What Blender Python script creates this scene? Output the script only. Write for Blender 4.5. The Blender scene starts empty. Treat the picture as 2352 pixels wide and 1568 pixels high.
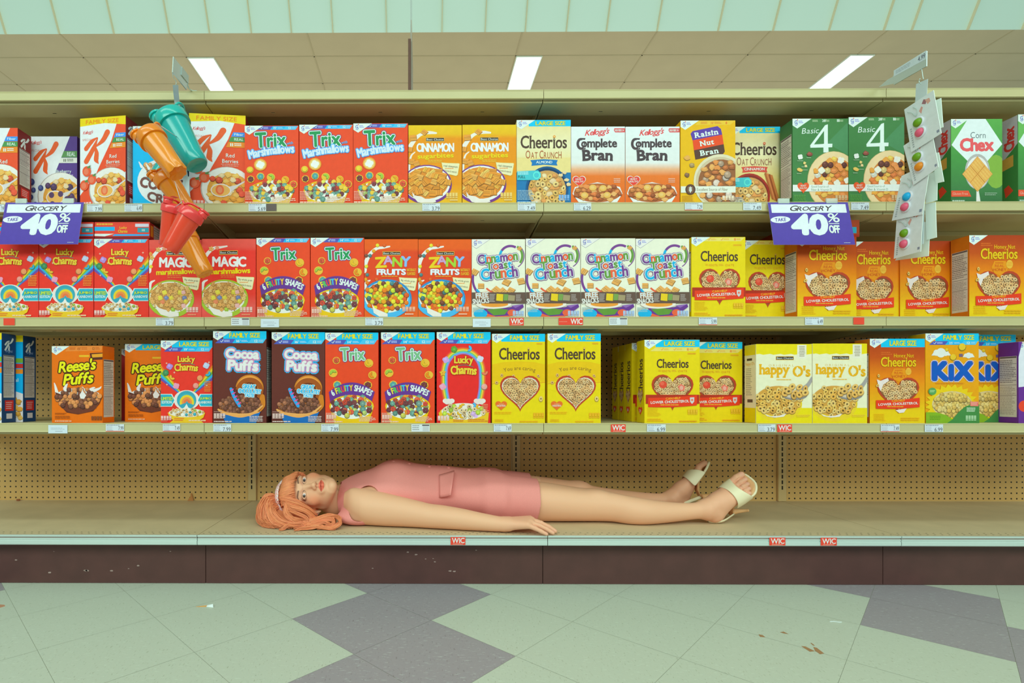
import bpy, bmesh, math, random
import numpy as np
from mathutils import Vector, Matrix
SC = bpy.context.scene
COL = SC.collection
# ------------------------------------------------------------------ camera
FPX, CXP, HZ, CAMZ, YAW = 1200.0, 958.0, 908.0, 0.68, 0.0065
cam_d = bpy.data.cameras.new('camera')
cam = bpy.data.objects.new('camera', cam_d)
COL.objects.link(cam)
cam.location = (0, 0, CAMZ)
cam.rotation_euler = (math.pi / 2, 0, YAW)
cam_d.sensor_width = 36.0
cam_d.lens = FPX / 2352 * 36.0
cam_d.shift_x = (1176 - CXP) / 2352
cam_d.shift_y = (HZ - 784) / 2352
cam_d.clip_start = 0.05
SC.camera = cam
# ------------------------------------------------------------------ light
SC.view_settings.view_transform = 'Standard'
SC.view_settings.look = 'None'
SC.view_settings.gamma = 1.0
SC.view_settings.use_curve_mapping = False
SC.view_settings.exposure = -0.66
world = bpy.data.worlds.new('store_ambient_fill')  # even ambient fill reaching the open set from all sides
world.use_nodes = True
SC.world = world
bgn = world.node_tree.nodes['Background']
bgn.inputs[0].default_value = (0.66, 0.92, 0.78, 1)
bgn.inputs[1].default_value = 0.80
def area(name, loc, sx, sy, watts, col, rot=(0, 0, 0)):
    d = bpy.data.lights.new(name, 'AREA')
    d.shape = 'RECTANGLE'; d.size = sx; d.size_y = sy; d.energy = watts; d.color = col
    o = bpy.data.objects.new(name, d)
    o.location = loc; o.rotation_euler = rot
    COL.objects.link(o)
    return o
LC = (0.72, 1.0, 0.86)
# ceiling rows over the aisle and beyond the shelves, with added fills
area('aisle_row_and_fill', (0.0, -0.6, 5.6), 12, 0.6, 190, LC, (math.radians(12), 0, 0))
area('aisle_row_and_fill', (0.0, -4.6, 4.4), 14, 2.2, 800, LC, (math.radians(52), 0, 0))  # fill set low and tilted behind the camera for soft frontal light
area('far_fluorescent_row', (0.0, 9.5, 4.7), 16, 2.0, 160, (0.85, 0.95, 0.7))
area('ceiling_uplight_fill', (0.0, 7.5, 1.0), 14, 3.0, 330, (0.95, 0.95, 0.74), (math.radians(180), 0, 0))  # unseen upward fill added behind the shelves to brighten the ceiling

# ------------------------------------------------------------------ helpers
cy_, sy_ = math.cos(YAW), math.sin(YAW)
def ray(px, py):
    a = (px - CXP) / FPX; b = (HZ - py) / FPX
    return (a * cy_ - sy_, a * sy_ + cy_, b)
def W(px, py, Y):                    # point of the place seen at a pixel, at depth Y
    d = ray(px, py); t = Y / d[1]
    return Vector((d[0] * t, Y, CAMZ + d[2] * t))
def WX(px, py, X):                   # the same on a plane of constant X
    d = ray(px, py); t = X / d[0]
    return Vector((X, d[1] * t, CAMZ + d[2] * t))
def WZ(px, py, Z):
    d = ray(px, py); t = (Z - CAMZ) / d[2]
    return Vector((d[0] * t, d[1] * t, Z))
def s2l(c):
    c = np.asarray(c, float) / 255.0
    return np.where(c <= 0.04045, c / 12.92, ((c + 0.055) / 1.055) ** 2.4)
WHITE = s2l((203, 224, 205))
def pc(r, g, b, k=0.82):             # surface colour of a thing that the photo shows as r,g,b on a shelf front
    v = s2l((r, g, b)) / WHITE * k
    v = np.clip(v * min(1.0, 0.92 / v.max()), 0.004, 0.92)
    return (float(v[0]), float(v[1]), float(v[2]))

def mat(name, col, rough=0.5, metal=0.0, noise=0.0, nscale=20.0, spec=0.5, attr=False, bump=0.0, trans=0.0, nstretch=None):
    m = bpy.data.materials.new(name); m.use_nodes = True
    nt = m.node_tree; b = nt.nodes['Principled BSDF']
    b.inputs['Roughness'].default_value = rough
    b.inputs['Metallic'].default_value = metal
    b.inputs['Specular IOR Level'].default_value = spec
    if trans: b.inputs['Transmission Weight'].default_value = trans
    if col is not None: b.inputs['Base Color'].default_value = (*col, 1)
    src = None
    if attr:
        a = nt.nodes.new('ShaderNodeAttribute'); a.attribute_name = 'Col'
        src = a.outputs['Color']
        nt.links.new(src, b.inputs['Base Color'])
    if noise or bump:
        tc = nt.nodes.new('ShaderNodeTexCoord'); n = nt.nodes.new('ShaderNodeTexNoise')
        n.inputs['Scale'].default_value = nscale; n.inputs['Detail'].default_value = 6
        if nstretch:
            mp = nt.nodes.new('ShaderNodeMapping'); mp.inputs['Scale'].default_value = nstretch
            nt.links.new(tc.outputs['Object'], mp.inputs['Vector']); nt.links.new(mp.outputs['Vector'], n.inputs['Vector'])
        else:
            nt.links.new(tc.outputs['Object'], n.inputs['Vector'])
        if noise:
            mr = nt.nodes.new('ShaderNodeMapRange')
            mr.inputs['From Min'].default_value = 0.3; mr.inputs['From Max'].default_value = 0.7
            mr.inputs['To Min'].default_value = 1 - noise; mr.inputs['To Max'].default_value = 1 + noise * 0.4
            nt.links.new(n.outputs['Fac'], mr.inputs['Value'])
            mx = nt.nodes.new('ShaderNodeVectorMath'); mx.operation = 'SCALE'
            if src is None: mx.inputs[0].default_value = col
            else: nt.links.new(src, mx.inputs[0])
            nt.links.new(mr.outputs['Result'], mx.inputs['Scale'])
            nt.links.new(mx.outputs['Vector'], b.inputs['Base Color'])
        if bump:
            bp = nt.nodes.new('ShaderNodeBump'); bp.inputs['Strength'].default_value = bump; bp.inputs['Distance'].default_value = 0.002
            nt.links.new(n.outputs['Fac'], bp.inputs['Height']); nt.links.new(bp.outputs['Normal'], b.inputs['Normal'])
    return m

M_PRINT = mat('printed_card', None, 0.5, attr=True, noise=0.05, nscale=60, spec=0.2)
M_PLAIN = mat('painted_surface', None, 0.5, attr=True)

def obj(name, me, m=None, parent=None, loc=None):
    if m is not None:
        for x in (m if isinstance(m, (list, tuple)) else [m]): me.materials.append(x)
    o = bpy.data.objects.new(name, me); COL.objects.link(o)
    if parent is not None: o.parent = parent
    if loc is not None: o.location = loc
    return o
def thing(name, label, cat, loc=(0, 0, 0), rot=(0, 0, 0), group=None):
    o = bpy.data.objects.new(name, None); COL.objects.link(o)
    o.empty_display_size = 0.05
    o.location = loc; o.rotation_euler = rot
    o['label'] = label; o['category'] = cat
    if group: o['group'] = group
    return o
def tag(o, label, cat, group=None):
    o['label'] = label; o['category'] = cat
    if group: o['group'] = group
    return o
def struct(o, label=None):
    o['kind'] = 'structure'
    if label: o['label'] = label
    return o

class MB:                            # gathers boxes, prisms, tubes and lathes into ONE mesh
    def __init__(s): s.v = []; s.f = []; s.m = []; s.c = []
    def add(s, verts, faces, mi=0, col=None):
        o = len(s.v); s.v += [tuple(p) for p in verts]
        s.f += [tuple(i + o for i in f) for f in faces]; s.m += [mi] * len(faces)
        s.c += [col or (1, 1, 1)] * len(verts)
        return s
    def box(s, x0, x1, y0, y1, z0, z1, mi=0, col=None):
        return s.add([(x0, y0, z0), (x1, y0, z0), (x1, y1, z0), (x0, y1, z0), (x0, y0, z1), (x1, y0, z1), (x1, y1, z1), (x0, y1, z1)],
              [(0, 3, 2, 1), (4, 5, 6, 7), (0, 1, 5, 4), (1, 2, 6, 5), (2, 3, 7, 6), (3, 0, 4, 7)], mi, col)
    def prism_x(s, prof, x0, x1, mi=0, col=None):       # prof: (y,z) outline, counter-clockwise seen from +x
        n = len(prof)
        v = [(x0, y, z) for y, z in prof] + [(x1, y, z) for y, z in prof]
        f = [tuple(range(n - 1, -1, -1)), tuple(range(n, 2 * n))] + [(i, (i + 1) % n, n + (i + 1) % n, n + i) for i in range(n)]
        return s.add(v, f, mi, col)
    def quad_slab(s, p, th, mi=0, col=None):            # four corners and a thickness vector
        p = [Vector(q) for q in p]; th = Vector(th)
        return s.add(p + [q + th for q in p], [(3, 2, 1, 0), (4, 5, 6, 7), (0, 1, 5, 4), (1, 2, 6, 5), (2, 3, 7, 6), (3, 0, 4, 7)], mi, col)
    def lathe(s, prof, org, axis, n=28, mi=0, col=None, wob=None):
        axis = Vector(axis).normalized(); e = axis.orthogonal().normalized(); g = axis.cross(e)
        v = []; f = []
        for k, (r, h) in enumerate(prof):
            for i in range(n):
                a = 2 * math.pi * i / n; rr = r * (wob(a, h) if wob else 1)
                v.append(Vector(org) + axis * h + (e * math.cos(a) + g * math.sin(a)) * rr)
        for k in range(len(prof) - 1):
            for i in range(n):
                j = (i + 1) % n
                f.append((k * n + i, k * n + j, (k + 1) * n + j, (k + 1) * n + i))
        if prof[0][0] > 1e-5: f.append(tuple(range(n - 1, -1, -1)))
        if prof[-1][0] > 1e-5: f.append(tuple(range((len(prof) - 1) * n, len(prof) * n)))
        return s.add(v, f, mi, col)
    def tube(s, pts, rad, n=8, mi=0, col=None, cap=True, flat=1.0, up=None):
        pts = [Vector(p) for p in pts]; K = len(pts)
        rad = rad if isinstance(rad, (list, tuple)) else [rad] * K
        v = []; f = []; ref = Vector(up) if up else None
        for k, p in enumerate(pts):
            t = (pts[min(k + 1, K - 1)] - pts[max(k - 1, 0)]).normalized()
            if ref is None: ref = t.orthogonal().normalized()
            e = (ref - t * ref.dot(t))
            if e.length < 1e-5: e = t.orthogonal()
            e.normalize(); g = t.cross(e)
            if not up: ref = e
            for i in range(n):
                a = 2 * math.pi * i / n
                v.append(p + (e * math.cos(a) * flat + g * math.sin(a)) * rad[k])
        for k in range(K - 1):
            for i in range(n):
                j = (i + 1) % n
                f.append((k * n + i, k * n + j, (k + 1) * n + j, (k + 1) * n + i))
        if cap: f.append(tuple(range(n - 1, -1, -1))); f.append(tuple(range((K - 1) * n, K * n)))
        return s.add(v, f, mi, col)
    def mesh(s, name, smooth=False):
        me = bpy.data.meshes.new(name)
        me.from_pydata([tuple(p) for p in s.v], [], s.f)
        me.polygons.foreach_set('material_index', s.m)
        if smooth: me.polygons.foreach_set('use_smooth', [True] * len(s.f))
        ca = me.color_attributes.new('Col', 'FLOAT_COLOR', 'POINT')
        c = np.ones((len(s.v), 4), np.float32)
        if s.c: c[:, :3] = np.array(s.c, np.float32)
        ca.data.foreach_set('color', c.ravel())
        me.update()
        return me
def bevel(me, w=0.002, seg=2):
    bm = bmesh.new(); bm.from_mesh(me)
    bmesh.ops.remove_doubles(bm, verts=bm.verts, dist=1e-6)
    bmesh.ops.bevel(bm, geom=[e for e in bm.edges if len(e.link_faces) == 2 and e.calc_face_angle(0) > 0.6], offset=w, segments=seg, affect='EDGES', profile=0.6)
    bm.to_mesh(me); bm.free(); return me
def autosmooth(me, ang=40):
    me.polygons.foreach_set('use_smooth', [True] * len(me.polygons))
    me.set_sharp_from_angle(angle=math.radians(ang)); return me
# ------------------------------------------------------------------ room shell
def floor_material(name, base, fleck1, fleck2, sc):
    m = bpy.data.materials.new(name); m.use_nodes = True
    nt = m.node_tree; b = nt.nodes['Principled BSDF']; b.inputs['Roughness'].default_value = 0.38
    tc = nt.nodes.new('ShaderNodeTexCoord')
    prev = None
    for k, (fc, th, s, st) in enumerate(((fleck1, 0.66, sc, (1, 3.2, 1)), (fleck2, 0.68, sc * 1.3, (3.0, 1, 1)))):
        mp = nt.nodes.new('ShaderNodeMapping'); mp.inputs['Scale'].default_value = st; mp.inputs['Rotation'].default_value = (0, 0, 0.5 + k)
        nt.links.new(tc.outputs['Object'], mp.inputs['Vector'])
        n = nt.nodes.new('ShaderNodeTexNoise'); n.inputs['Scale'].default_value = s; n.inputs['Detail'].default_value = 3
        nt.links.new(mp.outputs['Vector'], n.inputs['Vector'])
        mr = nt.nodes.new('ShaderNodeMapRange'); mr.inputs['From Min'].default_value = th - 0.06; mr.inputs['From Max'].default_value = th + 0.03
        nt.links.new(n.outputs['Fac'], mr.inputs['Value'])
        mx = nt.nodes.new('ShaderNodeMix'); mx.data_type = 'RGBA'
        nt.links.new(mr.outputs['Result'], mx.inputs['Factor'])
        if prev is None: mx.inputs['A'].default_value = (*base, 1)
        else: nt.links.new(prev, mx.inputs['A'])
        mx.inputs['B'].default_value = (*fc, 1)
        prev = mx.outputs['Result']
    nt.links.new(prev, b.inputs['Base Color'])
    return m
m_cream = floor_material('cream_vinyl_tile', (0.60, 0.595, 0.51), (0.66, 0.67, 0.58), (0.43, 0.42, 0.33), 60)
m_grey = floor_material('grey_vinyl_tile', (0.38, 0.31, 0.35), (0.50, 0.46, 0.48), (0.27, 0.21, 0.23), 55)
m_seam = mat('tile_seam', (0.36, 0.33, 0.25), 0.8)
mb = MB()
A0, AP, B0, BP = -0.036, 0.2943, -1.40, 0.305
R2 = math.sqrt(0.5)
for k in range(-14, 26):
    for j in range(-16, 22):
        g = 0.0004
        cs = []
        for (u, v) in ((0, 0), (1, 0), (1, 1), (0, 1)):
            a = A0 + AP * (k + u) + (g if u == 0 else -g); b = B0 + BP * (j + v) + (g if v == 0 else -g)
            cs.append(((a + b) * R2, (a - b) * R2, 0.0))
        cx = sum(c[0] for c in cs) / 4; cyy = sum(c[1] for c in cs) / 4
        if abs(cx) > 3.6 or cyy < -1.0 or cyy > 3.2: continue
        mb.add(cs, [(3, 2, 1, 0)], 1 if (j + k) % 8 in (3, 4) else 0)
ms = [((1791, 1451), (1800, 1450), (1812, 1456), (1800, 1454)), ((1840, 1483), (1850, 1484), (1872, 1495), (1860, 1496)), ((1868, 1485), (1876, 1487), (1893, 1500), (1884, 1502), (1872, 1494)), ((1742, 1456), (1752, 1458), (1758, 1463), (1746, 1462)), ((1861, 1476), (1864, 1476), (1872, 1482), (1868, 1482))]
for q in ms: mb.add([tuple(WZ(x, y, 0.0003)) for x, y in q], [tuple(range(len(q) - 1, -1, -1))], 3)
mb.add([(-6, -4, -0.0006), (6, -4, -0.0006), (6, 14, -0.0006), (-6, 14, -0.0006)], [(0, 1, 2, 3)], 2)
struct(obj('floor', mb.mesh('floor'), [m_cream, m_grey, m_seam, mat('brown_scuff', pc(150, 118, 74), .7)]), 'cream vinyl tile floor with grey zigzag tiles')

m_ceil = mat('ceiling_tile', pc(166, 168, 130), 0.9, noise=0.04, nscale=3)
m_grid = mat('ceiling_grid', pc(156, 158, 120), 0.8)
CZ = 4.98
mb = MB(); mb.box(-9, 9, 6.19, 13, CZ, CZ + 0.05)
for x in [W(px, 78, 6.19 * (CZ - CAMZ) / (CZ - CAMZ)).x for px in (-110, 138, 391, 705, 1200, 1510, 1770, 2040, 2330)]:
    mb.box(x - 0.008, x + 0.008, 6.19, 13, CZ - 0.004, CZ, 1)
for y in (6.62, 7.19, 7.8, 8.4): mb.box(-9, 9, y - 0.008, y + 0.008, CZ - 0.004, CZ, 1)
struct(obj('ceiling', mb.mesh('ceiling'), [m_ceil, m_grid]), 'tan suspended ceiling with faint grid lines')
# sloping white bulkhead over the aisle
m_bulk = mat('white_bulkhead_panel', (0.76, 0.90, 0.85), 0.6)
m_fin = mat('bulkhead_batten', pc(196, 202, 158), 0.7)
sl = Vector((0, -1200, 2356)).normalized(); nb = Vector((0, -2356, -1200)).normalized()
mb = MB()
p0 = Vector((-9, 6.19, CZ)); p1 = Vector((9, 6.19, CZ))
mb.quad_slab([p0, p1, p1 + sl * 1.6, p0 + sl * 1.6], -nb * 0.04)
for px in (-108, 15, 138, 263, 390, 482, 578, 670, 765, 888, 1015, 1114, 1206, 1300, 1392, 1508, 1648, 1774, 1902, 2028, 2092, 2220, 2345, 2470):
    x = W(px, 72, 6.19).x; a = Vector((x - 0.005, 6.19, CZ)); b = Vector((x + 0.005, 6.19, CZ))
    q = [a, b, b + sl * 1.6, a + sl * 1.6]
    mb.quad_slab([v + nb * 0.030 for v in q], -nb * 0.030, 1)
struct(obj('wall_bulkhead', mb.mesh('wall_bulkhead'), [m_bulk, m_fin]), 'sloping white panelled bulkhead above the aisle')
# ceiling lights in view
m_lens = bpy.data.materials.new('lit_diffuser'); m_lens.use_nodes = True
b_ = m_lens.node_tree.nodes['Principled BSDF']; b_.inputs['Base Color'].default_value = (0.9, 0.95, 0.95, 1)
b_.inputs['Emission Color'].default_value = (0.80, 1.0, 0.98, 1); b_.inputs['Emission Strength'].default_value = 3.2
m_frame = mat('fixture_frame', (0.75, 0.8, 0.76), 0.4)
for (xa, xb, lab) in ((432, 489, 'bright ceiling light slanting down beside the metal arm of the shaker strip'),
                      (1188, 1244, 'bright ceiling light hanging over the middle of the shelf top'),
                      (1956, 2008, 'bright ceiling light nearest the metal arm with the card strip')):
    x0 = W(xa, 129, 6.62).x; x1 = W(xb, 129, 6.62).x
    t = thing('ceiling_light', lab, 'light', ((x0 + x1) / 2, 7.23, CZ), group='ceiling lights beyond the shelves')
    w = (x1 - x0) / 2
    f = MB(); f.box(-w - .012, w + .012, -.61, -.598, -.016, 0); f.box(-w - .012, w + .012, .598, .61, -.016, 0)
    f.box(-w - .012, -w, -.598, .598, -.016, 0); f.box(w, w + .012, -.598, .598, -.016, 0)
    obj('frame', f.mesh('light_frame'), m_frame, t)
    f = MB(); f.box(-w, w, -.598, .598, -.011, -.002); obj('diffuser', f.mesh('light_diffuser'), m_lens, t)
# thin sign board seen edge-on behind the shelves
m_brown = mat('dark_wood_edge', pc(92, 62, 44), 0.6, noise=0.2, nscale=15)
m_wire = mat('steel_wire', pc(150, 160, 150), 0.4, 0.6)
sx_ = W(941, 300, 3.0).x
t = thing('hanging_sign', 'narrow dark board hung edge-on from wires behind the shelf top', 'sign', (sx_, 3.0, 1.9))
f = MB(); f.box(-.009, .007, 0, .5, 0, .83); obj('board', bevel(f.mesh('sign_board'), .002, 1), m_brown, t)
f = MB(); f.box(.0073, .012, 0.02, .48, .0, .95); obj('backing', f.mesh('sign_backing'), mat('grey_card', pc(150, 150, 125), 0.6), t)
for y in (.06, .44):
    f = MB(); f.tube([(0.004, y, .83), (0.004, y, 1.2), (0.004, y, 6.0)], 0.0012, 6); obj('wire', f.mesh('sign_wire'), m_wire, t)

# ------------------------------------------------------------------ shelving
UX = [-1.997, -0.778, 0.441, 1.661, 2.880]
YB, YS, YD, YK = 2.419, 1.875, 1.818, 1.887
SHZ = [1.775, 1.3706, 0.961, 0.580]; DECK = 0.193
m_metal = mat('almond_painted_steel', pc(176, 176, 120), 0.42, noise=0.05, nscale=6)
m_deck = mat('deck_steel', pc(184, 176, 130), 0.5, noise=0.08, nscale=9)
m_rail = mat('aluminium_rail', (0.66, 0.72, 0.71), 0.34, 0.25, noise=0.05, nscale=30, nstretch=(0.2, 4, 8))
m_slot = mat('slot_shadow', (0.02, 0.013, 0.01), 0.9)
m_kick = mat('brown_kick_plate', pc(80, 50, 43), 0.5, noise=0.16, nscale=14)
m_scuff = mat('pale_scuff', pc(150, 135, 120), 0.7)

def pegboard_material():
    m = bpy.data.materials.new('pegboard'); m.use_nodes = True
    nt = m.node_tree; b = nt.nodes['Principled BSDF']; b.inputs['Roughness'].default_value = 0.55
    tc = nt.nodes.new('ShaderNodeTexCoord'); sp = nt.nodes.new('ShaderNodeSeparateXYZ')
    nt.links.new(tc.outputs['Object'], sp.inputs[0])
    def mth(op, a, b_=None):
        n = nt.nodes.new('ShaderNodeMath'); n.operation = op
        for i, v in enumerate((a, b_)):
            if v is None: continue
            if isinstance(v, (int, float)): n.inputs[i].default_value = v
            else: nt.links.new(v, n.inputs[i])
        return n.outputs[0]
    d2 = []
    for ax in ('X', 'Z'):
        q = mth('SUBTRACT', mth('FRACT', mth('DIVIDE', sp.outputs[ax], 0.0254)), 0.5)
        d2.append(mth('MULTIPLY', q, q))
    d = mth('SQRT', mth('ADD', d2[0], d2[1]))
    hole = mth('LESS_THAN', d, 0.145)
    n = nt.nodes.new('ShaderNodeTexNoise'); n.inputs['Scale'].default_value = 5; n.inputs['Detail'].default_value = 5
    nt.links.new(tc.outputs['Object'], n.inputs['Vector'])
    mx0 = nt.nodes.new('ShaderNodeMix'); mx0.data_type = 'RGBA'
    nt.links.new(n.outputs['Fac'], mx0.inputs['Factor'])
    mx0.inputs['A'].default_value = (*pc(188, 158, 86), 1); mx0.inputs['B'].default_value = (*pc(202, 172, 98), 1)
    mx = nt.nodes.new('ShaderNodeMix'); mx.data_type = 'RGBA'
    nt.links.new(hole, mx.inputs['Factor']); nt.links.new(mx0.outputs['Result'], mx.inputs['A'])
    mx.inputs['B'].default_value = (0.015, 0.008, 0.006, 1)
    nt.links.new(mx.outputs['Result'], b.inputs['Base Color'])
    return m
m_peg = pegboard_material()
secs = list(zip(UX[:-1], UX[1:]))
place = ['leftmost', 'second from left', 'third from left', 'rightmost']
for i, (xa, xb) in enumerate(secs):
    w = xb - xa
    # back panel
    f = MB(); f.box(0.021, w - 0.021, 0, 0.008, 0, 1.66)
    if i == 2:      # two dark stains under the third bay's shelf
        for cx in (W(1675, 1057, YB).x - xa, W(1687, 1056, YB).x - xa):
            z = W(1680, 1056, YB).z - DECK
            f.add([(cx + .0035 * math.cos(a), -.0008, z + .0075 * math.sin(a) + .002 * math.sin(3 * a)) for a in [k * .628 for k in range(10)]], [tuple(range(9, -1, -1))], 1)
    o = obj('back_panel', f.mesh('back_panel'), [m_peg, m_slot], None, (xa, YB, DECK))
    tag(o, 'tan perforated back panel of the shelving, %s of four bays' % place[i], 'panel', 'perforated back panels')
    # deck
    t = thing('base_deck', 'wide tan bottom deck, %s of four, %s' % (place[i], ['empty before the hair', 'under the pink dress', 'under the bare legs', 'empty beyond the shoes'][i]), 'shelf', (xa, YD, DECK), group='bottom decks')
    f = MB(); f.prism_x([(0.0, -.012), (YB - YD - .002, -.012), (YB - YD - .002, 0), (0.0, 0)], .0012, w - .0012)
    rr = random.Random(i)
    for r_, y_ in ((0, .022), (1, .040)):
        n_ = int(w / .0254)
        for q in range(n_):
            cx = .012 + q * .0254 + r_ * .0127
            if cx > w - .008: continue
            f.add([(cx - .0032, y_ - .0014, .0002), (cx + .0032, y_ - .0014, .0002), (cx + .0032, y_ + .0014, .0002), (cx - .0032, y_ + .0014, .0002)], [(0, 1, 2, 3)], 1)
    obj('deck_pan', f.mesh('deck_pan'), [m_deck, m_slot], t)
    f = MB()   # price rail with grooves
    f.prism_x([(-.001, -.034), (0.003, -.034), (0.003, 0.0008), (-.004, 0.0008), (-.004, -.004), (-.0015, -.006), (-.0015, -.0105), (-.003, -.0115), (-.003, -.0145), (-.0015, -.0155), (-.0015, -.0185), (-.003, -.0195), (-.003, -.031)], .0012, w - .0012)
    f.box(.0012, w - .0012, -.0017, -.0014, -.0104, -.0062, 1)
    obj('price_rail', f.mesh('price_rail'), [m_rail, mat('rail_groove', pc(128, 128, 112), .6)], t)
    # kick plate
    f = MB(); f.box(.001, w - .001, 0, .012, -.005, DECK - .034 + .0005)
    rr = random.Random(40 + i)
    if i < 2:
        for q in range(9):
            cx = rr.uniform(.3, 1.1); cz = rr.uniform(.03, .12); s = rr.uniform(.002, .007)
            f.add([(cx + s * rr.uniform(.6, 1.6) * math.cos(a), -.0004, cz + s * .5 * math.sin(a)) for a in [k * 1.05 for k in range(6)]], [(5, 4, 3, 2, 1, 0)], 1)
    o = obj('kick_plate', bevel(f.mesh('kick_plate'), .0008, 1), [m_kick, m_scuff], None, (xa, YK, 0.0055))
    tag(o, 'dark brown kick plate above the floor, %s of four%s' % (place[i], [', scuffed', ', below the dress', ', below the bare legs', ', past the shoes'][i]), 'kick plate', 'kick plates')
    # shelves
    for k, z in enumerate(SHZ):
        t = thing('metal_shelf', 'almond steel shelf, %s of four, %s' % (place[i], ['bare topmost tier', 'tier with the purple discount signs', 'middle box tier', 'tier just above the person'][k]), 'shelf', (xa, YS, z), group='shelves on tier %s' % ['one', 'two', 'three', 'four'][k])
        D = YB - YS - .004
        f = MB(); f.box(.0015, w - .0015, 0.004, D, -.012, 0)            # pan
        f.box(.0015, w - .0015, 0.012, .10, -.040, -.012)                # front stiffener
        f.box(.0015, w - .0015, .30, .33, -.030, -.012)
        for q in (.22, .62, 1.0): f.box(q, q + .016, .07, .074, -.0404, -.0398, 1)
        obj('shelf_pan', bevel(f.mesh('shelf_pan'), .0012, 1), [m_metal, m_slot], t)
        f = MB(); f.prism_x([(0, -.033), (.004, -.033), (.004, .001), (0, .001), (-.0025, -.001), (-.001, -.006), (-.001, -.027), (-.0025, -.031)], .001, w - .001)
        obj('price_rail', f.mesh('shelf_rail'), m_metal, t)
        for s in (0.004, w - 0.006):
            f = MB(); f.prism_x([(.06, -.0405), (D, -.085), (D, -.0125), (.06, -.0125)], s, s + .002)
            obj('bracket', f.mesh('shelf_bracket'), m_metal, t)
# uprights
m_upr = mat('upright_steel', pc(192, 174, 112), 0.45, noise=0.06, nscale=12)
for i, x in enumerate(UX):
    t = thing('shelf_upright', 'slotted almond steel upright, %s of five, between the perforated panels' % ['first', 'second', 'third', 'fourth', 'fifth'][i], 'upright', (x, YB - .012, DECK + .0005), group='slotted uprights')
    f = MB(); f.box(-.019, .019, 0, .028, 0, 1.62)
    obj('post', bevel(f.mesh('upright_post'), .002, 1), m_upr, t)
    f = MB()
    for q in range(62):
        z = .055 + q * .0254
        f.box(-.0045, .0015, -.0006, 0.0002, z, z + .017)
    obj('slots', f.mesh('upright_slots'), m_slot, t)
# ------------------------------------------------------------------ printed artwork engine
_gl = {}
def glyph(ch, bold):
    key = (ch, round(bold, 3))
    if key in _gl: return _gl[key]
    cu = bpy.data.curves.new('g', 'FONT'); cu.body = ch; cu.size = 1.0; cu.offset = bold; cu.resolution_u = 3; cu.fill_mode = 'FRONT'
    o = bpy.data.objects.new('g', cu); me = o.to_mesh()
    v = np.zeros((len(me.vertices), 3)); me.vertices.foreach_get('co', v.ravel()) if len(me.vertices) else None
    co = np.array([x.co[:2] for x in me.vertices]) if len(me.vertices) else np.zeros((0, 2))
    fs = [tuple(p.vertices) for p in me.polygons]
    cnt = {}
    for f in fs:
        for a, b in zip(f, f[1:] + f[:1]):
            k = (min(a, b), max(a, b)); cnt[k] = cnt.get(k, 0) + 1
    edges = [k for k, n in cnt.items() if n == 1]
    o.to_mesh_clear(); bpy.data.objects.remove(o); bpy.data.curves.remove(cu)
    _gl[key] = (co, fs, edges)
    return _gl[key]
def glyph_serif(ch, bold, s, th):
    co, fs, edges = glyph(ch, bold)
    if len(co) == 0: return co, fs
    y0, y1 = co[:, 1].min(), co[:, 1].max()
    out = [co]; fo = list(fs); n = len(co)
    for a, b in edges:
        p, q = co[a], co[b]
        L = abs(p[0] - q[0])
        if ch.isupper() and not (abs(p[1] - y0) < .01 or abs(p[1] - y1) < .01): continue
        if abs(p[1] - q[1]) > 0.004 or L > 0.26 or L < 0.03: continue
        y = p[1]
        if ch in 'tfgyjQ' and not (abs(y - y0) < .01 or abs(y - y1) < .01): continue
        inside = co[(abs(co[:, 0] - (p[0] + q[0]) / 2) < L * 0.6)][:, 1]
        up = (np.mean(inside) > y)
        x0, x1 = min(p[0], q[0]) - s, max(p[0], q[0]) + s
        t = th if up else -th
        xa, xb = min(p[0], q[0]), max(p[0], q[0])
        out.append(np.array([(x0, y), (xa, y), (xa, y + t), (x1, y), (xb, y + t), (xb, y)])); fo += [(n, n + 1, n + 2), (n + 3, n + 4, n + 5)] if up else [(n + 2, n + 1, n), (n + 5, n + 4, n + 3)]; n += 6
    return np.vstack(out), fo

def clip_rect(pts, w, h):
    def clip(p, f, inter):
        o = []
        for i in range(len(p)):
            a, b = p[i - 1], p[i]
            fa, fb = f(a), f(b)
            if fb:
                if not fa: o.append(inter(a, b))
                o.append(b)
            elif fa: o.append(inter(a, b))
        return o
    def ix(x): return lambda a, b: (x, a[1] + (b[1] - a[1]) * (x - a[0]) / (b[0] - a[0]))
    def iy(y): return lambda a, b: (a[0] + (b[0] - a[0]) * (y - a[1]) / (b[1] - a[1]), y)
    for f, it in ((lambda p: p[0] >= 0, ix(0)), (lambda p: p[0] <= w, ix(w)), (lambda p: p[1] >= 0, iy(0)), (lambda p: p[1] <= h, iy(h))):
        pts = clip(pts, f, it)
        if len(pts) < 3: return []
    return pts

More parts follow.
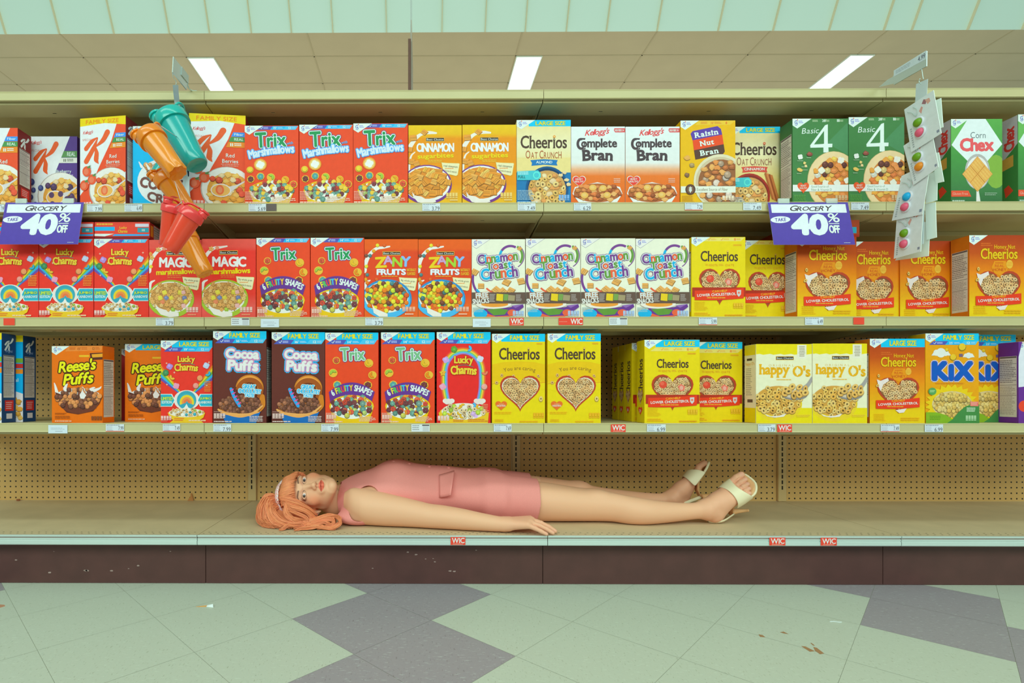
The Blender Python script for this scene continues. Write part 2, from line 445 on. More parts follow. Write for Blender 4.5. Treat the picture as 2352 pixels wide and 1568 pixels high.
WH = (203, 224, 208)
class Art:                           # flat print on a panel; coordinates run right and down from its top left corner
    def __init__(s, w, h, base):
        s.w, s.h, s.base = w, h, base
        s.v = []; s.c = []; s.f = []; s.n = 0; s.layer = 0
        s.rect(0, 0, w, h, base)
    def _put(s, pts, faces, cols):
        s.layer += 1
        z = s.layer
        s.v += [(x, y, z) for x, y in pts]
        s.c += cols if isinstance(cols, list) else [cols] * len(pts)
        s.f += [tuple(i + s.n for i in f) for f in faces]; s.n += len(pts)
    def poly(s, pts, col):
        pts = clip_rect([tuple(p) for p in pts], s.w, s.h)
        if len(pts) >= 3: s._put(pts, [tuple(range(len(pts)))], pc(*col))
    def rect(s, x0, y0, x1, y1, col): s.poly([(x0, y0), (x1, y0), (x1, y1), (x0, y1)], col)
    def grad(s, x0, y0, x1, y1, stops):          # stops: (fraction down, colour)
        pts = []; cols = []; f = []
        for t, c in stops:
            y = y0 + (y1 - y0) * t
            pts += [(x0, y), (x1, y)]; cols += [pc(*c)] * 2
        for k in range(len(stops) - 1): f.append((2 * k, 2 * k + 1, 2 * k + 3, 2 * k + 2))
        s._put(pts, f, cols)
    def ell(s, cx, cy, rx, ry, col, n=20, rot=0, a0=0, a1=360):
        c, q = math.cos(rot), math.sin(rot)
        P = []
        full = abs(a1 - a0) >= 360
        for i in range(n if full else n + 1):
            a = math.radians(a0 + (a1 - a0) * i / n)
            x, y = rx * math.cos(a), ry * math.sin(a)
            P.append((cx + x * c - y * q, cy + x * q + y * c))
        s.poly(P, col)
    def arc(s, cx, cy, rx, ry, wd, a0, a1, col, n=24):
        for i in range(n):
            A, B = math.radians(a0 + (a1 - a0) * i / n), math.radians(a0 + (a1 - a0) * (i + 1) / n)
            P = [(cx + rx * math.cos(A), cy + ry * math.sin(A)), (cx + rx * math.cos(B), cy + ry * math.sin(B)),
                 (cx + (rx - wd) * math.cos(B), cy + (ry - wd) * math.sin(B)), (cx + (rx - wd) * math.cos(A), cy + (ry - wd) * math.sin(A))]
            s.poly(P, col); s.layer -= 1
        s.layer += 1
    def stroke(s, pts, wds, col, m=6):           # smooth tapered stroke, one outline
        P = catmull(pts, m); Wd = np.interp(np.linspace(0, len(pts) - 1, len(P)), range(len(pts)), wds if isinstance(wds, (list, tuple)) else [wds] * len(pts))
        P = np.array(P, float); T = np.gradient(P, axis=0); L = np.maximum(np.hypot(T[:, 0], T[:, 1]), 1e-6)
        N = np.stack((-T[:, 1] / L, T[:, 0] / L), 1); Le = P + N * Wd[:, None] / 2; Ri = P - N * Wd[:, None] / 2
        def cap(c, n, w, sg):
            a0 = math.atan2(n[1], n[0]); return [(c[0] + w / 2 * math.cos(a0 - sg * t), c[1] + w / 2 * math.sin(a0 - sg * t)) for t in (.5, 1.05, 1.57, 2.1, 2.64)]
        for k in range(len(P) - 1):              # quads side by side, then round ends on layers of their own
            s.poly([Le[k], Le[k + 1], Ri[k + 1], Ri[k]], col); s.layer -= 1
        s.layer += 1
        s.poly([tuple(Le[-1])] + cap(P[-1], N[-1], Wd[-1], 1) + [tuple(Ri[-1])], col); s.layer -= 1
        s.poly([tuple(Ri[0])] + cap(P[0], -N[0], Wd[0], 1) + [tuple(Le[0])], col)
    def heart(s, x0, y0, x1, y1, col, n=36):
        P = []
        for i in range(n):
            t = 2 * math.pi * i / n
            x = 16 * math.sin(t) ** 3; y = 13 * math.cos(t) - 5 * math.cos(2 * t) - 2 * math.cos(3 * t) - math.cos(4 * t)
            P.append((x0 + (x + 16) / 32 * (x1 - x0), y0 + (11.9 - y) / 28.9 * (y1 - y0)))
        s.poly(P, col)
        return P
    def text(s, txt, x0, y0, x1, y1, col, bold=0.015, outline=(), shear=0.0, rot=0.0, arch=0.0, serif=0.0, sth=0.07, cols=None, gap=0.09, jit=0, sizes=None, shadow=None):
        xb = max(0, bold - .004) * .75; bold = min(bold, 0.0)
        G = []; x = 0.0; rr = random.Random(len(txt) * 7 + 1)
        for k, ch in enumerate(txt):
            if ch == ' ': x += 0.26; G.append(None); continue
            co, fs = glyph_serif(ch, bold, serif, sth) if serif else glyph(ch, bold)[:2]
            if len(co) == 0: G.append(None); continue
            co = co.copy()
            if sizes: co *= sizes[k % len(sizes)]
            a, b = co[:, 0].min(), co[:, 0].max()
            co[:, 0] += x - a
            if jit:
                c0 = co.mean(0); an = rr.uniform(-jit, jit)
                R = np.array([[math.cos(an), -math.sin(an)], [math.sin(an), math.cos(an)]]); co = (co - c0) @ R.T + c0 + np.array((0, rr.uniform(-.05, .05) * jit * 6))
            x += b - a + gap
            co[:, 0] += shear * co[:, 1]
            G.append((co, fs))
        al = np.vstack([g[0] for g in G if g]); mn, mx = al.min(0), al.max(0)
        sx, sy = (x1 - x0) / (mx[0] - mn[0]), (y1 - y0) / (mx[1] - mn[1])
        ins_ = min(xb * sy, (x1 - x0) * .1); x0 += ins_; x1 -= ins_; y0 += ins_; y1 -= ins_; sx, sy = (x1 - x0) / (mx[0] - mn[0]), (y1 - y0) / (mx[1] - mn[1])
        cx, cyy = (x0 + x1) / 2, (y0 + y1) / 2; ca, sa = math.cos(math.radians(-rot)), math.sin(math.radians(-rot))
        fin = []
        for k, g in enumerate(G):
            if not g: continue
            p = g[0].copy()
            p[:, 0] = x0 + (p[:, 0] - mn[0]) * sx; p[:, 1] = y1 - (p[:, 1] - mn[1]) * sy
            if arch:
                m = (p[:, 0].min() + p[:, 0].max()) / 2; t = (m - x0) / (x1 - x0) * 2 - 1
                dy = -arch * (1 - t * t); sl = math.atan2(arch * 2 * t * 2, (x1 - x0)) 
                c0 = np.array((m, (y0 + y1) / 2)); R = np.array([[math.cos(sl), -math.sin(sl)], [math.sin(sl), math.cos(sl)]])
                p = (p - c0) @ R.T + c0; p[:, 1] += dy
            if rot:
                q = p - (cx, cyy); p = np.stack((q[:, 0] * ca - q[:, 1] * sa, q[:, 0] * sa + q[:, 1] * ca), 1) + (cx, cyy)
            fin.append((p, g[1], pc(*(cols[k % len(cols)] if cols else col))))
        def ins(p): return np.stack((np.clip(p[:, 0], 0, s.w), np.clip(p[:, 1], 0, s.h)), 1)
        if shadow:
            dx, dy, sc = shadow
            for p, f, c in fin: s._put(ins(p + (dx, dy)), f, pc(*sc)); s.layer -= 1
            s.layer += 1
        for wd, oc in outline:
            oc = pc(*oc)
            for q in range(10):
                a = 2 * math.pi * q / 10; wd_ = wd + xb * sy
                for e in (0, 1):
                    for p, f, c in fin[e::2]: s._put(ins(p + (wd_ * math.cos(a), wd_ * math.sin(a))), f, oc); s.layer -= 1
                    s.layer += 1
        if xb > .004:
            for q in range(8):
                a = math.pi * q / 4; w = (xb * sy * math.cos(a), xb * sy * math.sin(a))
                for e in (0, 1):
                    for p, f, c in fin[e::2]: s._put(ins(p + w), f, c); s.layer -= 1
                    s.layer += 1
        for e in (0, 1):
            for p, f, c in fin[e::2]: s._put(ins(p), f, c); s.layer -= 1
            s.layer += 1
    def lines(s, x0, y0, x1, y1, n, col, th=0.45, seed=1, center=False):
        rr = random.Random(seed); dy = (y1 - y0) / n
        for k in range(n):
            x = x0; xe = x0 + (x1 - x0) * rr.uniform(.7, 1)
            sh = (x1 - xe) / 2 if center else 0
            while x < xe:
                wd = min(rr.uniform(.06, .2) * (x1 - x0), xe - x)
                s.rect(x + sh, y0 + dy * k, x + sh + wd * .86, y0 + dy * (k + th), col); s.layer -= 1
                x += wd
        s.layer += 1
    def icons(s, x, y, w, h, col, n=4):
        d = w / n
        for k in range(n):
            s.rect(x + d * k, y, x + d * k + d * .8, y + h * .7, col); s.layer -= 1
            s.rect(x + d * k, y + h * .78, x + d * k + d * .8, y + h, col); s.layer -= 1
        s.layer += 1
    # cereal pieces -----------------------------------------------------
    def piece(s, kind, x, y, r, c, rr):
        dk = tuple(v * .62 for v in c); lt = tuple(min(250, v * 1.08 + 12) for v in c)
        a = rr.uniform(0, 6.28)
        if kind == 'ball':
            s.ell(x, y + r * .1, r, r, dk, 10); s.ell(x, y - r * .05, r * .88, r * .86, c, 10); s.ell(x - r * .2, y - r * .3, r * .4, r * .34, lt, 8)
        elif kind == 'ring':
            e = rr.uniform(.7, 1)
            s.ell(x, y + r * .12, r, r * e, dk, 12, a); s.ell(x, y, r * .95, r * .9 * e, c, 12, a)
            s.ell(x - r * .1, y - r * .15, r * .72, r * .66 * e, lt, 10, a); s.ell(x, y, r * .55, r * .5 * e, c, 10, a); s.ell(x, y, r * .36, r * .32 * e, tuple(v * .45 for v in c), 8, a)
        elif kind == 'square':
            def q(k): return [(x + k * r * 1.25 * math.cos(a + i * 1.57) , y + k * r * 1.0 * math.sin(a + i * 1.57)) for i in range(4)]
            s.poly([(p[0] + r * .08, p[1] + r * .16) for p in q(1.06)], dk); s.poly(q(1), c)
            P = q(.94); s.poly([P[0], P[1], tuple((np.array(P[2]) + P[1]) / 2), tuple((np.array(P[3]) * .4 + np.array(P[0]) * .6))], lt)
            for t in (.3, .55): s.stroke([tuple(np.array(P[0]) * (1 - t) + np.array(P[3]) * t), tuple(np.array(P[1]) * (1 - t) + np.array(P[2]) * t)], r * .09, dk, 2)
        elif kind == 'flake':
            P = [(x + r * rr.uniform(.65, 1.25) * math.cos(a + k * .7), y + r * .8 * rr.uniform(.6, 1.2) * math.sin(a + k * .7)) for k in range(9)]
            s.poly([(p[0], p[1] + r * .16) for p in P], dk); s.poly(P, c)
            s.poly([(x + (p[0] - x) * .6 - r * .12, y + (p[1] - y) * .5 - r * .18) for p in P], lt)
        elif kind == 'star':
            def st(k, oy=0): return [(x + r * k * (1.0 if i % 2 == 0 else .55) * math.cos(a + i * .628), y + oy + r * k * (1.0 if i % 2 == 0 else .55) * math.sin(a + i * .628)) for i in range(10)]
            s.poly(st(1.15, r * .15), dk); s.poly(st(1.1), c); s.ell(x - r * .1, y - r * .15, r * .35, r * .3, lt, 7); s.ell(x, y, r * .16, r * .16, dk, 6)
        elif kind == 'flower':
            s.ell(x, y + r * .1, r, r, dk, 10)
            for i in range(6): s.ell(x + r * .6 * math.cos(a + i * 1.047), y + r * .6 * math.sin(a + i * 1.047), r * .42, r * .42, c, 8)
            s.ell(x, y, r * .34, r * .34, lt, 8)
        elif kind == 'bean':
            s.arc(x, y, r, r * .95, r * .8, math.degrees(a), math.degrees(a) + 210, dk, 8); s.arc(x, y - r * .08, r * .92, r * .88, r * .6, math.degrees(a) + 8, math.degrees(a) + 200, c, 8)
        elif kind == 'cluster':
            for i in range(6):
                X, Y = x + r * .55 * math.cos(a + i * 1.047), y + r * .55 * math.sin(a + i * 1.047)
                s.ell(X, Y, r * .5, r * .5, dk, 8); s.ell(X - r * .04, Y - r * .06, r * .4, r * .4, c, 8)
        elif kind == 'puff':
            for i in range(4): s.ell(x + r * .5 * math.cos(a + i * 1.57), y + r * .45 * math.sin(a + i * 1.57), r * .62, r * .6, c, 9)
            s.ell(x - r * .2, y - r * .25, r * .45, r * .4, lt, 8)
    def scatter(s, inside, box, r, kinds, seed, dens=1.0, step=1.15):
        rr = random.Random(seed); x0, y0, x1, y1 = box
        y = y0
        row = 0; L0 = s.layer; top = L0
        while y < y1:
            x = x0 + (row % 2) * r * step; colm = 0
            while x < x1:
                colm += 1
                px, py = x + rr.uniform(-.45, .45) * r, y + rr.uniform(-.4, .4) * r
                if inside(px, py) and rr.random() < dens:
                    kind, cols = kinds[rr.randrange(len(kinds))]
                    c = cols[rr.randrange(len(cols))]; q = rr.uniform(.86, 1.08)
                    s.layer = L0 + ((row % 4) * 3 + colm % 3) * 9
                    s.piece(kind, px, py, r * rr.uniform(.9, 1.12), tuple(min(255, v * q) for v in c), rr); top = max(top, s.layer)
                x += 2 * r * step * .86
            y += r * step * 1.25; row += 1
        s.layer = top + 1
    def in_ell(s, cx, cy, rx, ry): return lambda x, y: ((x - cx) / rx) ** 2 + ((y - cy) / ry) ** 2 <= 1
    # repeated furniture ------------------------------------------------
    def gm(s, k=1.0, col=WH, edge=None):
        P = [(0, 0), (200 * k, 0), (50 * k, 98 * k), (0, 66 * k)]
        if edge: s.poly([(0, 0), (206 * k, 0), (50 * k, 103 * k), (0, 70 * k)], edge)
        s.poly(P, col)
        b = (60, 75, 165)
        s.stroke([(50 * k, 26 * k), (38 * k, 18 * k), (26 * k, 30 * k), (28 * k, 46 * k), (42 * k, 50 * k), (48 * k, 40 * k), (40 * k, 36 * k)], 6 * k, b, 4)
        s.stroke([(48 * k, 40 * k), (52 * k, 56 * k), (40 * k, 66 * k), (26 * k, 60 * k)], 5 * k, b, 4)
        s.ell(53 * k, 12 * k, 6 * k, 6 * k, (225, 70, 50), 8)
        s.lines(64 * k, 20 * k, 118 * k, 50 * k, 2, (140, 150, 200), .6)
    def strip(s, y0, y1, x0, x1, nums=("15'", '12')):
        m = (y1 - y0)
        s.poly([(x0, y0), (x1, y0), (x1 - m * .7, y1), (x0 - m * 1.3, y1)], (20, 175, 222))
        s.poly([(x0, y0), (x0 + (x1 - x0) * .33, y0), (x0 + (x1 - x0) * .26, y1), (x0 - m * 1.3, y1)], (72, 84, 165))
        s.poly([(x0 + (x1 - x0) * .68, y0), (x1, y0), (x1 - m * .7, y1), (x0 + (x1 - x0) * .6, y1)], (70, 195, 230))
        k = x1 - x0
        s.stroke([(x0 + k * .0, y0 + m * .5), (x0 + k * .025, y0 + m * .75), (x0 + k * .06, y0 + m * .2)], m * .13, WH, 2)
        s.lines(x0 + k * .08, y0 + m * .25, x0 + k * .24, y0 + m * .8, 2, (165, 180, 215), .6, 3)
        s.text(nums[0], x0 + k * .35, y0 + m * .2, x0 + k * .44, y0 + m * .8, WH, .02)
        s.lines(x0 + k * .46, y0 + m * .3, x0 + k * .62, y0 + m * .75, 2, (170, 220, 235), .6, 4)
        s.text(nums[1], x0 + k * .75, y0 + m * .2, x0 + k * .82, y0 + m * .8, WH, .02)
        s.lines(x0 + k * .84, y0 + m * .3, x0 + k * .95, y0 + m * .75, 2, (170, 220, 235), .6, 5)
    def banner(s, txt, h, tx0, tx1, x0=0, col=(0, 184, 216)):
        s.rect(x0, 0, s.w, h, col)
        s.text(txt, tx0, h * .2, tx1, h * .84, (232, 228, 40), .035, outline=[(2.5, (20, 130, 140))], gap=.05)
    def best(s, x0, y0, x1, y1):
        s.rect(x0 - 4, y0 - 5, x1 + 4, y1 + 5, (215, 175, 60)); s.rect(x0, y0, x1, y1, (62, 46, 36))
        s.text('Best Choice', x0 + 6, y0 + 6, x1 - 6, y1 - 6, WH, .01, serif=.04)
    def facts(s, x0, y0, x1, y1, seed=1):
        s.rect(x0, y0, x1, y1, (190, 195, 175))
        s.rect(x0 + 3, y0 + 3, x1 - 3, y0 + (y1 - y0) * .03, (90, 85, 80))
        s.lines(x0 + 4, y0 + (y1 - y0) * .06, x1 - 4, y0 + (y1 - y0) * .45, 13, (128, 125, 115), .5, seed)
        for t in (.12, .3, .47, .64): s.rect(x0 + 3, y0 + (y1 - y0) * t, x1 - 3, y0 + (y1 - y0) * t + 4, (80, 76, 70))
        s.lines(x0 + 4, y0 + (y1 - y0) * .5, x1 - 4, y0 + (y1 - y0) * .97, 18, (150, 148, 135), .5, seed + 1)
    def mesh(s, name, Wm, Hm, step=8e-6, base=0.0003):
        v = np.array(s.v, float)
        P = np.stack(((v[:, 0] / s.w - .5) * Wm, -(base + v[:, 2] * step), (1 - v[:, 1] / s.h) * Hm), 1)
        me = bpy.data.meshes.new(name)
        fl = s.f
        me.vertices.add(len(P)); me.vertices.foreach_set('co', P.astype(np.float32).ravel())
        tot = np.array([len(f) for f in fl], np.int32); st = np.concatenate(([0], np.cumsum(tot)[:-1])).astype(np.int32)
        me.loops.add(int(tot.sum())); me.loops.foreach_set('vertex_index', np.array([i for f in fl for i in f], np.int32))
        me.polygons.add(len(fl)); me.polygons.foreach_set('loop_start', st)
        ca = me.color_attributes.new('Col', 'FLOAT_COLOR', 'POINT')
        c = np.ones((len(P), 4), np.float32); c[:, :3] = np.array(s.c, np.float32)
        ca.data.foreach_set('color', c.ravel())
        me.polygons.foreach_set('use_smooth', np.zeros(len(fl), bool))
        me.update(calc_edges=True)
        me.materials.append(M_PRINT)
        return me
def catmull(pts, m=6):
    P = [np.array(p, float) for p in pts]
    if len(P) < 3 or m <= 2: return P
    P = [P[0] * 2 - P[1]] + P + [P[-1] * 2 - P[-2]]
    out = []
    for i in range(1, len(P) - 2):
        a, b, c, d = P[i - 1:i + 3]
        for k in range(m):
            t = k / m
            out.append(.5 * ((2 * b) + (-a + c) * t + (2 * a - 5 * b + 4 * c - d) * t * t + (-a + 3 * b - 3 * c + d) * t ** 3))
    out.append(P[-2]); return out
FRUIT = [('flower', [(110, 150, 130), (95, 145, 125)]), ('cluster', [(215, 80, 55), (120, 60, 65)]), ('bean', [(235, 190, 50), (240, 150, 40)]), ('ball', [(240, 150, 40), (190, 195, 80), (225, 195, 60), (150, 170, 90), (215, 95, 60)]), ('cluster', [(205, 85, 60), (125, 70, 70)])]
OATS = [('ring', [(214, 180, 116), (200, 160, 98), (222, 192, 132)])]
def red_label(a, txt1, x0, y0, x1, y1, ribbon=True):
    h = y1 - y0
    a.poly([(x0 - 26, y0 + h * .15 - 20), (x1 + 26, y0 + h * .15 - 20), (x1 + 26, y1 - 36), (x0 - 26, y1 - 36)], (165, 45, 22)) if ribbon else None
    N = 8; top = []; bot = []
    for i in range(N + 1):
        t = i / N; top.append((x0 + (x1 - x0) * t, y0 + h * .25 - h * .22 * t + 12 * math.sin(math.pi * t) * .6)); bot.append((x0 + (x1 - x0) * t, y0 + h * 1.0 - h * .14 * t + 10 * math.sin(math.pi * t)))
    a.poly(top + bot[::-1], (222, 60, 26))
    a.text('CAN HELP', x0 + (x1 - x0) * .36, y0 + h * .2, x0 + (x1 - x0) * .66, y0 + h * .38, (240, 205, 40), .02, rot=3)
    a.text('LOWER CHOLESTEROL', x0 + (x1 - x0) * .05, y0 + h * .46, x0 + (x1 - x0) * (.84 if ribbon else .96), y0 + h * .68, WH, .03, rot=2.4)
    a.lines(x0 + (x1 - x0) * .25, y0 + h * .78, x0 + (x1 - x0) * .75, y0 + h * .88, 1, (240, 180, 50), .8, 8)
    if ribbon:
        X = x0 + (x1 - x0) * .9
        a.poly([(X - 24, y0 + h * .22), (X + 24, y0 + h * .2), (X + 22, y0 + h * .55), (X, y0 + h * .75), (X - 22, y0 + h * .57)], (190, 195, 185)); a.ell(X, y0 + h * .42, 12, 12, (215, 110, 80), 10)
def heart_bowl(a, x0, y0, x1, y1, seed, straw=True, r=19, milk=False):
    a.heart(x0, y0, x1, y1, (172, 62, 32))
    m = (x1 - x0) * .045
    P = a.heart(x0 + m, y0 + m, x1 - m, y1 - m * 1.4, (205, 205, 175) if milk else (120, 75, 45))
    P = a.heart(x0 + m * 1.6, y0 + m * 1.6, x1 - m * 1.6, y1 - m * 2.2, (150, 105, 62))
    def ins(x, y):
        c = False
        for i in range(len(P)):
            xa, ya = P[i - 1]; xb, yb = P[i]
            if (ya > y) != (yb > y) and x < (xb - xa) * (y - ya) / (yb - ya) + xa: c = not c
        return c
    a.scatter(ins, (x0, y0, x1, y1), r, OATS, seed, .97, .95)
    if straw:
        w = x1 - x0; h = y1 - y0
        a.ell(x0 + w * .27, y0 + h * .28, 42, 40, (205, 70, 45), 14); a.ell(x0 + w * .25, y0 + h * .25, 22, 20, (222, 100, 70), 10)
        a.poly([(x0 + w * .62, y0 + h * .33), (x0 + w * .7, y0 + h * .26), (x0 + w * .8, y0 + h * .33), (x0 + w * .77, y0 + h * .45), (x0 + w * .68, y0 + h * .46)], (226, 118, 92)); a.ell(x0 + w * .71, y0 + h * .37, 20, 24, (235, 175, 150), 10)
def bowl_fruit(a, cx, cy, rx, ry, seed, r=27, kinds=FRUIT, bowl=(240, 205, 20), bot=None):
    bot = bot or a.h
    P = [(cx + rx * 1.04 * math.cos(math.radians(t)), cy + ry * 1.0 * math.sin(math.radians(t))) for t in range(180, 361, 15)]
    a.poly([(cx - rx * 1.04, cy)] + P + [(cx + rx * 1.04, cy), (cx + rx * .8, bot), (cx - rx * .8, bot)], bowl)
    a.ell(cx, cy + ry * .1, rx * .97, ry * .98, (212, 222, 205), 28)
    a.scatter(a.in_ell(cx, cy - ry * .05, rx * .95, ry * .92), (cx - rx, cy - ry * 1.1, cx + rx, cy + ry), r * 1.12, kinds, seed, 1, .92)
def fruit_bits(a, L, seed):
    rr = random.Random(seed)
    for kind, x, y, r, c in L:
        a.ell(x, y, r * 1.28, r * 1.22, (245, 200, 60), 12); a.piece(kind, x, y, r, c, rr)
GRN, LG, TEAL, PUR = (35, 140, 78), (120, 180, 130), (80, 150, 140), (95, 50, 130)

def d_marsh():                     # red-orange box, green title over white-blue lettering
    a = Art(582, 855, (236, 80, 38)); a.strip(5, 44, 170, 575); a.gm()
    a.text('Trix', 112, 66, 448, 235, GRN, .045, outline=[(15, (62, 62, 130)), (9, WH)], rot=3, sizes=[1.1, 1, 1, 1])
    a.text('with', 456, 174, 522, 206, (40, 165, 215), .03, rot=8)
    a.text('Marshmallows', 36, 235, 540, 335, (205, 230, 232), .055, outline=[(9, (70, 165, 225))], rot=8, arch=16, jit=.06)
    a.ell(170, 425, 70, 66, (245, 170, 50), 16); a.ell(170, 425, 58, 54, (245, 215, 120), 16)
    a.piece('puff', 170, 425, 42, (215, 228, 210), random.Random(2))
    fruit_bits(a, [('ball', 58, 480, 30, (225, 205, 50)), ('cluster', 66, 582, 32, (110, 60, 60)), ('flower', 172, 552, 34, TEAL), ('bean', 285, 562, 36, (150, 190, 60)), ('bean', 440, 588, 32, (245, 175, 30)), ('cluster', 528, 640, 34, (222, 90, 55))], 3)
    bowl_fruit(a, 290, 712, 235, 112, 5, 24, FRUIT + [('puff', [(215, 225, 205)])])
    a.lines(8, 720, 130, 815, 6, (240, 190, 160), .5, 2); a.lines(300, 775, 572, 845, 4, (245, 215, 180), .5, 4); a.lines(8, 828, 250, 848, 1, (245, 215, 180), .7, 6)
    return a
def d_trix(fam=False):             # orange-red box, green title, purple banner
    w, h = (572, 980) if fam else (580, 850)
    a = Art(w, h, (236, 76, 34)); dy = 60 if fam else 0
    if fam: a.banner('FAMILY SIZE', 78, 182, 512, 120); a.strip(78, 126, 70, 560, ("14'", '12'))
    else: a.strip(5, 48, 190, 572, ("14'", '12'))
    a.gm()
    g = (110, 172, 122) if fam else GRN
    a.text('Trix', 160, 98 + dy, 428, 235 + dy * 1.15, g, .045, outline=[(14, (62, 62, 130)), (8, WH)], rot=3, sizes=[1.1, 1, 1, 1])
    k = 1.25 if fam else 1
    fruit_bits(a, [('cluster', 120, 225 * k + 20, 32, (205, 85, 55)), ('bean', 470, 265 * k, 38, (240, 195, 40)), ('bean', 85, 350 * k, 38, (150, 185, 60)), ('bean', 510, 368 * k, 36, (245, 150, 30)), ('flower', 130, 452 * k, 36, TEAL), ('cluster', 460, 455 * k, 36, (115, 58, 55))], 4)
    cy = 800 if fam else 668
    by = cy - 55
    top = [(x, by - 205 + ((x - 287) / 250) ** 2 * 105) for x in range(38, 537, 31)]; bot = [(x, by - 30 + ((x - 287) / 250) ** 2 * 80) for x in range(60, 520, 31)]
    a.poly(top + bot[::-1], PUR)
    cols = [WH, WH, (225, 215, 40), (80, 185, 80), (225, 70, 50), (120, 200, 90), (50, 180, 210), (235, 200, 40), WH] + [WH] * 8
    a.text('6 FRUITY SHAPES', 66, by - 120, 508, by - 48, WH, .05, cols=cols, arch=62, jit=.05)
    bowl_fruit(a, 285, cy, 232, 125, 9, 27)
    a.lines(8, cy + 70, 120, cy + 160, 6, (240, 190, 160), .5, 2); a.icons(14, cy + 90, 110, 40, (240, 200, 175)); a.lines(365, cy + 110, w - 14, h - 12, 4, (245, 215, 180), .5, 4); a.lines(8, h - 22, 200, h - 4, 1, (245, 215, 180), .7, 6)
    return a
def tag_note(a, x, y, t1, t2):
    a.poly([(x, y + 4), (x + 60, y + 10), (x + 190, y + 14), (x + 198, y + 22), (x + 178, y + 140), (x + 160, y + 152), (x + 34, y + 122), (x + 22, y + 118)], (205, 200, 110)); 
    a.poly([(x + 4, y + 8), (x + 60, y + 14), (x + 190, y + 18), (x + 194, y + 24), (x + 174, y + 138), (x + 158, y + 148), (x + 36, y + 118), (x + 26, y + 114)], (228, 230, 175))
    a.text(t1, x + 24, y + 34, x + 176, y + 58, (75, 70, 55), .01, rot=-6); a.lines(x + 40, y + 66, x + 160, y + 80, 1, (230, 150, 70), .6, 3)
    a.text(t2, x + 22, y + 90, x + 166, y + 110, (75, 70, 55), .005, rot=-8)
def d_sugar():                     # orange-yellow box, white bold title, purple bowl of squares
    a = Art(580, 850, (244, 160, 12)); a.grad(0, 0, 580, 850, [(0, (238, 205, 25)), (.11, (240, 195, 20)), (.17, (245, 160, 10)), (.75, (244, 160, 12)), (1, (230, 190, 30))])
    a.stroke([(0, 260), (30, 210), (90, 130), (160, 90), (230, 80), (300, 85)], [50, 46, 40, 26, 34, 20], (222, 224, 205)); a.stroke([(0, 560), (10, 420), (30, 330), (70, 290)], [30, 24, 18, 10], (222, 224, 205))
    rr = random.Random(4)
    for x, y, r in ((172, 75, 34), (52, 135, 40), (10, 260, 36), (30, 390, 38), (85, 410, 36)): a.piece('square', x, y, r, (232, 160, 60), rr)
    a.best(192, 137, 386, 172)
    a.text('CINNAMON', 86, 192, 498, 292, (222, 234, 226), .05, jit=.03, gap=.05); a.text('sugarbites', 98, 305, 492, 372, (232, 214, 20), .055, rot=2, gap=.06)
    a.lines(200, 378, 380, 410, 2, (240, 205, 60), .5, 5, True)
    tag_note(a, 358, 398, 'real cinnamon', '9 vitamins & minerals')
    a.ell(200, 640, 272, 212, (108, 52, 128), 30); a.ell(200, 632, 252, 192, (214, 222, 208), 30); a.ell(196, 626, 236, 170, (205, 130, 40), 26)
    a.scatter(a.in_ell(200, 610, 235, 160), (-20, 440, 450, 790), 40, [('square', [(235, 165, 58), (222, 148, 48), (244, 185, 85)])], 12)
    a.poly([(40, 720), (70, 760), (140, 770), (190, 800), (290, 800), (300, 830), (200, 850), (100, 830), (50, 770)], (222, 224, 205))
    a.icons(410, 730, 130, 60, (248, 220, 120)); a.lines(450, 800, 560, 830, 1, (250, 225, 130), .6, 3)
    return a
CHE = (72, 56, 42)
def cheer(a, x0, y0, x1, y1, col=CHE):
    a.text('Cheerios', x0, y0, x1, y1, col, .022, serif=.035, sth=.05, gap=.05)
    X = x0 + (x1 - x0) * .727
    a.ell(X, y0 + (y1 - y0) * .06, 11, 11, (205, 160, 80), 10); a.ell(X, y0 + (y1 - y0) * .06, 5, 5, a.base, 8)
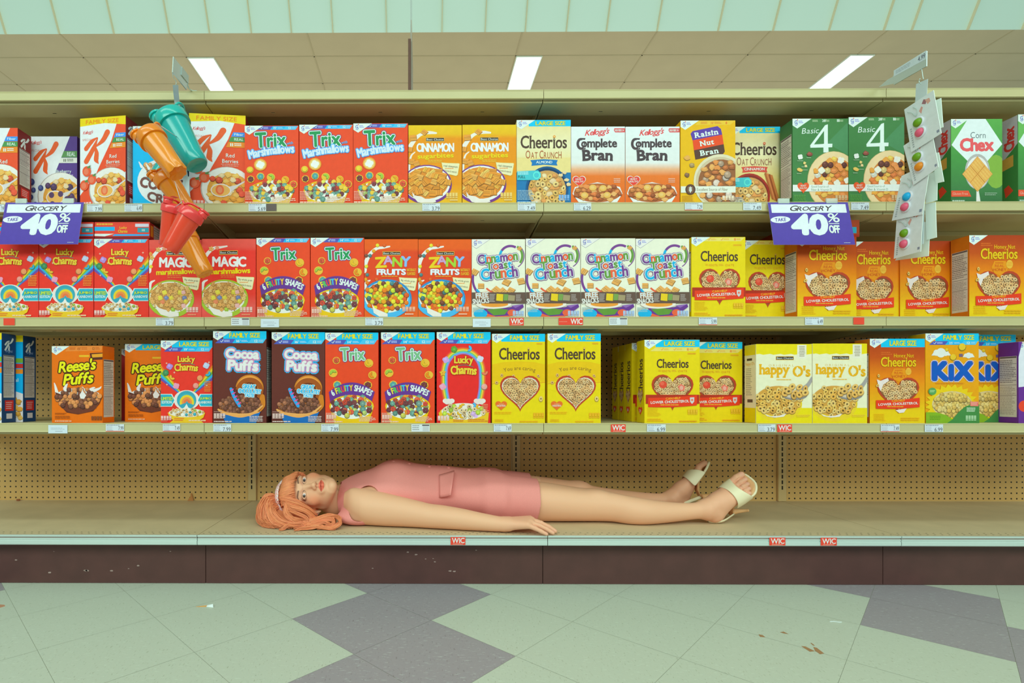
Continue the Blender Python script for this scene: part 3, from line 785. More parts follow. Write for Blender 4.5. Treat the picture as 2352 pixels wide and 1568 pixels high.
def d_oat(cin=False):              # cream box, serif title, ribbon and dark bowl
    a = Art(586, 893, (236, 226, 150)); a.grad(0, 0, 586, 893, [(0, (240, 228, 150)), (.3, (226, 228, 175)), (.7, (238, 220, 110)), (1, (236, 210, 90))])
    if not cin: a.poly([(0, 550), (586, 550), (586, 893), (0, 893)], (28, 112, 160)); a.poly([(0, 400), (586, 400), (586, 560), (0, 560)], (234, 222, 140))
    a.banner('LARGE SIZE', 68, 204, 528, 130); a.gm()
    a.text('Cheerios', 42, 165, 545, 303, CHE, .022, serif=.035, sth=.05, gap=.05)
    a.ell(408, 178, 15, 15, (215, 150, 60) if not cin else (225, 100, 70), 12); a.ell(408, 178, 6, 6, a.base, 8)
    a.text('OAT CRUNCH', 98, 325, 488, 412, (160, 88, 45) if not cin else (140, 95, 70), .004, serif=.03, sth=.03, sizes=[1.15, .9, .9, 1, 1.15, .9, .9, .9, .9, 1.0])
    rb = (25, 112, 168) if not cin else (200, 78, 60)
    a.poly([(148, 428), (296, 418), (445, 428), (432, 458), (442, 486), (296, 476), (160, 488), (166, 458)], rb)
    a.text('ALMOND' if not cin else 'CINNAMON', 210 if not cin else 180, 436, 386 if not cin else 410, 464, WH, .03)
    rim = (18, 80, 125) if not cin else (158, 48, 36)
    cx = 330 if not cin else 240
    a.ell(cx, 735, 232, 240, rim, 32); a.ell(cx, 735, 212, 220, (12, 55, 90) if not cin else (120, 40, 30), 32); a.ell(cx, 750, 205, 212, (190, 150, 80), 30)
    a.scatter(a.in_ell(cx, 755, 200, 205), (cx - 210, 545, cx + 210, 893), 33, [('ring', [(222, 185, 95), (205, 160, 75), (232, 200, 120)])] * 3 + [('flake', [(225, 205, 150), (200, 140, 70)])], 21)
    if cin:
        for q in range(4): a.stroke([(420 + q * 22, 500 + q * 8), (500 + q * 22, 760 + q * 10)], 24, [(170, 100, 50), (200, 130, 70), (150, 80, 40), (190, 120, 60)][q], 2)
        a.poly([(430, 640), (586, 600), (586, 893), (470, 893)], (150, 48, 38)) if False else None
    else:
        for x, y in ((520, 560), (540, 640), (480, 590), (560, 690)): a.piece('flake', x, y, 26, (226, 206, 150), random.Random(x))
    a.poly([(4, 548), (230, 538), (262, 570), (262, 610), (230, 642), (4, 642)], (64, 182, 186))
    a.ell(215, 590, 40, 40, (90, 215, 195), 14); a.ell(215, 590, 28, 28, (64, 182, 186), 12)
    a.text('FULL', 14, 594, 94, 622, (20, 75, 80), .03); a.lines(12, 552, 160, 590, 2, (170, 225, 220), .55, 3)
    a.lines(8, 750, 200, 860, 8, (150, 190, 200), .45, 7); a.icons(455, 800, 120, 60, (110, 165, 210)); a.lines(8, 872, 270, 890, 1, (190, 215, 210), .6, 9)
    return a
def d_bran():                      # white-to-orange box, dark title, bran bowl
    a = Art(585, 815, (206, 222, 212)); a.grad(0, 0, 585, 815, [(0, (206, 224, 214)), (.47, (206, 218, 205)), (.55, (226, 180, 130)), (.64, (240, 128, 42)), (1, (240, 112, 30))])
    a.text("Kellogg's", 146, 22, 420, 106, (206, 70, 70), .03, shear=.45, rot=5, gap=.02)
    a.poly([(470, 18), (585, 18), (585, 62), (478, 62), (464, 40)], (205, 85, 85)); a.text('HIGH FIBER', 476, 28, 550, 52, WH, .02); a.poly([(555, 28), (575, 40), (555, 52), (562, 40)], WH)
    a.ell(104, 182, 46, 62, (70, 60, 62), 20); a.ell(112, 182, 26, 38, (206, 222, 212), 16); a.poly([(120, 120), (160, 120), (160, 160), (120, 165)], (206, 222, 212)); a.poly([(100, 120), (156, 122), (152, 140), (104, 138)], (70, 60, 62)); a.poly([(88, 242), (158, 224), (156, 240), (110, 246)], (70, 60, 62))
    a.text('omplete', 108, 126, 500, 250, (70, 60, 62), .045, gap=.05, serif=.02, sth=.03)
    a.text('Bran', 116, 246, 460, 368, (70, 60, 62), .06, serif=.03, sth=.05, gap=.05, arch=6)
    a.heart(14, 522, 160, 644, WH); a.heart(20, 528, 154, 638, (222, 62, 48)); a.text('HEART', 48, 546, 126, 566, WH, .02); a.text('HEALTHY', 40, 572, 136, 592, WH, .02)
    a.lines(452, 550, 545, 602, 3, (245, 205, 170), .5, 3, True)
    a.poly([(15, 710), (40, 640), (285, 590), (530, 640), (557, 710), (500, 800), (285, 815), (80, 800)], (212, 222, 210)); a.ell(285, 702, 258, 100, (165, 95, 45), 28)
    a.scatter(a.in_ell(285, 694, 252, 98), (20, 590, 550, 800), 30, [('flake', [(185, 105, 50), (205, 130, 65), (150, 80, 40), (222, 170, 95)])], 31)
    for x, y in ((235, 650), (345, 655), (145, 730), (390, 728)): a.ell(x, y, 42, 34, (190, 140, 60), 14); a.ell(x, y - 4, 40, 31, (232, 190, 90), 14); a.ell(x - 4, y - 6, 22, 16, (240, 208, 120), 10)
    return a
def d_raisin():                    # yellow box, purple-red-brown slanted title block
    a = Art(595, 880, (248, 200, 10)); a.poly([(200, 0), (595, 0), (540, 46), (160, 46)], (250, 215, 60)); a.gm()
    a.text("38'", 325, 12, 362, 38, (226, 140, 40), .01); a.text('8', 490, 12, 505, 38, (226, 90, 40), .02); a.lines(220, 14, 310, 40, 2, (226, 150, 50), .5, 3); a.lines(370, 14, 450, 40, 2, (226, 150, 50), .5, 4)
    P = [(108, 140), (130, 112), (400, 60), (438, 90), (452, 150), (130, 210)]
    a.poly(P, (84, 60, 150)); a.poly([(130, 210), (452, 150), (468, 252), (144, 316)], (224, 78, 32)); a.poly([(144, 316), (468, 252), (480, 330), (462, 356), (160, 416)], (82, 56, 44))
    for t, b in (('Raisin', (146, 108, 412, 168)), ('Nut', (205, 208, 362, 264)), ('Bran', (206, 304, 414, 364))): a.text(t, *b, WH, .05, rot=9, serif=.06, sth=.1, gap=.09)
    for x, y, c in ((72, 395, (210, 160, 70)), (126, 472, (150, 130, 80)), (70, 575, (120, 90, 60))): a.piece('flake', x, y, 34, c, random.Random(x))
    a.ell(430, 650, 290, 292, (205, 205, 165), 34); a.ell(430, 655, 268, 268, (190, 180, 140), 32); a.ell(440, 660, 250, 246, (140, 90, 50), 30)
    a.scatter(a.in_ell(440, 655, 250, 246), (180, 400, 595, 880), 38, [('flake', [(200, 130, 60), (170, 100, 50), (222, 165, 85)])] * 3 + [('ball', [(196, 186, 165), (170, 150, 120)])], 41)
    a.rect(0, 700, 595, 768, (208, 220, 196)); a.ell(104, 734, 56, 56, (82, 56, 44), 24); a.ell(104, 734, 40, 40, (110, 80, 60), 20); a.stroke([(104, 765), (104, 705)], 8, WH, 2)
    for q in (-1, 1):
        for y in (718, 734, 748): a.ell(104 + q * 10, y, 9, 5, WH, 8, q * -.6)
    a.text('Excellent Source of Fiber', 175, 718, 510, 750, (120, 105, 70), .0); a.lines(14, 800, 150, 875, 5, (190, 150, 40), .4, 5); a.icons(452, 800, 130, 45, (225, 215, 180))
    return a
def d_basic():                     # green box, big white numeral
    G = (62, 120, 62); a = Art(530, 760, G); a.poly([(530, 30), (530, 330), (330, 220)], (70, 130, 80)); a.gm(.9)
    for x in (190, 290, 430): a.lines(x, 12, x + 70, 32, 2, (170, 195, 150), .5, x)
    a.text("28'", 282, 6, 322, 30, WH, .0); a.text('11', 424, 6, 445, 30, WH, .01)
    a.text('Basic', 86, 84, 252, 134, WH, -.004, shear=.2, rot=2)
    a.poly([(335, 52), (310, 60), (168, 240), (170, 262), (378, 258), (380, 226), (336, 226), (336, 52)], WH); a.poly([(300, 110), (300, 228), (204, 232)], G); a.poly([(294, 226), (340, 226), (344, 305), (294, 305)], WH)
    a.ell(392, 562, 252, 268, (190, 170, 110), 32); a.ell(392, 560, 246, 262, (226, 206, 150), 32); a.ell(410, 570, 205, 215, (190, 120, 50), 28)
    a.scatter(a.in_ell(405, 560, 205, 205), (190, 330, 530, 760), 30, [('flake', [(228, 160, 60), (236, 190, 80), (200, 110, 50), (222, 140, 70)])] * 4 + [('puff', [(215, 220, 195)]), ('ball', [(215, 195, 120), (90, 50, 40)])], 51)
    for k, (x, y, c) in enumerate(((72, 345, (212, 222, 205)), (160, 318, (130, 70, 55)), (112, 400, (210, 190, 110)), (125, 428, (215, 195, 130)), (66, 460, (225, 190, 90)))): a.piece('puff' if k == 0 else 'flake', x, y, (24, 26, 15, 15, 26)[k], c, random.Random(k)); a.lines(x - 28, y + 32, x + 30, y + 44, 1, (150, 180, 140), .5, k)
    a.rect(0, 596, 530, 656, (208, 220, 205)); a.text('Good Source of', 175, 602, 342, 622, (90, 130, 90), .0); a.text('Fiber & Vitamin D', 175, 630, 372, 650, (90, 130, 90), .0)
    a.heart(44, 576, 156, 676, (232, 92, 40)); a.text('HEART', 74, 596, 128, 612, WH, .01); a.text('HEALTHY', 66, 618, 136, 634, WH, .01)
    a.lines(12, 690, 140, 755, 5, (95, 165, 70), .4, 5); a.icons(405, 690, 120, 45, (190, 160, 110))
    return a
def d_chex():                      # green box, white diamond, golden woven square
    a = Art(490, 755, (72, 146, 66)); a.grad(0, 0, 490, 755, [(0, (84, 160, 70)), (.45, (66, 140, 62)), (.8, (60, 120, 62)), (1, (48, 100, 56))])
    a.poly([(0, 0), (200, 0), (110, 130), (0, 240)], (96, 170, 80)); a.ell(430, 470, 100, 150, (120, 165, 60), 16); a.gm(.85)
    a.poly([(160, 0), (330, 0), (490, 225), (260, 470), (5, 232)], (206, 224, 214))
    a.text('Corn', 186, 116, 330, 172, (92, 110, 108), .0); a.text('Chex', 82, 168, 412, 292, (222, 92, 92), .065, gap=.03, jit=.03)
    a.stroke([(250, 600), (258, 700), (262, 755)], [14, 34, 44], (208, 216, 200)); a.ell(252, 470, 120, 158, (165, 170, 160), 26); a.ell(252, 478, 106, 142, (212, 218, 205), 24)
    rr = random.Random(1)
    c = np.array((252, 492.)); u = np.array((146., 0)); v = np.array((0, 160.))
    a.poly([c - u * 1.0, c - v, c + u, c + v], (196, 140, 60))
    for i in range(2):
        for j in range(2):
            o = c + u * ((i - .5) + (j - .5)) * 1.0 * .5 * 2 * .5 * 1 + v * ((j - .5) - (i - .5)) * .5
            a.poly([o - u * .46, o - v * .46, o + u * .46, o + v * .46], (232, 190, 96))
            for q in (-.3, -.1, .1, .3):
                d1 = (u + v) * .23; e1 = (u - v) * q * .6
                a.stroke([tuple(o + e1 - d1), tuple(o + e1 + d1)], 5, (205, 150, 66), 2); d2 = (u - v) * .23; e2 = (u + v) * q * .6
                a.stroke([tuple(o + e2 - d2), tuple(o + e2 + d2)], 4, (214, 162, 76), 2)
    a.poly([(0, 640), (165, 640), (192, 694), (0, 694)], (236, 90, 56)); a.text('Gluten Free', 14, 656, 158, 678, (245, 190, 160), .01)
    a.lines(10, 724, 130, 744, 1, (160, 190, 160), .6, 2); a.lines(320, 660, 440, 690, 2, (150, 180, 150), .4, 2)
    return a
RB = [(215, 60, 40), (240, 140, 30), (240, 215, 40), (110, 170, 60), (40, 165, 205), (95, 75, 150)]
def charms_title(a, x0, y0, x1, y1):
    h = y1 - y0; w = x1 - x0; Y = (245, 222, 60)
    a.text('Lucky', x0 + w * .13, y0, x0 + w * .87, y0 + h * .5, Y, .05, outline=[(5, (170, 40, 25))], jit=.05, serif=.03, sth=.06, gap=.05)
    a.stroke([(x0 + w * .3, y0 + h * .5), (x0 + w * .55, y0 + h * .46), (x0 + w * .85, y0 + h * .55)], 6, (60, 130, 110))
    a.text('Charms', x0, y0 + h * .52, x1, y0 + h * 1.0, Y, .05, outline=[(5, (170, 40, 25))], jit=.05, arch=12, serif=.03, sth=.06, gap=.05)
def d_charms(large=False):         # red box with rainbow beams
    w, h = (566, 888) if large else (588, 845); dy = 85 if large else 0
    RED = (216, 52, 36); a = Art(w, h, RED)
    c = np.array((285., 575 + dy * .75))
    for sgn in (-1, 1):
        for q, col in enumerate(RB):
            e0 = np.array((w / 2 + sgn * w * .52, 130 + dy + q * 34.)); e1 = e0 + (0, 36)
            if sgn: a.poly([tuple(c), tuple(e0), tuple(e1)], col)
    if large: a.banner('LARGE SIZE', 74, 200, 530, 120); a.strip(74, 118, 90, w - 6, ("19'", '12'))
    else: a.strip(5, 42, 195, 576, ("19'", '12'))
    a.gm()
    charms_title(a, 148, 106 + dy * .7, 412, 288 + dy * .6)
    rr = random.Random(2)
    for x, y, k, cc in ((98, 225, 'puff', (160, 130, 190)), (500, 215, 'puff', (170, 190, 205)), (55, 290, 'flower', (60, 130, 80)), (130, 340, 'bean', (235, 190, 60)), (515, 300, 'bean', (50, 165, 190)), (430, 350, 'ball', (225, 150, 90)), (170, 435, 'puff', (225, 150, 170)), (385, 432, 'ball', (232, 150, 130))): a.piece(k, x, y + dy * .65, 34, cc, rr)
    for x, y in ((65, 160), (530, 150), (150, 260), (70, 390), (505, 400)): a.poly([(x - 14, y + dy), (x - 3, y - 3 + dy), (x, y - 14 + dy), (x + 3, y - 3 + dy), (x + 14, y + dy), (x + 3, y + 3 + dy), (x, y + 14 + dy), (x - 3, y + 3 + dy)], (240, 225, 190))
    ly = 596 + dy * .55
    a.ell(c[0], ly, 142, 108, (222, 218, 200), 26)
    for x0, x1 in ((-5, 158), (402, w + 6)): a.poly([(x0, ly - 66), (x1 - 34 if x0 < 0 else x1, ly - 66), (x1 if x0 < 0 else x1, ly - 0), (x1 - 34 if x0 < 0 else x1, ly + 70), (x0 if x0 < 0 else x0 + 30, ly + 70), (x0, ly + 2), (x0 if x0 < 0 else x0 + 30, ly - 66)], WH)
    for x0, x1 in ((-5, 150), (410, w + 6)): a.poly([(x0, ly - 60), (x1 - 34 if x0 < 0 else x1, ly - 60), (x1, ly + 2), (x1 - 34 if x0 < 0 else x1, ly + 64), (x0 if x0 < 0 else x0 + 30, ly + 64), (x0, ly + 2), (x0 if x0 < 0 else x0 + 30, ly - 60)], (40, 165, 180))
    a.text('LIMITED', 6, ly - 34, 134, ly + 2, (190, 220, 60), .04, outline=[(3, (20, 110, 110))]); a.text('EDITION', 12, ly + 8, 122, ly + 38, WH, .03)
    a.text('JUMBO', 432, ly - 32, w - 12, ly + 2, (190, 220, 60), .04, outline=[(3, (20, 110, 110))]); a.text('RAINBOWS!', 424, ly + 10, w - 8, ly + 38, WH, .03)
    a.lines(480, ly - 205, w - 8, ly - 85, 7, (240, 160, 60), .5, 6)
    a.ell(c[0], ly, 106, 100, (52, 152, 165), 26)
    for q, col in ((92, (60, 165, 160)), (78, (240, 215, 40)), (56, (232, 150, 70)), (34, (216, 110, 60))): a.arc(c[0] + 4, ly + 24, q, q * 1.02, 24, 160, 380, col, 18)
    a.poly([(230, ly + 100), (265, ly + 75), (285, ly + 40), (305, ly + 80), (350, ly + 100)], (222, 224, 205))
    by = ly + 150
    a.poly([(78, by - 15), (490, by - 15), (470, by + 40), (430, by + 65), (470, h), (100, h), (140, by + 65), (100, by + 40)], (242, 208, 40)); a.ell(285, by - 14, 195, 48, (212, 214, 190), 26)
    a.scatter(a.in_ell(285, by - 20, 188, 42), (90, by - 70, 480, by + 30), 17, [('ring', [(214, 190, 130), (200, 170, 110)])] * 3 + [('puff', [(212, 222, 205)]), ('ball', [(50, 150, 160), (150, 180, 60), (230, 130, 70)])], 8)
    a.icons(6, by + 20, 120, 45, (240, 205, 190)); a.lines(8, by + 70, 90, h - 8, 2, (235, 140, 110), .4, 5); a.lines(310, h - 32, w - 10, h - 12, 1, (250, 225, 170), .7, 3); a.lines(150, h - 52, 260, h - 14, 2, (230, 130, 50), .5, 2)
    return a
def d_charms_fam():                # red box with a rainbow arch
    a = Art(590, 985, (214, 40, 34)); a.banner('FAMILY SIZE', 80, 182, 515, 120); a.strip(80, 124, 80, 585, ("19'", '12')); a.gm()
    cols = [(226, 70, 50), (240, 150, 40), (240, 220, 70), (120, 185, 90), (70, 170, 215), (150, 120, 180)]
    for q, col in enumerate(cols):
        r = 250 - q * 13
        a.arc(290, 430, r, r + 20, 14, 180, 360, col, 30)
        for sgn in (-1, 1):
            x = 290 + sgn * (r - 7)
            a.stroke([(x, 425), (x - sgn * 2, 600), (x - sgn * 26, 735)], 14, col, 4)
    for x in (130, 470):
        for q in range(5): a.ell(x + q * 18 - 36, 745 + (q % 2) * 12, 30, 26, (222, 216, 200), 12)
    rr = random.Random(5)
    for x, y, k, c in ((190, 185, 'flower', (90, 150, 50)), (350, 180, 'bean', (60, 175, 215)), (100, 300, 'puff', (180, 150, 200)), (475, 290, 'puff', (190, 200, 210)), (65, 440, 'star', (235, 180, 50)), (525, 435, 'bean', (235, 130, 90)), (65, 590, 'puff', (230, 160, 180)), (520, 590, 'ball', (235, 170, 150))): a.piece(k, x, y, 36, c, rr)
    charms_title(a, 150, 258, 440, 470)
    a.poly([(20, 870), (570, 870), (560, 985), (40, 985)], (244, 208, 40)); a.ell(292, 868, 262, 72, (244, 208, 40), 26); a.ell(292, 858, 240, 90, (214, 216, 195), 28)
    a.scatter(a.in_ell(292, 858, 232, 88), (50, 760, 540, 960), 27, [('ring', [(216, 200, 150), (205, 180, 125)])] * 4 + [('puff', [(220, 170, 190), (190, 160, 200)]), ('bean', [(240, 195, 40), (70, 170, 210)]), ('flower', [(160, 190, 60)])], 18)
    a.icons(12, 905, 130, 50, (240, 215, 200)); a.lines(490, 780, 580, 880, 6, (240, 170, 120), .45, 3); a.lines(340, 940, 580, 975, 2, (200, 120, 40), .5, 4); a.lines(180, 945, 310, 975, 2, (200, 120, 40), .5, 5)
    return a
def splash(a, col=(222, 226, 210)):
    a.stroke([(0, 340), (14, 250), (60, 160), (130, 100), (200, 90), (270, 78)], [46, 44, 38, 32, 24, 16], col)
    a.stroke([(0, 560), (16, 470), (60, 440)], [40, 30, 12], col)
def d_magic():                     # coral-red box, lime bowl of stars
    a = Art(580, 845, (226, 62, 46)); a.grad(0, 0, 580, 845, [(0, (232, 92, 76)), (.1, (230, 85, 70)), (.16, (220, 50, 36)), (.7, (222, 55, 40)), (.85, (230, 92, 78)), (1, (230, 85, 70))])
    splash(a); rr = random.Random(6)
    for x, y in ((100, 105), (30, 190)): a.piece('star', x, y, 30, (210, 165, 85), rr)
    for x, y, c in ((165, 95, (235, 150, 110)), (20, 290, (235, 215, 60)), (15, 150, (230, 150, 60))): a.piece('puff', x, y, 20, c, rr)
    a.best(193, 130, 383, 164)
    a.text('MAGIC', 110, 188, 480, 302, (216, 228, 216), .055, jit=.05, gap=.05); a.text('marshmallows', 78, 315, 522, 376, (228, 214, 20), .055, rot=2, gap=.05)
    a.lines(190, 384, 370, 424, 2, (235, 130, 60), .5, 5, True)
    tag_note(a, 368, 396, '19g whole grain', '12 vitamins & minerals')
    a.ell(242, 640, 258, 206, (150, 180, 44), 32); a.ell(238, 625, 232, 172, (212, 218, 196), 30); a.ell(240, 615, 222, 150, (185, 140, 70), 26)
    a.scatter(a.in_ell(240, 612, 225, 152), (0, 450, 480, 790), 26, [('star', [(216, 172, 92), (200, 152, 78), (226, 190, 115)])] * 6 + [('puff', [(235, 140, 90), (150, 185, 60), (225, 215, 70), (225, 175, 160), (110, 125, 160)])], 14)
    a.poly([(70, 700), (120, 745), (180, 760), (230, 790), (330, 790), (330, 830), (230, 840), (130, 810), (90, 760)], (222, 224, 205))
    a.icons(412, 730, 140, 55, (240, 200, 180)); a.lines(430, 806, 550, 826, 1, (240, 170, 120), .6, 3)
    return a
def d_zany():                      # orange box, multicoloured title, blue bowl of balls
    a = Art(575, 840, (212, 74, 26)); a.grad(0, 0, 575, 840, [(0, (244, 104, 24)), (.12, (236, 98, 24)), (.16, (206, 66, 24)), (.7, (206, 66, 24)), (.85, (240, 104, 30)), (1, (244, 108, 30))])
    splash(a); rr = random.Random(7)
    ZC = [(206, 90, 30), (235, 165, 30), (225, 215, 50), (180, 200, 50), (70, 120, 115), (235, 130, 30), (120, 70, 50)]
    for x, y in ((140, 65), (100, 125), (20, 175), (60, 175), (20, 290), (30, 380), (12, 430), (130, 430), (215, 65), (30, 465)): a.piece('ball', x, y, 21, ZC[(x + y) % 7], rr)
    a.best(198, 136, 386, 168)
    for ch, b, c in (('Z', (110, 188, 240, 308), (236, 210, 30)), ('A', (200, 176, 310, 272), (185, 150, 185)), ('N', (298, 192, 410, 300), (150, 195, 50)), ('Y', (390, 182, 500, 298), (130, 180, 225))): a.text(ch, *b, c, .06, rot=-3 if ch in 'NY' else 3)
    a.text('FRUITS', 130, 318, 448, 386, (216, 230, 226), .075, gap=.04); a.text('NATURALLY', 456, 314, 556, 346, (232, 185, 40), .03, gap=.04); a.text('FLAVORED', 460, 354, 550, 388, (232, 185, 40), .03, gap=.04)
    a.lines(185, 394, 385, 410, 1, (236, 170, 40), .6, 5)
    tag_note(a, 370, 404, '8g whole grain', '12 vitamins & minerals')
    a.ell(240, 640, 270, 210, (44, 130, 180), 32); a.ell(236, 650, 258, 200, (66, 170, 212), 32); a.ell(238, 622, 235, 168, (212, 218, 200), 30); a.ell(240, 612, 228, 152, (150, 90, 40), 26)
    a.scatter(a.in_ell(238, 612, 235, 165), (0, 440, 490, 800), 27, [('ball', ZC)], 24, 1, 1.0)
    a.poly([(80, 690), (110, 740), (180, 770), (250, 800), (250, 832), (160, 830), (100, 790)], (222, 224, 205))
    a.icons(408, 725, 145, 50, (245, 190, 150)); a.lines(436, 796, 556, 818, 1, (245, 200, 160), .7, 3)
    return a
def d_toast():                     # cream box, multicoloured three-line title
    CR = (216, 224, 194); a = Art(585, 840, CR); a.gm(1, (222, 228, 212), (140, 140, 150))
    P, B, O, G = (112, 62, 130), (20, 165, 205), (226, 100, 60), (95, 145, 60)
    a.arc(425, 190, 130, 130, 26, 205, 300, P, 16); a.arc(425, 190, 130, 130, 26, 185, 215, B, 8); a.arc(440, 180, 128, 128, 26, 300, 400, G, 16); a.arc(440, 180, 140, 140, 10, 310, 420, P, 16)
    a.arc(260, 430, 262, 240, 26, 120, 205, P, 22); a.arc(260, 430, 250, 228, 24, 110, 150, B, 10); a.arc(300, 470, 170, 120, 20, 100, 150, O, 10)
    rr = random.Random(8)
    for x, y, r in ((525, 100, 24), (30, 350, 40), (100, 500, 36), (380, 460, 44), (540, 450, 42), (270, 545, 46), (340, 560, 46), (430, 550, 40)): a.piece('square', x, y, r, (226, 170, 84), rr)
    rows = (('Cinnamon', (62, 145, 505, 250), [P, B, O, G, B, P, O, G], 6), ('Toast', (152, 235, 440, 325), [G, O, P, G, B], 6), ('Crunch', (95, 300, 505, 425), [B, P, G, O, B, P], 6))
    for wd, oc in ((14, P), (8, WH)):
        for t, b, cs, r in rows: a.text(t, *b, oc, .045, rot=r, gap=.06, outline=[(wd, oc)])
    for t, b, cs, r in rows: a.text(t, *b, P, .045, rot=r, gap=.06, cols=cs)
    a.ell(240, 700, 195, 50, (222, 222, 200), 24); a.ell(250, 700, 150, 30, (222, 150, 50), 20)
    a.rect(0, 572, 585, 692, (94, 76, 62)); a.text('FREE', 42, 575, 180, 632, (190, 210, 205), .05, rot=5, outline=[(4, (190, 130, 70))]); a.text('SNACKS', 6, 636, 190, 692, (206, 212, 196), .05, rot=4)
    a.lines(194, 590, 258, 680, 6, (170, 165, 150), .5, 2); a.poly([(272, 586), (345, 592), (340, 668), (266, 660)], (226, 200, 30)); a.poly([(350, 590), (400, 594), (392, 660), (345, 660)], (110, 150, 70)); a.poly([(400, 600), (475, 606), (468, 665), (395, 660)], (150, 140, 100)); a.lines(484, 595, 552, 670, 7, (165, 158, 145), .5, 3)
    a.poly([(130, 745), (250, 750), (400, 735), (560, 700), (570, 730), (470, 800), (380, 840), (180, 840)], PUR); a.poly([(160, 755), (300, 745), (400, 760), (360, 810), (240, 820)], (90, 140, 50)); a.ell(440, 790, 50, 35, O, 14); a.ell(95, 800, 76, 45, B, 18); a.poly([(170, 800), (260, 830), (420, 820), (420, 840), (160, 840)], O); a.poly([(430, 715), (560, 700), (480, 740)], (130, 95, 160))
    a.icons(450, 770, 125, 55, (150, 180, 205)); a.lines(10, 735, 130, 790, 4, (150, 185, 180), .45, 6)
    return a
YEL = (232, 214, 0)
def d_oh(large=False):             # yellow box, dark title, heart bowl, red ribbon
    w, h = (598, 895) if large else (582, 850); a = Art(w, h, YEL); dy = 62 if large else 0
    if large: a.banner('LARGE SIZE', 78, 212, 548, 120)
    y0 = 82 if large else 4
    a.poly([(120, y0), (w - 5, y0), (w - 50, y0 + 40), (60, y0 + 40)], (236, 226, 110))
    for x in (180, 318): a.stroke([(x, y0 + 20), (x + 8, y0 + 30), (x + 24, y0 + 8)], 5, (226, 120, 40), 2); a.lines(x + 30, y0 + 12, x + 95, y0 + 32, 2, (232, 170, 60), .5, x)
    a.text('11', 460, y0 + 8, 480, y0 + 34, (226, 120, 40), .02); a.lines(488, y0 + 12, 535, y0 + 32, 2, (232, 170, 60), .5, 9)
    a.gm()
    a.lines(w - 130, 78 + dy, w - 14, 96 + dy, 1, (232, 175, 30), .9, 3)
    if large: cheer(a, 132, 205, 478, 302)
    else: cheer(a, 98, 146, 502, 258)
    Y = 322 if large else 285
    a.text('100%', 190, Y, 285, Y + 24, (222, 165, 30), .015); a.text('OATS', 365, Y, 460, Y + 24, (222, 165, 30), .015); a.lines(150, Y, 185, Y + 24, 2, (222, 165, 30), .4, 4); a.lines(297, Y, 352, Y + 24, 2, (222, 175, 40), .45, 4)
    if large: heart_bowl(a, 76, 372, 530, 762, 61); red_label(a, '', 38, 590, 566, 722)
    else: heart_bowl(a, 80, 335, 526, 722, 62); red_label(a, '', 32, 535, 562, 668)
    a.lines(30, h - 165, 180, h - 70, 7, (222, 190, 20), .45, 3); a.lines(30, h - 48, 220, h - 14, 2, (215, 165, 20), .5, 4); a.icons(w - 130, h - 150, 110, 55, (222, 180, 40)); a.lines(w - 225, h - 28, w - 20, h - 10, 1, (205, 150, 20), .7, 6)
    return a
def d_caring():                    # yellow family box with heart bowl and small orange heart
    a = Art(578, 960, YEL); a.banner('FAMILY SIZE', 84, 196, 516, 100); a.gm()
    a.poly([(0, 330), (120, 305), (290, 296), (460, 305), (578, 330), (578, 530), (0, 530)], (238, 200, 6)); a.ell(289, 560, 330, 70, YEL, 24)
    a.stroke([(0, 540), (60, 525), (120, 540)], 8, (205, 150, 20)); a.stroke([(460, 510), (520, 525), (578, 522)], 8, (205, 150, 20))
    cheer(a, 76, 150, 520, 278)
    a.lines(485, 100, 570, 116, 1, (232, 175, 30), .9, 3)
    a.text('You are caring', 126, 372, 474, 424, (120, 90, 30), .0, arch=24, serif=.02, sth=.03)
    rr = random.Random(3)
    for x, y in ((106, 445), (232, 455), (505, 452), (50, 525)): a.piece('ring', x, y, 20, (205, 165, 90), rr)
    heart_bowl(a, 86, 450, 526, 838, 63, False, 20, True)
    a.piece('ring', 532, 698, 30, (228, 200, 110), rr); a.heart(36, 724, 162, 826, (236, 116, 40)); a.text('CHOLESTEROL', 50, 764, 148, 782, WH, .02); a.text('Lowers', 74, 744, 128, 760, (245, 215, 150), .01)
    a.lines(24, 840, 240, 870, 2, (222, 170, 20), .4, 5); a.icons(450, 850, 120, 55, (226, 175, 30)); a.lines(30, 920, 150, 950, 2, (210, 165, 20), .5, 3); a.lines(300, 936, 560, 956, 1, (210, 165, 20), .6, 3)
    return a
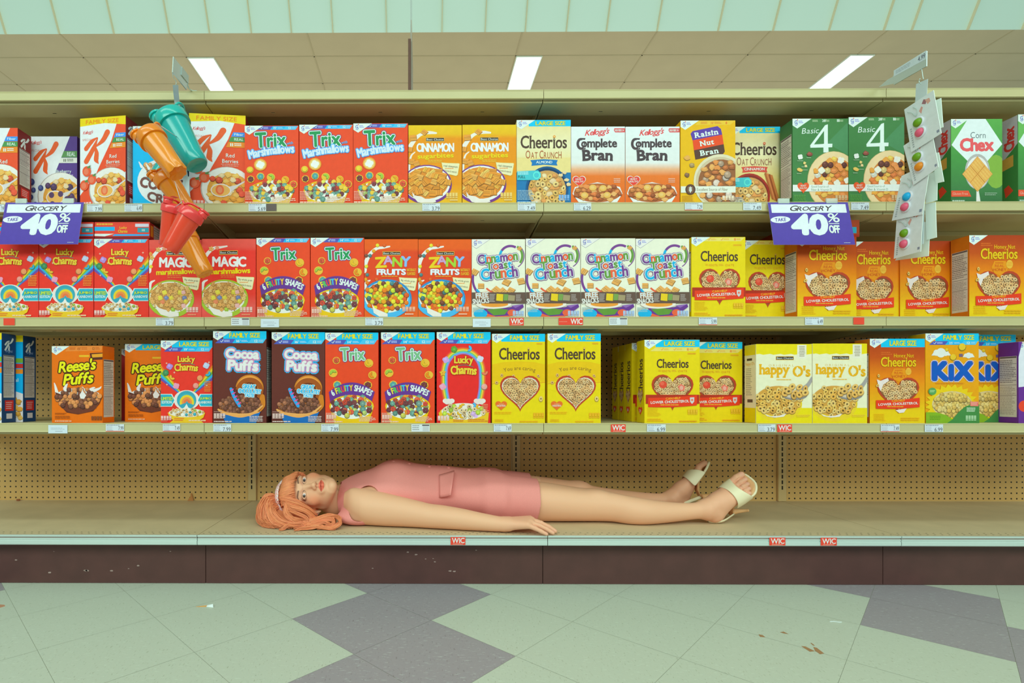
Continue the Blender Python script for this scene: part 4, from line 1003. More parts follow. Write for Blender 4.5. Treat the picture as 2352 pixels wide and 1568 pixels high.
def d_honey(large=False):          # brown-to-yellow box, yellow title, orange hexagon
    w, h = (590, 905) if large else (545, 730)
    a = Art(w, h, (226, 140, 16)); a.grad(0, 0, w, h, [(0, (160, 56, 14)), (.22, (180, 76, 12)), (.45, (222, 130, 10)), (.72, (240, 180, 8)), (.86, (238, 208, 10)), (1, (236, 212, 16))])
    if large: a.banner('LARGE SIZE', 90, 212, 500, 120)
    a.gm(1.0 if large else .88)
    k = 1 if large else .92; o = 0 if large else -62
    def X(v): return v * w / 590
    def Yy(v): return v * k + o
    a.lines(X(120), Yy(142), X(250), Yy(180), 2, (200, 100, 30), .5, 4)
    a.text('Honey Nut', X(256), Yy(160), X(472), Yy(212), (240, 206, 20), .015, serif=.03, sth=.05); a.text('Cheerios', X(116), Yy(194), X(496), Yy(300), (244, 212, 20), .025, serif=.035, sth=.05, gap=.05, outline=[(3, (150, 70, 10))]); a.ell(X(388), Yy(206), 9, 9, (222, 150, 40), 10)
    a.poly([(X(256), Yy(318)), (X(372), Yy(318)), (X(402), Yy(380)), (X(368), Yy(436)), (X(312), Yy(462)), (X(258), Yy(438)), (X(226), Yy(382))], (242, 158, 20)); a.text('REAL', X(262), Yy(352), X(358), Yy(378), (190, 80, 20), .02); a.text('HONEY', X(242), Yy(388), X(380), Yy(416), (190, 80, 20), .02); a.lines(X(266), Yy(332), X(350), Yy(346), 1, (200, 100, 20), .6, 2)
    a.ell(X(412), Yy(350), 32, 40, (236, 190, 60), 12); 
    for q in range(3): a.stroke([(X(388), Yy(334 + q * 14)), (X(436), Yy(332 + q * 14))], 4, (205, 140, 30), 2)
    heart_bowl(a, X(78), Yy(415), X(528), Yy(802), 71, False, 21)
    a.poly([(X(70), Yy(435)), (X(110), Yy(450)), (X(190), Yy(420)), (X(200), Yy(450)), (X(140), Yy(490)), (X(110), Yy(560)), (X(90), Yy(520))], (222, 216, 200)); rr = random.Random(4)
    for x, y in ((90, 395), (78, 500)): a.piece('ring', X(x), Yy(y), 19, (226, 186, 90), rr)
    a.poly([(X(270), Yy(765)), (X(390), Yy(745)), (X(360), Yy(790)), (X(310), Yy(795))], (222, 216, 200))
    red_label(a, '', X(62), Yy(628), X(530), Yy(748), False)
    a.lines(40, h - 100, 170, h - 20, 5, (222, 180, 10), .4, 5); a.lines(330, h - 60, w - 30, h - 20, 2, (210, 160, 10), .5, 5)
    return a
def d_kix():                       # orange-yellow box, big blue three-letter title
    a = Art(590, 970, (250, 178, 12)); a.banner('FAMILY SIZE', 82, 196, 540, 110); a.strip(82, 122, 90, 580, ("25'", '12')); a.gm()
    for x, y, s in ((170, 238, 1.0), (475, 256, .62)):
        a.poly([(x - 105 * s, y), (x + 110 * s, y), (x + 90 * s, y - 30 * s), (x - 85 * s, y - 30 * s)], (206, 216, 200))
        for q, r in ((-50, 34), (0, 52), (50, 36)): a.ell(x + q * s, y - 30 * s, r * s, r * s, (206, 216, 200), 14)
    rr = random.Random(1)
    for x, y, r in ((405, 145, 44), (305, 255, 38), (235, 175, 20)): a.piece('ball', x, y, r, (222, 190, 40), rr)
    a.rect(372, 220, 412, 252, (110, 90, 110))
    a.text('KIX', 66, 296, 535, 515, (0, 84, 170), .085, outline=[(14, (190, 195, 200)), (5, (90, 70, 150))], gap=.1, sizes=[1, .82, 1])
    a.lines(110, 532, 470, 552, 1, (200, 130, 20), .6, 5)
    P = []
    for i in range(48): P.append((285 + (300 if i % 2 else 245) * math.cos(i * math.pi / 24), 770 + (225 if i % 2 else 190) * math.sin(i * math.pi / 24)))
    a.poly(P, (234, 206, 20))
    a.ell(292, 765, 222, 142, (200, 185, 130), 28); a.ell(292, 770, 208, 130, (190, 160, 80), 28)
    a.scatter(a.in_ell(292, 765, 205, 128), (80, 630, 510, 900), 24, [('ball', [(205, 180, 90), (190, 160, 76), (216, 196, 116)])], 81, 1, .98)
    a.poly([(0, 850), (120, 852), (220, 880), (300, 930), (300, 970), (0, 970)], (120, 165, 30)); a.poly([(230, 970), (290, 930), (360, 850), (430, 790), (500, 765), (590, 765), (590, 970)], (62, 128, 60))
    a.ell(72, 625, 44, 40, (80, 150, 80), 18); a.lines(45, 612, 100, 640, 2, (170, 210, 150), .5, 2); a.rect(490, 735, 580, 785, (226, 116, 96)); a.lines(496, 742, 574, 780, 3, (240, 185, 160), .5, 2)
    a.lines(450, 800, 575, 850, 4, (190, 215, 180), .5, 3); a.icons(440, 885, 120, 55, (150, 190, 140)); a.lines(40, 890, 200, 940, 3, (90, 140, 30), .5, 3)
    return a
def d_reese(large=False):          # orange box, lime title with dark outline, brown cup of balls
    OR = (244, 124, 12); w, h = 575, 850; a = Art(w, h + (60 if large else 0), OR); dy = 50 if large else 0
    if large: a.banner('LARGE SIZE', 72, 200, 560, 120)
    else:
        a.poly([(190, 0), (575, 0), (560, 50), (150, 58)], (248, 150, 60)); a.text("15'", 292, 14, 330, 44, (150, 80, 20), .02); a.text('12', 460, 14, 486, 44, (150, 80, 20), .02); a.lines(200, 14, 275, 46, 3, (190, 100, 30), .5, 2); a.lines(336, 14, 420, 46, 2, (190, 100, 30), .5, 3); a.lines(492, 14, 550, 46, 2, (190, 100, 30), .5, 4)
    a.gm()
    a.poly([(430, 80 + dy), (575, 74 + dy), (575, 150 + dy), (445, 156 + dy)], (82, 40, 26)); a.poly([(452, 92 + dy), (575, 84 + dy), (575, 122 + dy), (458, 128 + dy)], (226, 160, 40)); a.rect(310, 100 + dy, 425, 122 + dy, (236, 190, 40))
    for t, b in (("Reese's", (68, 150 + dy, 505, 280 + dy)), ('Puffs', (120, 295 + dy, 478, 425 + dy))): a.text(t, *b, (214, 216, 20), .045, shear=.25, rot=5, outline=[(12, (70, 38, 16))], gap=.04)
    MK = (220, 222, 208); D = dy
    for pts in (((60, 520), (40, 440), (30, 410)), ((150, 470), (170, 430), (180, 420)), ((340, 480), (350, 460), (362, 470)), ((460, 500), (540, 470), (560, 450)), ((430, 490), (470, 465), (490, 460))): a.stroke([(x, y + D) for x, y in pts], [40, 22, 10], MK)
    a.ell(300, 560 + D, 258, 95, MK, 26)
    cup = [(38, 510 + D), (300, 600 + D), (575, 560 + D), (540, 640 + D), (470, 720 + D), (300, 756 + D), (170, 735 + D), (90, 650 + D)]
    a.poly(cup, (92, 46, 30))
    for q in range(26):
        t = q / 25; xa = 46 + 520 * t; xb = 120 + 380 * t
        a.stroke([(xa, 560 + D + 60 * math.sin(t * 3.14)), (xb, 690 + D + 55 * math.sin(t * 3.14))], 5, (126, 72, 50), 2)
    a.scatter(lambda x, y: ((x - 300) / 255) ** 2 + ((y - 575 - D) / (108)) ** 2 <= 1, (30, 450 + D, 570, 700 + D), 28, [('ball', [(196, 128, 70), (120, 76, 52), (104, 64, 48), (206, 140, 76)])], 91, 1, 1.0)
    a.poly([(320, 540 + D), (345, 500 + D), (352, 470 + D), (362, 505 + D), (395, 545 + D), (370, 585 + D), (330, 580 + D)], MK)
    a.lines(40, 740 + D, 170, 760 + D, 2, (150, 80, 20), .5, 2); a.lines(40, 775 + D, 260, 808 + D, 2, (150, 80, 20), .5, 3); a.lines(40, 825 + D, 290, 840 + D, 1, (250, 215, 170), .7, 4); a.icons(452, 775 + D, 125, 45, (130, 72, 30))
    return a
def d_cocoa():                     # dark brown box, white bubble title with cyan edge
    a = Art(580, 985, (94, 44, 34)); a.banner('FAMILY SIZE', 82, 176, 512, 110); a.strip(82, 128, 80, 575, ("16'", '12')); a.gm()
    rows = (('Cocoa', (136, 188, 505, 300)), ('Puffs', (158, 305, 498, 430)))
    for wd, oc in ((22, (30, 170, 215)), (11, (190, 130, 165))):
        for t, b in rows: a.text(t, *b, oc, .06, rot=-2, gap=.05, jit=.04, outline=[(wd, oc)])
    for t, b in rows: a.text(t, *b, (208, 216, 204), .075, rot=-2, gap=.05, jit=.04)
    for cx, cy, r, wd, c in ((400, 610, 152, 70, (190, 118, 30)), (400, 612, 140, 30, (222, 150, 60)), (400, 640, 150, 52, (150, 78, 24))): a.arc(cx, cy, r, r * .95, wd, 185, 400, c, 26)
    a.ell(400, 640, 90, 90, (100, 50, 30), 20)
    a.stroke([(540, 700), (530, 790), (480, 860)], [50, 80, 60], (190, 118, 30))
    a.ell(305, 800, 235, 110, (160, 92, 40), 28)
    a.scatter(a.in_ell(300, 790, 225, 105), (70, 680, 540, 910), 25, [('ball', [(120, 78, 56), (140, 92, 62), (104, 64, 46)])], 95, 1, 1.0)
    a.stroke([(198, 620), (230, 700), (290, 800)], 34, (40, 150, 205))
    for q in range(5): a.stroke([(196 + q * 20, 636 + q * 36), (222 + q * 20, 622 + q * 36)], 13, (205, 80, 140), 2)
    a.stroke([(60, 840), (130, 880), (230, 890), (330, 900), (440, 880), (540, 800)], [20, 34, 26, 36, 30, 16], (230, 170, 90))
    a.poly([(80, 850), (110, 890), (250, 915), (400, 910), (520, 860), (470, 985), (140, 985)], (22, 100, 165)); a.stroke([(90, 870), (230, 905), (330, 912), (500, 868)], [14, 24, 22, 12], (226, 165, 84))
    for t, b in (('GREAT', (322, 570, 468, 618)), ('CHOCOLATEY', (278, 620, 528, 668)), ('TASTE!', (345, 668, 450, 706))): a.text(t, *b, (30, 170, 215), .05, rot=-3, outline=[(5, WH)], gap=.04)
    a.icons(12, 880, 130, 50, (200, 180, 165)); a.lines(12, 860, 130, 950, 5, (170, 140, 125), .35, 3); a.lines(12, 962, 270, 980, 1, (205, 190, 175), .6, 4); a.lines(400, 910, 568, 975, 4, (205, 190, 175), .5, 5)
    return a
def d_happy():                     # cream and yellow box, gold serif title, bowl and spoon of rings
    GO = (214, 166, 20); a = Art(610, 845, (228, 234, 188)); P = [(0, 0), (610, 0), (610, 100)] + [(610 - q * 38, 104 + (q % 3) * 5) for q in range(17)]
    a.poly(P, (226, 214, 12)); a.rect(450, 8, 550, 155, (216, 220, 190)); a.lines(466, 24, 536, 140, 7, (130, 120, 90), .45, 5, True)
    a.best(220, 134, 408, 166); a.text('ORIGINAL', 140, 216, 412, 238, (205, 170, 70), -.004, gap=.45)
    a.text('happy', 30, 212, 370, 360, GO, .05, serif=.05, sth=.05, gap=.02); a.text("O's", 398, 228, 594, 350, GO, .05, serif=.04, sth=.05, gap=.04)
    a.ell(450, 290, 15, 46, (228, 234, 188), 20)
    a.lines(200, 374, 410, 390, 1, (222, 185, 80), .7, 4, True)
    a.rect(0, 682, 610, 845, (226, 214, 12)); a.ell(240, 640, 262, 190, (228, 205, 40), 30); a.ell(240, 606, 250, 160, (196, 150, 60), 30)
    a.scatter(a.in_ell(238, 606, 246, 156), (-20, 440, 500, 790), 32, [('ring', [(222, 182, 84), (206, 160, 66), (232, 200, 110)])], 97, 1, 1.0)
    a.poly([(90, 745), (160, 770), (250, 765), (330, 740), (300, 775), (200, 785), (120, 770)], (218, 218, 200))
    a.stroke([(480, 500), (560, 440), (612, 360)], [60, 40, 30], (150, 150, 140)); a.ell(420, 545, 138, 52, (130, 130, 120), 24); a.ell(420, 535, 128, 42, (190, 180, 150), 24)
    a.scatter(a.in_ell(425, 500, 130, 70), (300, 420, 570, 570), 38, [('ring', [(226, 186, 96), (212, 168, 80)])], 98, 1, .95)
    a.lines(440, 755, 590, 785, 2, (226, 200, 60), .5, 2)
    return a
def kpath(a, x, y, s, col):        # the tapering script K
    a.stroke([(x + 60 * s, y + 110 * s), (x + 20 * s, y + 190 * s), (x - 70 * s, y + 235 * s)], [30 * s, 42 * s, 40 * s], col) if False else None
    a.stroke([(x, y), (x - 60 * s, y + 35 * s), (x - 120 * s, y + 100 * s)], [10 * s, 40 * s, 46 * s], col)
    a.stroke([(x + 6 * s, y + 4 * s), (x - 40 * s, y + 100 * s), (x - 118 * s, y + 222 * s)], [8 * s, 44 * s, 52 * s], col)
    a.stroke([(x + 110 * s, y - 45 * s), (x + 60 * s, y + 30 * s), (x - 30 * s, y + 95 * s)], [56 * s, 46 * s, 8 * s], col)
    a.stroke([(x - 20 * s, y + 92 * s), (x - 6 * s, y + 150 * s), (x - 10 * s, y + 210 * s), (x + 14 * s, y + 250 * s)], [20 * s, 46 * s, 52 * s, 6 * s], col)
def d_special(kind='red', fam=True):   # white box with a slanting coloured side and script initial
    C = (216, 78, 40) if kind == 'red' else (82, 58, 125)
    w, h = 550, 950 if fam else 760; a = Art(w, h, (208, 220, 212)); o = 105 if fam else 10
    a.poly([(470, 0), (w, 0), (w, 600), (380, 640), (170, 640), (150, h), (0, h), (0, 830 if kind == 'red' and fam else h), (130, 680), (180, o + 520), (380, o + 150)], C)
    a.poly([(440 - 20, 0), (470, 0), (170, 660), (130, 700)], (208, 220, 212))
    if fam: a.poly([(0, 0), (w, 0), (w, 95), (300, 66), (0, 88)], (232, 214, 10)); a.text('FAMILY SIZE', 70, 22, 465, 66, (232, 140, 20), .03, gap=.12)
    a.text("Kellogg's", 34, o + 30, 160, o + 76, (206, 70, 60), .015, shear=.4, rot=4, gap=.02); a.text('SPECIAL', 30, o + 118, 150, o + 140, (200, 120, 95), -.006, gap=.12)
    kpath(a, 208, o + 112, 1.12 if fam else 1.0, (222, 96, 44))
    y = o + 75
    rowc = [('Fiber', (52, 140, 215), 46), ('REAL', (70, 140, 72), 50), ('11', (238, 148, 40), 56)] if kind == 'red' else [('REAL', (88, 140, 80), 62), ('11', (205, 215, 195), 52)]
    yy = y + (0 if kind == 'red' else 60)
    for t, c, hh in rowc:
        a.poly([(430 - (yy - y) * .45, yy), (w, yy), (w, yy + hh), (430 - (yy - y + hh) * .45, yy + hh)], c)
        tc = WH if c[0] < 200 or t == '11' and kind == 'red' else (90, 100, 80)
        if t == '11': a.text(t, 400, yy + 12, 428, yy + hh - 12, tc, .02); a.lines(440, yy + 12, 530, yy + hh - 10, 2, tc, .5, 3)
        else: a.text(t, 440, yy + 10, 530, yy + hh - 12, tc, .02)
        yy += hh + 4
    if kind == 'red':
        a.text('Red', 358, yy + 62, 442, yy + 102, WH, .015); a.text('Berries', 322, yy + 122, 478, yy + 162, WH, .015); a.lines(310, yy + 172, 490, yy + 204, 2, (240, 170, 140), .5, 2, True)
    else:
        a.text('Blueberry', 310, yy + 62, 486, yy + 104, WH, .015); a.lines(280, yy + 112, 510, yy + 160, 3, (190, 175, 215), .45, 2, True)
    by = h - 200
    a.ell(370, by + 30, 258, 235, (170, 165, 150), 32); a.ell(374, by + 26, 250, 226, (212, 218, 202), 32); a.ell(390, by + 45, 215, 185, (205, 150, 60), 28)
    a.scatter(a.in_ell(390, by + 40, 215, 185), (150, by - 160, w, h), 34, [('flake', [(228, 170, 60), (236, 190, 90), (214, 150, 50), (222, 205, 150)])] * 4 + [('ball', [(205, 80, 50)] if kind == 'red' else [(82, 60, 90)])], 101)
    a.stroke([(w, by - 60), (470, by - 10), (400, by + 30)], [14, 18, 60], (196, 198, 188)); a.ell(310, by + 45, 100, 70, (212, 212, 200), 20); a.ell(310, by + 45, 90, 60, (226, 180, 90), 18)
    if kind == 'red':
        for x, y in ((300, by + 40),): a.ell(x, y, 42, 52, (222, 110, 60), 16); a.ell(x, y, 24, 34, (235, 150, 100), 12)
        for x, y in ((85, o + 470), (150, o + 560), (55, o + 620)): a.ell(x, y, 52, 56, (222, 90, 50), 16); a.ell(x - 6, y + 4, 30, 34, (236, 130, 90), 12); a.poly([(x, y - 46), (x + 50, y - 66), (x + 36, y - 40), (x + 60, y - 34), (x + 16, y - 30)], (90, 130, 70))
        a.icons(8, h - 44, 140, 36, (240, 205, 190))
    else:
        for x, y in ((270, by + 20), (370, by + 10), (280, by + 110), (440, by + 60)): a.ell(x, y, 30, 30, (84, 62, 92), 12)
        for x, y, r in ((50, o + 440, 34), (70, o + 520, 26), (40, o + 590, 28), (150, o + 500, 30), (90, o + 660, 24)): a.ell(x, y, r, r, (60, 72, 120), 14); a.ell(x - 6, y - 6, r * .6, r * .6, (90, 105, 150), 10)
    return a
def d_crisp():                     # cyan box, white disc with brown lettering
    a = Art(600, 850, (0, 180, 224)); a.gm(.9); a.strip(2, 40, 190, 590)
    a.ell(320, 590, 270, 240, (210, 222, 212), 30)
    a.scatter(a.in_ell(310, 440, 190, 70), (100, 370, 520, 520), 30, [('ball', [(196, 150, 90), (180, 130, 75)])], 111)
    for x, y in ((70, 380), (110, 430), (150, 400)): a.stroke([(x, y), (x + 30, y + 50)], [10, 30], (216, 224, 214))
    a.text('COOKIE', 80, 520, 560, 640, (112, 72, 62), .06, arch=-40, gap=.05); a.text('CRISP', 160, 670, 500, 770, (112, 72, 62), .06, arch=-50, gap=.05)
    a.lines(10, 815, 260, 835, 1, (150, 220, 235), .6, 3)
    return a
def d_blue():                      # blue box
    a = Art(550, 950, (0, 165, 215)); a.rect(0, 0, 550, 70, (226, 214, 20)); a.poly([(0, 600), (300, 560), (550, 640), (550, 950), (0, 950)], (205, 212, 205)); 
    for y, c in ((250, (110, 165, 50)), (310, (190, 50, 45)), (370, (240, 150, 40))): a.rect(380, y, 550, y + 50, c)
    a.text('FAMILY SIZE', 70, 18, 480, 54, (30, 110, 170), .03); kpath(a, 230, 180, 1.2, (208, 220, 215)); a.text('Original', 300, 470, 500, 520, WH, .01)
    a.scatter(a.in_ell(330, 830, 250, 190), (60, 640, 550, 950), 36, [('flake', [(226, 170, 60), (236, 195, 90)])], 121)
    return a
def d_purple():
    a = Art(560, 860, (205, 215, 215)); a.gm(.9); a.poly([(0, 480), (560, 420), (560, 860), (0, 860)], (96, 44, 130)); a.poly([(0, 0), (40, 0), (0, 160)], (96, 44, 130)); a.ell(60, 680, 60, 60, (226, 70, 40), 20); a.text('Raisin', 90, 180, 480, 300, (96, 44, 130), .05, serif=.05); a.text('Bran', 130, 320, 430, 430, (96, 44, 130), .05, serif=.05)
    return a
def d_flat(c, hon=False):          # the end of a box lying down
    a = Art(590, 190, c)
    if hon:
        a.rect(400, 80, 560, 150, (40, 150, 165)); a.lines(300, 20, 540, 50, 1, (235, 190, 120), .6, 3); a.rect(0, 165, 590, 190, (150, 40, 20)); a.text('Cheerios', 60, 60, 330, 120, (240, 205, 30), .02, serif=.03)
    else:
        a.rect(0, 55, 215, 100, (20, 175, 225)); a.lines(20, 15, 250, 42, 1, (240, 190, 60), .7, 3); a.text('Lucky', 268, 50, 345, 86, (240, 200, 50), .04); a.text('Charms', 252, 88, 352, 124, (240, 200, 50), .04)
        a.rect(435, 20, 580, 56, (200, 205, 210)); a.rect(460, 66, 580, 120, (45, 150, 160)); a.rect(505, 82, 540, 106, (150, 190, 180)); a.poly([(0, 135), (210, 135), (110, 165), (0, 160)], WH); a.poly([(215, 140), (590, 140), (580, 160), (190, 160)], (40, 160, 215)); a.rect(0, 165, 590, 190, (130, 25, 30))
    return a
def d_dark(): 
    a = Art(560, 900, (150, 36, 36)); a.banner('LARGE SIZE', 74, 200, 530, 120); a.gm(); charms_title(a, 150, 170, 410, 350)
    return a

SIDES = {}
def side_art(base, h, style='facts', w=190):
    a = Art(w, h, base)
    if style == 'facts':
        a.text('Nutrition', 40, 20, w - 40, 44, WH, .01) if False else None
        a.facts(12, h * .17, w - 12, h * .93, 3)
    elif style == 'special':
        kpath(a, 100, 70, .45, WH); a.facts(20, h * .24, w - 20, h * .72, 4); a.rect(40, h * .75, w - 30, h * .87, (200, 48, 40)); a.lines(55, h * .77, w - 46, h * .86, 4, (235, 190, 180), .45, 2); a.rect(60, h * .9, w - 50, h * .96, (205, 210, 205))
        if base[2] > base[0]: a.text('Original', 46, h * .175, w - 46, h * .215, (150, 185, 215), .0)
    elif style == 'name':           # vertical name, heart of rings, small heart
        b = Art(h, w, base); cheer(b, h * .33, w * .2, h * .78, w * .8); 
        a.v += [(y, h - x, z) for x, y, z in b.v[4:]] if False else []
        # rotate a quarter turn: (x,y) -> (y, h-x)
        a.c += b.c; a.f += [tuple(i + a.n for i in f) for f in b.f]; a.v += [(y, h - x, z + a.layer) for x, y, z in b.v]; a.n += len(b.v); a.layer += b.layer
        heart_bowl(a, 30, h * .60, w - 30, h * .78, 7, False, 14); a.heart(45, h * .81, w - 45, h * .91, (226, 70, 40)); a.lines(70, h * .84, w - 70, h * .88, 3, WH, .5)
    elif style == 'chex':
        a.rect(0, 0, w, h * .06, (170, 180, 195)); a.poly([(0, 0), (w, 0), (w, h * .32), (w * .3, h * .46), (0, h * .42)], (180, 180, 172))
        b = Art(h, w, (180, 180, 172)); b.text('Chex', h * .62, w * .3, h * .9, w * .85, (205, 60, 50), .06, gap=.03)
        a.c += b.c[4:]; a.f += [tuple(i - 4 + a.n for i in f) for f in b.f[1:]]; a.v += [(y, h - x, z + a.layer) for x, y, z in b.v[4:]]; a.n += len(b.v) - 4; a.layer += b.layer
        a.poly([(40, h * .45), (w - 40, h * .43), (w - 40, h * .56), (40, h * .58)], (196, 150, 60)); a.poly([(60, h * .79), (w * .55, h * .76), (w - 40, h * .84), (w * .4, h * .9)], (222, 70, 40))
    elif style == 'happy':
        a.rect(0, 0, w, h * .13, (222, 208, 12)); a.rect(40, h * .17, w - 60, h * .2, (70, 60, 45)); a.text("happy O's", 20, h * .22, w - 20, h * .27, (214, 166, 20), .02, serif=.03); a.lines(24, h * .3, w - 60, h * .66, 15, (150, 148, 120), .4, 5); a.rect(50, h * .7, w - 50, h * .74, (90, 80, 60)); a.rect(0, h * .81, w, h, (222, 208, 12))
    return a

SHELF_LABEL = ['upper', 'middle', 'lower']
D_ = {}
def design(key):
    if key in D_: return D_[key]
    fn, wm, hm, top, sidec, sst = DES[key]
    a = fn()
    hh = a.h / a.w
    dp = 0.066
    front = a.mesh('box_front', wm, hm)
    f = MB(); cs = pc(*sidec); ct = pc(*top)
    f.box(-wm / 2, wm / 2, 0, dp, 0, hm, 0, cs)
    me = bevel(f.mesh('box_carton'), .0016, 2); n = len(me.vertices)
    ca = me.color_attributes['Col']; c = np.ones((n, 4), np.float32); c[:, :3] = cs; ca.data.foreach_set('color', c.ravel())
    me.materials.append(M_PRINT)
    f = MB(); f.box(-wm / 2 + .002, wm / 2 - .002, .002, dp * .56, hm + .0001, hm + .0006, 0, ct); f.box(-wm / 2 + .003, wm / 2 - .003, dp * .45, dp - .002, hm + .0007, hm + .0011, 0, ct)
    flap = f.mesh('box_flap'); flap.materials.append(M_PRINT)
    sa = side_art(sidec, 190 * hm / dp, sst); side = sa.mesh('box_side', dp - .002, hm - .002)
    D_[key] = (front, me, flap, side, wm, hm, dp)
    return D_[key]
DES = {
 'marsh': (d_marsh, .19, .283, (225, 120, 70), (215, 70, 40), 'facts'),
 'trix': (d_trix, .19, .283, (225, 120, 70), (215, 70, 40), 'facts'),
 'trixf': (lambda: d_trix(True), .19, .322, (0, 175, 205), (215, 70, 40), 'facts'),
 'sugar': (d_sugar, .19, .283, (235, 200, 25), (225, 160, 20), 'facts'),
 'oat': (d_oat, .19, .295, (0, 175, 205), (225, 215, 140), 'facts'),
 'oatc': (lambda: d_oat(True), .19, .29, (0, 175, 205), (225, 210, 140), 'facts'),
 'bran': (d_bran, .19, .27, (200, 215, 205), (210, 190, 160), 'facts'),
 'raisin': (d_raisin, .19, .29, (245, 205, 30), (240, 195, 10), 'facts'),
 'basic': (d_basic, .195, .29, (60, 118, 62), (56, 108, 56), 'facts'),
 'chex': (d_chex, .185, .285, (150, 180, 150), (62, 128, 58), 'chex'),
 'charms': (d_charms, .19, .283, (40, 150, 205), (200, 45, 35), 'facts'),
 'charmsl': (lambda: d_charms(True), .19, .296, (0, 175, 205), (200, 45, 35), 'facts'),
 'charmsf': (d_charms_fam, .19, .322, (0, 175, 205), (170, 30, 40), 'facts'),
 'magic': (d_magic, .19, .28, (230, 95, 80), (215, 75, 60), 'facts'),
 'zany': (d_zany, .19, .28, (240, 104, 24), (225, 90, 25), 'facts'),
 'toast': (d_toast, .19, .28, (216, 224, 194), (205, 212, 185), 'facts'),
 'oh': (d_oh, .19, .285, (230, 215, 60), (222, 204, 0), 'facts'),
 'ohl': (lambda: d_oh(True), .2, .3, (226, 214, 60), (222, 204, 0), 'name'),
 'caring': (d_caring, .19, .318, (0, 175, 205), (222, 204, 0), 'facts'),
 'honey': (d_honey, .2, .287, (150, 60, 20), (190, 110, 20), 'facts'),
 'honeyl': (lambda: d_honey(True), .2, .303, (0, 170, 200), (190, 110, 20), 'facts'),
 'kix': (d_kix, .2, .322, (0, 170, 200), (236, 170, 14), 'facts'),
 'reese': (d_reese, .19, .283, (240, 130, 20), (226, 112, 10), 'facts'),
 'reesel': (lambda: d_reese(True), .19, .296, (0, 175, 205), (226, 112, 10), 'facts'),
 'cocoa': (d_cocoa, .19, .33, (80, 40, 32), (80, 40, 32), 'facts'),
 'happy': (d_happy, .2, .284, (226, 214, 12), (226, 228, 180), 'happy'),
 'spred': (lambda: d_special('red', True), .19, .325, (226, 205, 10), (120, 40, 36), 'special'),
 'spredx': (lambda: d_special('red', False), .19, .28, (205, 215, 205), (120, 40, 36), 'special'),
 'spblue': (lambda: d_special('blueberry', False), .19, .28, (205, 215, 205), (82, 58, 120), 'special'),
 'crisp': (d_crisp, .19, .285, (0, 170, 215), (0, 165, 210), 'facts'),
 'blue': (d_blue, .19, .327, (226, 214, 20), (30, 70, 110), 'special'),
 'purple': (d_purple, .19, .29, (205, 210, 215), (96, 44, 130), 'facts'),
 'flat': (lambda: d_flat((216, 66, 46)), .195, .062, (200, 45, 40), (150, 40, 35), 'none'),
 'flath': (lambda: d_flat((150, 62, 30), True), .195, .062, (140, 50, 20), (130, 45, 25), 'none'),
 'dark': (d_dark, .19, .296, (0, 175, 205), (140, 30, 34), 'facts'),
}
# ------------------------------------------------------------------ cereal boxes
YF = 1.887
def place(key, tier, xl, xr, yt, label, group, Y=YF, side='', yaw=0.0, pivot='L', wd=None, lift=0.0, sink=0.0):
    front, carton, flap, sidem, wm, hm, dp = design(key)
    z0 = SHZ[tier] + 0.0004 + lift
    zt = W(963, yt, Y).z
    xa, xb = W(xl, 500, Y).x, W(xr, 500, Y).x
    if wd: 
        if pivot == 'L': xb = xa + wd
        else: xa = xb - wd
    wid = (xb - xa) / math.cos(yaw) - 0.0006
    sx, sz = wid / wm, (zt - z0 - .001) / hm
    if pivot == 'L': loc = (xa + .0003 + math.cos(yaw) * wid / 2, Y + math.sin(yaw) * wid / 2, z0)
    else: loc = (xb - .0003 - math.cos(yaw) * wid / 2, Y - math.sin(yaw) * wid / 2, z0)
    t = thing('cereal_box', label, 'cereal box', loc, (0, 0, yaw), group)
    t.scale = (sx, 1, sz)
    obj('carton', carton, None, t); obj('front_panel', front, None, t); obj('top_flap', flap, None, t)
    if 'L' in side:
        o = obj('side_panel', sidem, None, t, (-wm / 2, dp / 2, .001)); o.rotation_euler = (0, 0, -math.pi / 2)
    if 'R' in side:
        o = obj('side_panel', sidem, None, t, (wm / 2, dp / 2, .001)); o.rotation_euler = (0, 0, math.pi / 2)
    return t
G2, G3, G4 = 'cereal boxes on the upper stocked shelf', 'cereal boxes on the middle stocked shelf', 'cereal boxes on the lower stocked shelf'
# upper stocked shelf
place('spredx', 1, -80, 41, 290, 'white and red-orange box cut off by the picture edge on the upper shelf', G2, side='R')
place('spblue', 1, 63, 178, 310, 'white and purple blueberry cereal box set back on the upper shelf', G2, Y=1.975, wd=.19)
place('spred', 1, 175, 289, 262, 'tall white and red berry cereal box between the purple box and the cyan box', G2, side='R', yaw=-.12, pivot='R', Y=1.884)
place('crisp', 1, 305, 430, 287, 'bright cyan box behind the hanging teal and orange shakers', G2, Y=1.905)
place('spred', 1, 434, 560, 257, 'tall white and red berry cereal box right of the hanging shakers', G2, yaw=.10, Y=1.884)
place('marsh', 1, 562, 686, 287, 'red-orange box with blue-edged white script, first of three, beside the tall berry box', G2)
place('marsh', 1, 687.5, 811, 285, 'red-orange box with blue-edged white script, middle of three', G2)
place('marsh', 1, 811.5, 937, 282.5, 'red-orange box with blue-edged white script, last of three, beside the orange-yellow boxes', G2)
place('sugar', 1, 938, 1061, 287, 'orange-yellow box with purple bowl of squares, beside the red-orange box', G2)
place('sugar', 1, 1062, 1186, 286.5, 'orange-yellow box with purple bowl of squares, beside the cream box with blue bowl', G2)
place('oat', 1, 1186.5, 1311, 276, 'cream box with blue ribbon and dark blue bowl', G2)
place('bran', 1, 1311.5, 1435.5, 291.5, 'white and orange bran box beside the cream box with blue bowl', G2)
place('bran', 1, 1436.5, 1561, 292, 'white and orange bran box beside the yellow box with slanted title block', G2)
